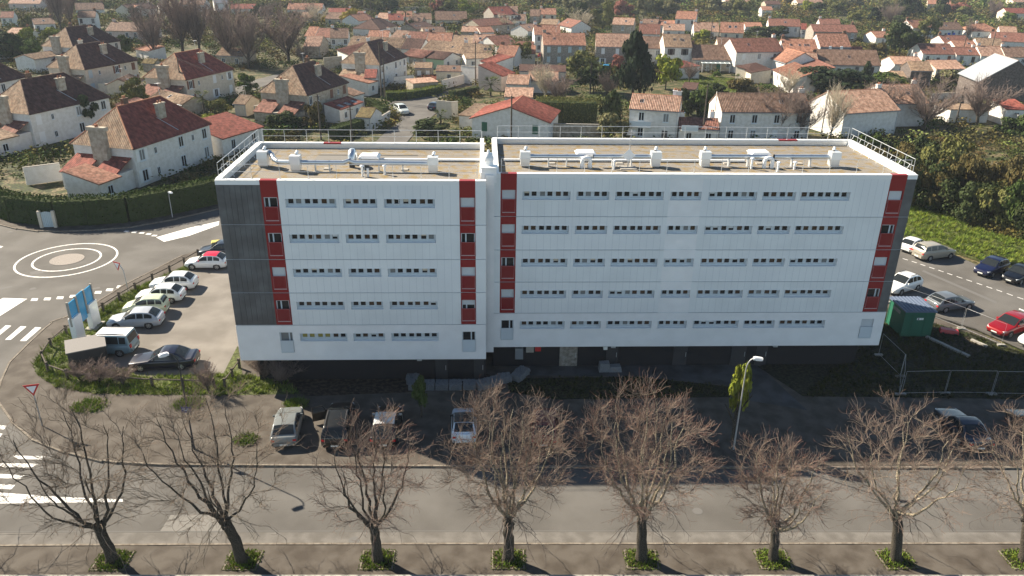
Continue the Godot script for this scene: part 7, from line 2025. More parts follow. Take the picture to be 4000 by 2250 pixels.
# kind: e = eave to the front, g = gable to the front, h = hipped, m = one slope falling to the front, f = flat
func house(kind: String, x: float, z: float, turn: float, len: float, dep: float, eave: float, rise: float, roof: String, wall: String, win: String, label: String) -> Node3D:
	var cat := "house"
	for k in ["shed", "garage", "barn"]:
		if label.contains(k): cat = k
	var t := thing(cat if cat != "house" else "house", label, cat, Vector3(x, 0, z), turn)
	var a := len / 2 - 0.12
	var d := dep / 2
	solid.append([t.transform.affine_inverse(), len / 2, d])
	var w := MB.new()
	var gap := 0.0
	w.quad(Vector3(-a, gap, d), Vector3(a, gap, d), Vector3(a, eave, d), Vector3(-a, eave, d))
	var hb := eave + (rise if kind == "m" else 0.0)
	w.quad(Vector3(a, gap, -d), Vector3(-a, gap, -d), Vector3(-a, hb, -d), Vector3(a, hb, -d))
	for s in [-1, 1]:
		var p := [Vector3(s * a, gap, d * s), Vector3(s * a, gap, -d * s), Vector3(s * a, hb if s > 0 else eave, -d * s), Vector3(s * a, eave if s > 0 else hb, d * s)]
		w.quad(p[0], p[1], p[2], p[3])
		if kind == "e": w.tri(Vector3(s * a, eave, d * s), Vector3(s * a, eave, -d * s), Vector3(s * a, eave + rise - 0.02, 0))
	if kind == "g":
		w.tri(Vector3(-a, eave, d), Vector3(a, eave, d), Vector3(0, eave + rise - 0.02, d))
		w.tri(Vector3(a, eave, -d), Vector3(-a, eave, -d), Vector3(0, eave + rise - 0.02, -d))
	part("wall", w, "wall_" + wall, t)
	var o := 0.3
	var th := 0.13
	var R := MB.new()
	var near := t.position.length() < 250 and kind != "h"
	var plane := func(p0: Vector3, p1: Vector3, p2: Vector3, p3: Vector3) -> void: # p0-p1 along the eave, p3-p2 along the top
		var u := p1 - p0
		var e := u.normalized()
		var v := (p3 - p0) - e * (p3 - p0).dot(e)
		var vn := v.normalized()
		var n := e.cross(vn)
		var q := [p0 + n * th, p1 + n * th, p2 + n * th, p3 + n * th]
		var uvs := []
		for y in q: uvs.append(Vector2((y - q[0]).dot(e), -(y - q[0]).dot(vn)))
		if near and absf(u.length() - (p2 - p3).length()) < 0.02: # half-round tile courses, one rib to each column of tiles
			var m := int(u.length() / 0.28)
			var last := 0.0
			for k in m * 4:
				var f0 := k / (m * 4.0)
				var f1 := (k + 1) / (m * 4.0)
				var b0 := n * 0.055 * absf(sin(PI * f0 * m))
				var b1 := n * 0.055 * absf(sin(PI * f1 * m))
				R.quad(q[0].lerp(q[1], f0) + b0, q[0].lerp(q[1], f1) + b1, q[3].lerp(q[2], f1) + b1, q[3].lerp(q[2], f0) + b0, uvs[0].lerp(uvs[1], f0), uvs[0].lerp(uvs[1], f1), uvs[3].lerp(uvs[2], f1), uvs[3].lerp(uvs[2], f0))
		else: R.quad(q[0], q[1], q[2], q[3], uvs[0], uvs[1], uvs[2], uvs[3])
		R.quad(p3, p2, p1, p0)
		R.quad(p0, p1, q[1], q[0])
		R.quad(p1, p2, q[2], q[1])
		R.quad(p3, p0, q[0], q[3])
	var L := len / 2
	var s := rise / d if kind != "g" else rise / a
	if kind == "e":
		plane.call(Vector3(-L, eave - o * s, d + o), Vector3(L, eave - o * s, d + o), Vector3(L, eave + rise, 0), Vector3(-L, eave + rise, 0))
		plane.call(Vector3(L, eave - o * s, -d - o), Vector3(-L, eave - o * s, -d - o), Vector3(-L, eave + rise, 0), Vector3(L, eave + rise, 0))
	elif kind == "g":
		plane.call(Vector3(-L - o, eave - o * s, -d - 0.15), Vector3(-L - o, eave - o * s, d + 0.25), Vector3(0, eave + rise, d + 0.25), Vector3(0, eave + rise, -d - 0.15))
		plane.call(Vector3(L + o, eave - o * s, d + 0.25), Vector3(L + o, eave - o * s, -d - 0.15), Vector3(0, eave + rise, -d - 0.15), Vector3(0, eave + rise, d + 0.25))
	elif kind == "m":
		s = rise / dep
		plane.call(Vector3(-L, eave - o * s, d + o), Vector3(L, eave - o * s, d + o), Vector3(L, eave + rise, -d), Vector3(-L, eave + rise, -d))
	elif kind == "f":
		R.box(Vector3(-L, eave, -d - 0.1), Vector3(L, eave + 0.18, d + 0.1))
	elif kind == "h":
		var hx := minf(d * 0.85, L * 0.75)
		var e0 := eave - 0.12
		var r0 := Vector3(-L + hx, eave + rise, 0)
		var r1 := Vector3(L - hx, eave + rise, 0)
		var c := [Vector3(-L - 0.1, e0, d + o), Vector3(L + 0.1, e0, d + o), Vector3(L + 0.1, e0, -d - o), Vector3(-L - 0.1, e0, -d - o)]
		plane.call(c[0], c[1], r1, r0)
		plane.call(c[2], c[3], r0, r1)
		plane.call(c[1], c[2], r1, r1)
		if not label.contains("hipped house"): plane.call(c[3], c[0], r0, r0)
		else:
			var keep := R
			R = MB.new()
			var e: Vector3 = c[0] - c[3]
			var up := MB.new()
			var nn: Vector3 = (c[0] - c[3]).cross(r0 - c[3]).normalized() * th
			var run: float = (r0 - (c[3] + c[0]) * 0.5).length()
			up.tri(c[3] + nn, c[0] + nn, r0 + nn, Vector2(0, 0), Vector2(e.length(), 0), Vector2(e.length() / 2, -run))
			part("hip_face", up, "roof_tn", t)  # paler tan than the roof: sunlit look put into the colour, besides weathered tiles
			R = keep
	part("roof", R, "roof_" + roof, t)
	var far := t.position.length() > 260
	if kind != "f" and kind != "m": # ridge and hips
		var rd := MB.new()
		var y := eave + rise + th * 0.8
		if kind == "e": rd.rod(Vector3(-L, y, 0), Vector3(L, y, 0), 0.11, 0.11, 6)
		elif kind == "g": rd.rod(Vector3(0, y, d + 0.25), Vector3(0, y, -d - 0.15), 0.11, 0.11, 6)
		else:
			var hx := minf(d * 0.85, L * 0.75)
			rd.rod(Vector3(-L + hx, y, 0), Vector3(L - hx, y, 0), 0.11, 0.11, 6)
			for q in [[-1, 1], [1, 1], [1, -1], [-1, -1]]: rd.rod(Vector3(q[0] * (L - hx), y, 0), Vector3(q[0] * (L + 0.1), eave + 0.02, q[1] * (d + o)), 0.1, 0.1, 6)
		part("ridge", rd, "terracotta" if roof in ["or", "sa", "rd"] else "roof_br", t, "stuff")
	if kind == "e" and not far: # gutter along the front eave
		var gu := MB.new()
		gu.rod(Vector3(-L, eave - o * s - 0.02, d + o + 0.06), Vector3(L, eave - o * s - 0.02, d + o + 0.06), 0.06, 0.06, 6)
		gu.rod(Vector3(L - 0.35, eave - o * s - 0.05, d + 0.06), Vector3(L - 0.35, 0, d + 0.06), 0.04, 0.04, 6)
		part("gutter", gu, "zinc", t)
	# windows: COUNTxFLOORSsTYLE
	if win != "" and win != "0":
		var n := int(win.substr(0, 1))
		var fl := int(win.substr(2, 1))
		var st := win.substr(3, 1)
		for y in fl:
			for k in n:
				var px := -a + (k + 0.5) * 2 * a / n
				var hy := 1.55 if fl > 1 or eave > 2.8 else 1.2
				var py := eave - 1.25 - (fl - 1 - y) * 2.65 if eave > 2.5 else 1.2
				if y == 0 and k == n / 2 and n > 1 and st != "b" and eave < 6.5 and fl > 1 or fl == 1 and n > 2 and k == 1:
					var dd := part("door", unit.leafs, "sh_k" if rng.randf() < 0.5 else "sh_w", t)
					dd.position = Vector3(px, 1.0, d)
					dd.scale = Vector3(0.95, 2.0, 1)
				else: opening(t, Vector3(px, py, d), 0.0, 0.95, hy, st)
	if kind in ["e", "h"] and len > 5.5 and rise > 1.0 and rng.randf() < 0.75:
		var cx := (a - 0.5) * (1 if rng.randf() < 0.5 else -1)
		if kind == "h": cx *= 0.3
		stack(t, Vector3(cx, eave + rise * 0.6, -0.4), 0.9, 0.5, rise * 0.4 + 0.9, "wall_" + wall if rng.randf() < 0.5 else "brick")
	extras(t, label, len, d, eave, rise)
	if not far and kind in ["e", "h"] and rng.randf() < 0.45: # television aerial
		var ae := MB.new()
		var ax := rng.randf_range(-0.35, 0.35) * len
		var ay := eave + rise
		ae.rod(Vector3(ax, ay - 0.2, 0), Vector3(ax, ay + 2.0, 0), 0.03, 0.02, 5)
		for k in 5: ae.rod(Vector3(ax - 0.4 + k * 0.2, ay + 1.9, -0.3), Vector3(ax - 0.4 + k * 0.2, ay + 1.9, 0.3), 0.012, 0.012, 4)
		ae.rod(Vector3(ax - 0.5, ay + 1.9, 0), Vector3(ax + 0.5, ay + 1.9, 0), 0.015, 0.015, 4)
		part("aerial", ae, "aluminium", t, "stuff")
	if kind == "e" and len > 6.0 and rng.randf() < 0.4: skylight(t, rng.randf_range(-0.3, 0.3) * len, 0.5, d, eave, rise)
	return t

func skylight(t: Node3D, x: float, f: float, d: float, eave: float, rise: float, w := 0.78, h := 1.0) -> void:
	var k := part("skylight", unit.sky, "zinc", t)
	k.position = Vector3(x, eave + rise * f + 0.1, d * (1 - f))
	k.rotation.x = atan2(rise, d)
	k.scale = Vector3(w, 1, h)
	var g := part("pane", unit.sky, "pane", k)
	g.position.y = 0.012
	g.scale = Vector3(0.8, 1, 0.82)

# the paired hipped houses of the left estate: a chimney wall at the left end, a stack on the front slope, a low wing on the left
func hip_house(x: float, z: float, turn: float, len: float, dep: float, eave: float, rise: float, roof: String, wall: String, sh: Array, wing_roof: String, label: String) -> void:
	var t := house("h", x, z, turn, len, dep, eave, rise, roof, wall, "0", label)
	for k in 6:
		if k == 2: continue
		var px := -len / 2 + (k + 0.6) * len / 6.2
		var small := k == 1 or k == 4
		opening(t, Vector3(px, eave - 1.15, dep / 2), 0.0, 0.5 if small else 1.05, 0.9 if small else 1.6, "p" if small else sh[0 if k < 3 else 1])
		if k != 4: opening(t, Vector3(px, 1.35, dep / 2), 0.0, 0.6 if small else 1.1, 1.0 if small else 1.7, "p" if small else sh[0 if k < 3 else 1])
	var d := dep / 2
	skylight(t, -len * 0.16, 0.34, d, eave, rise, 0.6, 0.9)
	skylight(t, len * 0.2, 0.42, d, eave, rise, 0.5, 0.7)
	stack(t, Vector3(len * 0.06, eave + rise * 0.25, d * 0.52), 1.5, 0.55, rise * 0.72, "wall_B")
	var fl := MB.new()
	fl.bar(Vector3(len * 0.06 - 0.9, eave + rise * 0.5 + 0.2, d * 0.5), Vector3(len * 0.06 + 0.5, eave + rise * 0.06 + 0.22, d * 0.96), 0.35, 0.05)
	part("flashing", fl, "zinc", t)
	# chimney wall and low wing at the left end
	stack(t, Vector3(-len / 2 - 0.55, 0, 0.3), 0.7, 2.3, eave + rise * 0.62, "wall_B")
	var w := MB.new()
	w.box(Vector3(-len / 2 - 3.4, 0, -d + 0.6), Vector3(-len / 2 + 0.1, 2.5, d - 0.5))
	part("side_wing", w, "wall_" + wall, t)
	for s in [0, 1]:
		var r := MB.new()
		var z0: float = d - 0.4 if s == 0 else -0.35
		var z1: float = 0.8 if s == 0 else -d + 0.5
		var p := [Vector3(-len / 2 - 3.6, 2.45, z0), Vector3(-len / 2 - 3.6, 2.45, z1), Vector3(-len / 2 + 0.05, 4.1, z1), Vector3(-len / 2 + 0.05, 4.1, z0)]
		r.quad(p[3], p[2], p[1], p[0], Vector2(0, 0), Vector2(z0 - z1, 0), Vector2(z0 - z1, 4), Vector2(0, 4))
		r.quad(p[0], p[1], p[1] - Vector3(0, 0.12, 0), p[0] - Vector3(0, 0.12, 0))
		r.quad(p[0] - Vector3(0, 0.12, 0), p[3] - Vector3(0, 0.12, 0), p[3], p[0])
		r.quad(p[2] - Vector3(0, 0.12, 0), p[1] - Vector3(0, 0.12, 0), p[1], p[2])
		part("wing_roof", r, "roof_" + wing_roof, t)
	for q in [[0.35, 0.55], [0.3, 0.25]]: # stepped coping on the chimney wall
		pass

func garden_wall(label: String, p: Array, high: float, mat := "wall_C", wide := 0.22) -> void:
	var t := thing("garden_wall", label, "wall")
	var q := pts(p)
	for k in q.size() - 1:
		var b := MB.new()
		b.bar(q[k] + Vector3(0, high / 2, 0), q[k + 1] + Vector3(0, high / 2, 0), wide, high)
		part("wall", b, mat, t)
		var c := MB.new()
		c.bar(q[k] + Vector3(0, high + 0.04, 0), q[k + 1] + Vector3(0, high + 0.04, 0), wide + 0.1, 0.07)
		part("coping", c, "concrete", t)

func pole(label: String, x: float, z: float, high: float, wires := []) -> void:
	var t := thing("utility_pole", label, "utility pole", Vector3(x, 0, z))
	var b := MB.new()
	b.rod(Vector3(0, -0.2, 0), Vector3(0, high, 0), 0.16, 0.11, 8)
	part("pole", b, "wood", t)
	var c := MB.new()
	c.bar(Vector3(-0.5, high - 0.4, 0), Vector3(0.5, high - 0.4, 0), 0.09, 0.09)
	part("crossarm", c, "wood", t)
	for q in wires:
		for s in [-0.3, 0.3]:
			var w := MB.new()
			var p := PackedVector3Array()
			var r := PackedFloat32Array()
			for k in 9:
				var f := k / 8.0
				p.append(Vector3(s, high - 0.35, 0).lerp(Vector3(q[0] - x + s, q[1], q[2] - z), f) - Vector3(0, 1.2 * 4 * f * (1 - f) * 0.6, 0))
				r.append(0.012)
			w.tube(p, r, 3)
			part("wire", w, "black", t)

func street_lamp(label: String, x: float, z: float, high: float, reach: Vector3, mat := "steel_post") -> void:
	var t := thing("street_lamp", label, "street lamp", Vector3(x, 0, z))
	var p := PackedVector3Array([Vector3.ZERO, Vector3(0, high * 0.5, 0)])
	var r := PackedFloat32Array([0.065, 0.05])
	for k in 8:
		var a := PI / 2 * k / 7.0
		p.append(Vector3(0, high - 0.9, 0) + reach * (1 - cos(a)) + Vector3(0, 0.9 * sin(a), 0))
		r.append(0.038)
	var b := MB.new()
	b.tube(p, r, 8)
	part("pole", b, mat, t)
	var e := p[-1]
	var d := reach.normalized()
	var h := MB.new()
	h.bar(e - d * 0.08, e + d * 0.5, 0.24, 0.13)
	h.bar(e + d * 0.0 + Vector3(0, 0.1, 0), e + d * 0.42 + Vector3(0, 0.085, 0), 0.16, 0.05)
	part("lamp_head", h, "white", t)
	var g := MB.new()
	g.bar(e + d * 0.08 - Vector3(0, 0.1, 0), e + d * 0.45 - Vector3(0, 0.08, 0), 0.18, 0.035)
	part("lamp_glass", g, "lamp_clear", t)
	var f := MB.new()
	f.box(Vector3(-0.14, 0, -0.14), Vector3(0.14, 0.05, 0.14))
	part("foot", f, "concrete", t)

func give_way(label: String, x: float, z: float, high: float, turn: float, bent := 0.0) -> void:
	var t := thing("give_way_sign", label, "road sign", Vector3(x, 0, z), turn)
	var b := MB.new()
	var p := PackedVector3Array([Vector3.ZERO, Vector3(0, high * 0.55, 0), Vector3(bent * 0.12, high * 0.85, 0), Vector3(bent * 0.55, high, 0), Vector3(bent, high, 0)])
	b.tube(p, [0.04, 0.04, 0.04, 0.04, 0.04], 8)
	part("post", b, "steel_post", t)
	var c := Vector3(bent, high - 0.05, 0.05)
	var o := 0.5
	var tri := func(s: float, zz: float, mat: String, called: String) -> void:
		var m := MB.new()
		var a := c + Vector3(-s, s * 0.62, zz)
		var e := c + Vector3(s, s * 0.62, zz)
		var f := c + Vector3(0, -s * 1.1, zz)
		var k := Vector3(0, 0, -0.02)
		m.tri(a, f, e)
		m.tri(a + k, e + k, f + k)
		m.quad(a, e, e + k, a + k)
		m.quad(e, f, f + k, e + k)
		m.quad(f, a, a + k, f + k)
		part(called, m, mat, t)
	tri.call(o, 0.0, "sign_red", "plate")
	tri.call(o * 0.62, 0.021, "white", "field")

func fence_row(label: String, p: Array, step := 2.1, high := 0.95) -> void:
	var t := thing("wooden_fence", label, "fence")
	var q := pts(p)
	var l := along(q, step)
	var pm := MB.new()
	pm.box(Vector3(-0.08, -0.1, -0.08), Vector3(0.08, high, 0.08))
	var m := pm.mesh()
	for k in l.size():
		var o := part("post", m, "wood", t)
		o.position = l[k][0]
		o.rotation.y = atan2(-l[k][1].z, l[k][1].x) + rng.randf_range(-0.05, 0.05)
		o.rotation.z = rng.randf_range(-0.03, 0.03)
		if k < l.size() - 1:
			var r := MB.new()
			r.rod(l[k][0] + Vector3(0, high * 0.78, 0), l[k + 1][0] + Vector3(0, high * 0.78, 0), 0.06, 0.055, 7)
			part("rail", r, "wood", t)

func mesh_panel(label: String, a: Vector3, c: Vector3, high := 2.0) -> void:
	var t := thing("mesh_fence_panel", label, "fence panel", Vector3.ZERO, 0.0, "temporary site fence panels")
	var d := (c - a).normalized()
	var n := a.distance_to(c)
	var b := MB.new()
	var up := Vector3(0, high, 0)
	var f := Vector3(0, 0.15, 0)
	b.tube([a + f, a + up, c + up, c + f], [0.013, 0.013, 0.013, 0.013], 6)
	b.rod(a, c * 0.0001 + a * 0.9999 + f * 1.2, 0.02, 0.02, 6)
	b.tube([c, c + f, a + f], [0.013, 0.013, 0.013], 6)
	part("frame", b, "steel_post", t, "stuff")
	var m := MB.new()
	for k in int(n / 0.3): m.tube([a + d * (0.3 * k) + f, a + d * (0.3 * k) + up], [0.0013, 0.0013], 3, false)
	for k in 9: m.tube([a + f + Vector3(0, k * 0.21, 0), c + f + Vector3(0, k * 0.21, 0)], [0.0013, 0.0013], 3, false)
	part("mesh", m, "dark_metal", t, "stuff")
	for e in [a, c]:
		var g := MB.new()
		g.box(e + Vector3(-0.33, 0, -0.12), e + Vector3(0.33, 0.13, 0.12))
		part("foot", g, "concrete", t)

func block(called: String, lo: Vector3, hi: Vector3, mat: String, t: Node3D) -> MeshInstance3D:
	var b := MB.new()
	b.box(lo, hi)
	return part(called, b, mat, t)

func extras(t: Node3D, label: String, len: float, d: float, eave: float, rise: float) -> void:
	var L := len / 2
	if label.contains("glass veranda"):
		block("veranda_roof", Vector3(-L * 0.6, 2.3, d), Vector3(L * 0.75, 2.42, d + 2.6), "glass_roof", t)
		for k in 7: block("glazing_bar", Vector3(-L * 0.6 + k * L * 0.22, 2.422, d), Vector3(-L * 0.6 + k * L * 0.22 + 0.08, 2.47, d + 2.6), "white", t)
		for k in 4: block("post", Vector3(-L * 0.58 + k * L * 0.43, 0, d + 2.4), Vector3(-L * 0.58 + k * L * 0.43 + 0.12, 2.29, d + 2.55), "white", t)
		block("door", Vector3(L * 0.1, 0.05, d + 2.42), Vector3(L * 0.1 + 0.9, 2.1, d + 2.5), "sh_g", t)
	elif label.contains("white cube"):
		block("balcony", Vector3(-L + 0.3, 2.5, d), Vector3(-0.3, 2.65, d + 1.1), "render", t)
		block("balcony_front", Vector3(-L + 0.3, 2.66, d + 1.02), Vector3(-0.3, 3.5, d + 1.08), "white_guard", t)
		stack(t, Vector3(L * 0.7, eave + rise * 0.7, -0.6), 0.7, 0.6, 1.5, "render")
	elif label.contains("navy slate"):
		for k in 3: block("slate_panel", Vector3(-L + 0.2 + k * L * 0.72, eave - 1.9, d), Vector3(-L + 0.2 + k * L * 0.72 + L * 0.5, eave - 0.25, d + 0.25), "roof_sl", t)
		for k in 2: block("dormer", Vector3(-L + 0.25 + L * 0.52 + k * L * 0.72, eave - 1.9, d), Vector3(-L + 0.15 + L * 0.7 + k * L * 0.72, eave + 0.1, d + 0.4), "white", t)
	elif label.contains("blue doors"):
		for k in 2: block("door", Vector3(-0.6 + k * 2.1, 0, d - 0.02), Vector3(0.6 + k * 2.1, 2.2, d + 0.09), "blue_door", t)
	elif label.contains("green side wall"): block("side_panel", Vector3(-L + 0.08, 0.0, -d), Vector3(-L + 0.119, eave - 0.1, d), "green_wall", t)
	elif label.contains("one green skylight"): skylight(t, -L * 0.72, 0.6, d, eave, rise, 1.0, 1.2)
	elif label.contains("two pale skylights") or label.contains("two dark skylights") or label.contains("windows and skylights"):
		for k in 2: skylight(t, -L * 0.2 + k * L * 0.5, 0.55, d, eave, rise, 0.9, 1.1)
	elif label.contains("three skylights"):
		for k in 3: skylight(t, -L * 0.5 + k * L * 0.5, 0.5, d, eave, rise)
	elif label.contains("glass panels"):
		for k in 3: skylight(t, -L * 0.55 + k * L * 0.55, 0.5, d * 1.0, eave, rise * 0.5, 1.1, 1.2)
	elif label.contains("tall white left gable") or label.contains("white left gable"):
		block("gable_cap", Vector3(-L - 0.02, 0, -d * 0.02), Vector3(-L + 0.08, eave + rise + 0.3, d * 0.02), "wall_W", t)

# ---------------------------------------------------------------- small builders
func disc(x: float, z: float, r0: float, r1: float, y: float) -> MB:
	var b := MB.new()
	for k in 64:
		var a := TAU * k / 64.0
		var c := TAU * (k + 1) / 64.0
		var p := Vector3(x, y, z)
		b.quad(p + Vector3(cos(a), 0, -sin(a)) * r0, p + Vector3(cos(a), 0, -sin(a)) * r1, p + Vector3(cos(c), 0, -sin(c)) * r1, p + Vector3(cos(c), 0, -sin(c)) * r0)
		if y > 0.02: b.quad(p + Vector3(cos(a) * r1, -y, -sin(a) * r1), p + Vector3(cos(c) * r1, -y, -sin(c) * r1), p + Vector3(cos(c), 0, -sin(c)) * r1, p + Vector3(cos(a), 0, -sin(a)) * r1)
	return b

func markings(called: String, label: String, polys: Array, y: float, mat := "paint_line") -> void:
	var o := Node3D.new()
	o.name = numbered("road_markings" if mat == "paint_line" else "road_repairs")
	add_child(o)
	o.set_meta("kind", "structure")
	o.set_meta("label", label)
	for p in polys: part(called, slab(p, y, y), mat, o)

func tree_square(x: float, z: float, w: float, tall: float, label: String, edged := true) -> void:
	var t := thing("planting_square", label, "planting square", Vector3(x, 0.1, z), rng.randf_range(-0.05, 0.05), "planting squares")
	var a := w / 2
	for q in [[-a, -a, a, -a + 0.08], [-a, a - 0.08, a, a], [-a, -a + 0.08, -a + 0.08, a - 0.08], [a - 0.08, -a + 0.08, a, a - 0.08]]:
		if not edged: break
		var e := MB.new()
		e.box(Vector3(q[0], -0.05, q[1] * 0.8), Vector3(q[2], 0.04, q[3] * 0.8))
		part("edging", e, "kerbstone", t)
	var s := MB.new()
	var i := a if edged else a * 0.7
	s.box(Vector3(-i + 0.1, -0.05, -i * 0.8 + 0.1), Vector3(i - 0.1, 0.03, i * 0.8 - 0.1))
	part("soil", s, "earth", t)
	var g := MB.new()
	for k in int(420 * w):
		var o := Vector3(rng.randf_range(-a, a) * 1.1, 0.02, rng.randf_range(-a, a) * 0.88)
		if not edged and Vector2(o.x, o.z * 1.25).length() > a * rng.randf_range(0.7, 1.1): continue
		var h := 0.3 * tall * rng.randf_range(0.4, 1.2) * (1.0 - 0.5 * pow(o.length() / a, 3))
		var d := Vector3(rng.randfn() * 0.6, 1.0, rng.randfn() * 0.6).normalized()
		var v := d.cross(Vector3(rng.randfn(), 0, rng.randfn())).normalized() * 0.035
		g.col = Color(rng.randf_range(0.8, 1.3), 1, 0.8) * rng.randf_range(0.6, 1.3)
		g.tri(o - v, o + v, o + d * maxf(h, 0.05))
	part("grass", g, "grass", t, "stuff")

func gabions(p: Array) -> void:
	var where := ["topmost of the short column at the earth", "second of the short column", "corner block below the short column", "first of the front row", "second of the front row", "third of the front row", "fourth of the front row", "fifth of the front row", "at the bend of the row", "first beyond the bend", "second beyond the bend", "last at the path end"]
	for k in p.size() / 2:
		var n := Vector3(p[2 * k], 0.1, p[2 * k + 1])
		var j := mini(k + 1, p.size() / 2 - 1)
		var d := Vector3(p[2 * j] - p[2 * maxi(j - 1, 0)], 0, p[2 * j + 1] - p[2 * maxi(j - 1, 0) + 1])
		var t := thing("stone_block", "grey stone filled wire block, " + where[k], "gabion", n, 0.0 if k < 3 else atan2(-d.z, d.x) * 0.9, "stone filled wire blocks before the entrance")
		var b := MB.new()
		b.box(Vector3(-0.47, 0, -0.4), Vector3(0.47, 0.5, 0.4))
		part("core", b, "granite", t)
		var s := MB.new()
		for i in 60:
			var f := rng.randi() % 3
			var o := Vector3(rng.randf_range(-0.45, 0.45), 0.5, rng.randf_range(-0.38, 0.38)) if f < 2 else Vector3(rng.randf_range(-0.45, 0.45), rng.randf_range(0.05, 0.48), 0.4)
			var r := rng.randf_range(0.05, 0.1)
			s.lathe([Vector2(r, -r * 0.5), Vector2(r * rng.randf_range(0.8, 1.1), 0.0), Vector2(r * 0.6, r * 0.6), Vector2(0, r * 0.65)], 5, o)
		part("stones", s, "granite", t, "stuff")

func street_name(x: float, z: float) -> void:
	var b := MB.new()
	b.box(Vector3(x - 0.32, 3.0, z + 0.1), Vector3(x + 0.32, 3.4, z + 0.13))
	var t := thing("street_name_sign", "small dark blue street name plate on the tall lamp post", "street sign")
	part("plate", b, "sign_blue", t)
	var l := MB.new()
	l.box(Vector3(x - 0.22, 3.24, z + 0.131), Vector3(x + 0.22, 3.28, z + 0.134))
	l.box(Vector3(x - 0.16, 3.14, z + 0.131), Vector3(x + 0.16, 3.18, z + 0.134))
	part("lettering", l, "white", t, "stuff")

func sign_boards(a: Vector3, c: Vector3) -> void:
	var d := (c - a).normalized()
	var n := d.cross(Vector3.UP)
	var t := thing("sign_boards", "three blue panels in grey frames standing on two white concrete piers", "sign board")
	var put := func(from: float, to: float, y0: float, y1: float, w: float) -> MB:
		var b := MB.new()
		b.bar(a + d * from + Vector3(0, (y0 + y1) / 2, 0), a + d * to + Vector3(0, (y0 + y1) / 2, 0), w, y1 - y0)
		return b
	var L := a.distance_to(c)
	part("pier", put.call(-0.7, 0.55, 0.0, 2.3, 0.42), "render", t)
	part("pier", put.call(L - 0.55, L + 0.75, 0.0, 2.3, 0.42), "render", t)
	for s in [[-0.72, -0.6], [0.5, 0.72], [L - 0.72, L - 0.5], [L + 0.62, L + 0.76]]: part("frame_post", put.call(s[0], s[1], 1.6, 3.75, 0.16), "concrete", t)
	part("panel", put.call(-0.6, 0.5, 2.32, 3.6, 0.06), "blue_panel", t)
	part("panel", put.call(0.72, L - 0.72, 1.3, 3.75, 0.06), "blue_panel", t)
	part("panel", put.call(L - 0.5, L + 0.62, 2.32, 3.65, 0.06), "blue_panel", t)
	for s in [-0.05, L + 0.1]:
		var f := MB.new()
		f.bar(a + d * (s - 0.8) + Vector3(0, 0.06, 0), a + d * (s + 0.8) + Vector3(0, 0.06, 0), 1.0, 0.16)
		part("footing", f, "concrete", t)

func shelter(a: Vector3, c: Vector3) -> void:
	var t := thing("bin_shelter", "dark boarded bin shelter with pale sloping lid beside the blue-grey van", "bin shelter")
	var d := (c - a)
	var n := Vector3(-d.z, 0, d.x).normalized() * -1.7
	if n.z > 0: n = -n
	var u := Vector3(0, 1, 0)
	var b := MB.new()
	b.hexa([a, c, c + n, a + n, a + u * 1.5, c + u * 1.5, c + n + u * 1.75, a + n + u * 1.75])
	part("box", b, "dark_metal", t)
	var l := MB.new()
	var e := d.normalized() * 0.08
	var m := n.normalized() * 0.08
	l.hexa([a - e - m + u * 1.51, c + e - m + u * 1.51, c + e + n + m + u * 1.77, a - e + n + m + u * 1.77, a - e - m + u * 1.58, c + e - m + u * 1.58, c + e + n + m + u * 1.84, a - e + n + m + u * 1.84])
	part("lid", l, "weathered", t)
	for k in 6: # upright boards of the near side
		var q := MB.new()
		var p0 := a.lerp(c, (k + 0.04) / 6.0) - n.normalized() * 0.02
		var p1 := a.lerp(c, (k + 0.96) / 6.0) - n.normalized() * 0.02
		q.quad(p0, p1, p1 + u * 1.48, p0 + u * 1.48)
		part("board", q, "dark_metal", t)

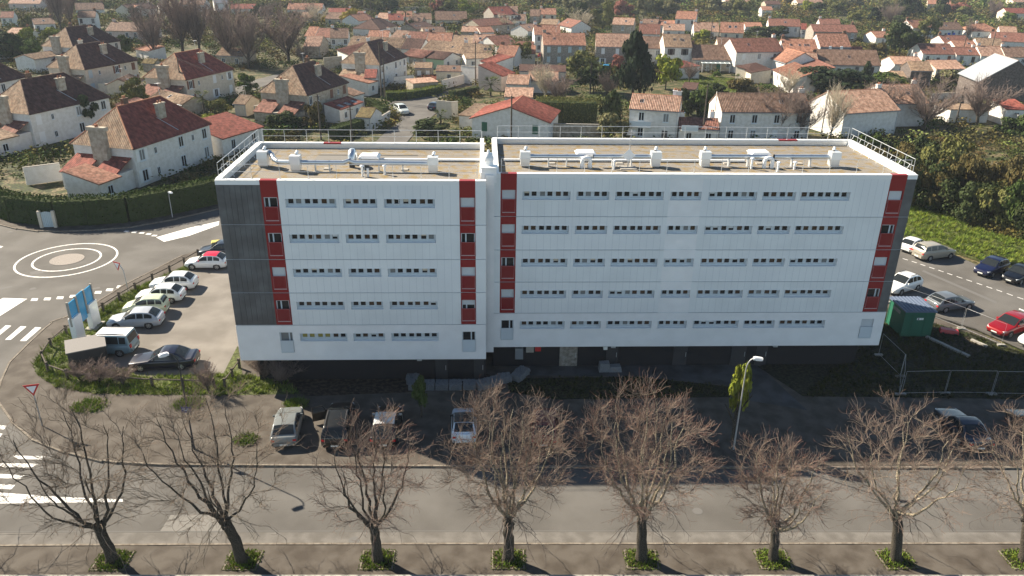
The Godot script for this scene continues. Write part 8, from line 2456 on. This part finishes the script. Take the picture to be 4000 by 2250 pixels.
func cabin(a: Vector3, c: Vector3) -> void:
	var t := thing("site_cabin", "green metal site cabin with ribbed blue-grey roof at the block corner", "site cabin", a, atan2(-(c.z - a.z), c.x - a.x))
	var w := a.distance_to(c)
	var d := 2.7
	var h := 2.35
	var b := MB.new()
	b.box(Vector3(0, 0.05, -d), Vector3(w, h, 0))
	part("walls", b, "cabin_green", t)
	for px in [0.0, w * 0.27, w * 0.72, w]: block("frame_bar", Vector3(px - 0.05, 0.05, -0.01), Vector3(px + 0.05, h, 0.03), "cabin_green", t)
	for y in [0.05, h - 0.1]: block("frame_bar", Vector3(0.06, y, -0.005), Vector3(w - 0.06, y + 0.1, 0.028), "cabin_green", t)
	for pz in [-d, -0.1]: block("frame_bar", Vector3(-0.03, 0.06, pz), Vector3(-0.002, h - 0.01, pz + 0.09), "cabin_green", t)
	var dr := MB.new()
	dr.box(Vector3(w * 0.31, 0.12, 0.005), Vector3(w * 0.68, h - 0.16, 0.022))
	part("door", dr, "cabin_green", t)
	var s := MB.new()
	s.box(Vector3(w * 0.42, 1.62, 0.024), Vector3(w * 0.64, 1.8, 0.03))
	part("sign_plate", s, "white", t)
	var g := MB.new()
	g.box(Vector3(w * 0.45, 1.65, 0.031), Vector3(w * 0.5, 1.77, 0.033))
	g.box(Vector3(w * 0.54, 1.69, 0.031), Vector3(w * 0.62, 1.73, 0.033))
	part("print", g, "black", t, "stuff")
	var v := MB.new()
	v.box(Vector3(-0.025, 1.75, -d * 0.75), Vector3(-0.004, 2.05, -d * 0.3))
	part("vent_window", v, "pane_curtain", t)
	var r := MB.new()
	r.hexa([Vector3(-0.12, h, 0.14), Vector3(w + 0.12, h, 0.14), Vector3(w + 0.12, h, -d - 0.14), Vector3(-0.12, h, -d - 0.14), Vector3(-0.12, h + 0.1, 0.14), Vector3(w + 0.12, h + 0.1, 0.14), Vector3(w + 0.12, h + 0.16, -d - 0.14), Vector3(-0.12, h + 0.16, -d - 0.14)])
	var ro := part("roof", r, "cabin_roof", t)
	for k in 8:
		var q := MB.new()
		var x := (k + 0.5) * w / 8.0
		q.hexa([Vector3(x - 0.05, h + 0.09, 0.15), Vector3(x + 0.05, h + 0.09, 0.15), Vector3(x + 0.05, h + 0.15, -d - 0.15), Vector3(x - 0.05, h + 0.15, -d - 0.15), Vector3(x - 0.03, h + 0.15, 0.15), Vector3(x + 0.03, h + 0.15, 0.15), Vector3(x + 0.03, h + 0.21, -d - 0.15), Vector3(x - 0.03, h + 0.21, -d - 0.15)])
		part("rib", q, "cabin_roof", ro)

func red_barrier(x: float, z: float) -> void:
	var t := thing("site_barrier", "red plastic barrier lying beside the mesh fence", "barrier", Vector3(x, 0.11, z), -0.3)
	var b := MB.new()
	b.hexa([Vector3(-0.75, 0, 0.3), Vector3(0.75, 0, 0.3), Vector3(0.75, 0, -0.3), Vector3(-0.75, 0, -0.3), Vector3(-0.7, 0.36, 0.2), Vector3(0.7, 0.3, 0.2), Vector3(0.7, 0.3, -0.25), Vector3(-0.7, 0.4, -0.25)])
	part("body", b, "lamp_red", t)
	var f := MB.new()
	for s in [-0.5, 0.5]: f.box(Vector3(s - 0.08, 0.0, -0.42), Vector3(s + 0.08, 0.1, 0.42))
	part("feet", f, "black", t, "stuff")

func plank(label: String, a: Vector3, c: Vector3, w: float) -> void:
	var b := MB.new()
	b.bar(a + Vector3(0, 0.1, 0), c + Vector3(0, 0.1, 0), w, 0.16)
	tag(part("beam", b, "concrete"), label, "beam")

func boulders(x: float, z: float) -> void:
	var t := thing("masonry_lump", "broken masonry lump against the plinth of the right wing", "rubble block", Vector3(x, 0.1, z))
	for q in [[-0.5, 0.75, 0.9, 0.65], [0.35, 0.45, 1.0, 0.55]]:
		var b := MB.new()
		b.hexa([Vector3(q[0] - q[2] / 2, 0, 0.35), Vector3(q[0] + q[2] / 2, 0, 0.3), Vector3(q[0] + q[2] / 2, 0, -0.35), Vector3(q[0] - q[2] / 2, 0, -0.3), Vector3(q[0] - q[2] * 0.4, q[1], 0.25), Vector3(q[0] + q[2] * 0.42, q[1] * 0.9, 0.2), Vector3(q[0] + q[2] * 0.4, q[1], -0.3), Vector3(q[0] - q[2] * 0.45, q[1] * 0.95, -0.25)])
		part("lump", b, "granite", t)

func meter_boxes() -> void:
	for q in [[2.5, 0.75, 0.62, 0.95, "galvanised", "grey meter cabinet on the plinth left of the cream box"], [3.35, 1.35, 0.6, 0.65, "concrete", "cream meter box on a post before the plinth"], [4.05, 1.45, 0.45, 0.5, "sign_red", "red fire box right of the cream meter box"], [9.4, 1.55, 0.3, 0.26, "white", "small white notice on the dark plinth"]]:
		var t := thing("wall_box", q[5], "meter box", Vector3(q[0], 0.1, ZR - 0.9))
		var b := MB.new()
		b.box(Vector3(0, q[1], -0.02), Vector3(q[2], q[1] + q[3], 0.22))
		part("case", b, q[4], t)
		var d := MB.new()
		d.box(Vector3(0.06, q[1] + 0.06, 0.221), Vector3(q[2] - 0.06, q[1] + q[3] - 0.06, 0.235))
		part("door", d, q[4], t)

func bins(x: float, z: float) -> void:
	var t := thing("wheeled_bin", "dark wheeled bin with yellow lid beside the wooden fence", "bin", Vector3(x, 0.1, z), 0.3)
	t.scale = Vector3.ONE * 0.72
	var b := MB.new()
	b.hexa([Vector3(-0.5, 0.12, 0.35), Vector3(0.5, 0.12, 0.35), Vector3(0.5, 0.12, -0.35), Vector3(-0.5, 0.12, -0.35), Vector3(-0.62, 1.05, 0.5), Vector3(0.62, 1.05, 0.5), Vector3(0.62, 1.05, -0.5), Vector3(-0.62, 1.05, -0.5)])
	part("body", b, "dark_metal", t)
	var l := MB.new()
	l.hexa([Vector3(-0.66, 1.06, 0.54), Vector3(0.66, 1.06, 0.54), Vector3(0.66, 1.06, -0.54), Vector3(-0.66, 1.06, -0.54), Vector3(-0.55, 1.2, 0.4), Vector3(0.55, 1.2, 0.4), Vector3(0.55, 1.26, -0.45), Vector3(-0.55, 1.26, -0.45)])
	part("lid", l, "yellow", t)

func hedge_gate(x: float, z: float) -> void:
	var t := thing("garden_gate", "pale blue-grey gate set in the tall dark hedge", "gate", Vector3(x, 0.1, z + 0.75), 0.1)
	for s in [-1, 1]:
		var b := MB.new()
		b.box(Vector3(s * 0.75 - 0.16, 0, -0.16), Vector3(s * 0.75 + 0.16, 2.0, 0.16))
		part("pillar", b, "wall_C", t)
	for k in 6:
		var b := MB.new()
		var px := -0.56 + k * 0.19
		b.box(Vector3(px, 0.06, 0.0), Vector3(px + 0.17, 1.8 + 0.1 * sin(PI * (k + 0.5) / 6.0), 0.04))
		part("board", b, "sh_b", t)

# houses and trees past the last named row, thinning out to the horizon
func backdrop() -> void:
	var r := RandomNumberGenerator.new()
	r.seed = 77
	var b := MB.new()
	var list: Array[Transform3D] = []
	var tint := PackedColorArray()
	for k in 5200:
		var z := -r.randf_range(430, 1100)
		var x := r.randf_range(-0.62, 0.85) * -z
		var s := r.randf_range(3.0, 6.5)
		list.append(Transform3D(Basis(Vector3.UP, r.randf() * TAU).scaled(Vector3(s, s * r.randf_range(0.7, 1.1), s)), Vector3(x, s * 0.4, z)))
		tint.append(Color(r.randf_range(0.7, 1.4), r.randf_range(0.8, 1.1), r.randf_range(0.6, 0.9)) * r.randf_range(0.6, 1.3))
	var mm := MultiMesh.new()
	mm.transform_format = MultiMesh.TRANSFORM_3D
	mm.use_colors = true
	mm.mesh = protos.clump
	mm.instance_count = list.size()
	for k in list.size():
		mm.set_instance_transform(k, list[k])
		mm.set_instance_color(k, tint[k])
	var o := MultiMeshInstance3D.new()
	o.name = "distant_woods"
	o.multimesh = mm
	o.material_override = mats["leaf_olive"]
	add_child(o)
	o.set_meta("kind", "stuff")
	o.set_meta("label", "wooded suburb fading into the distance")
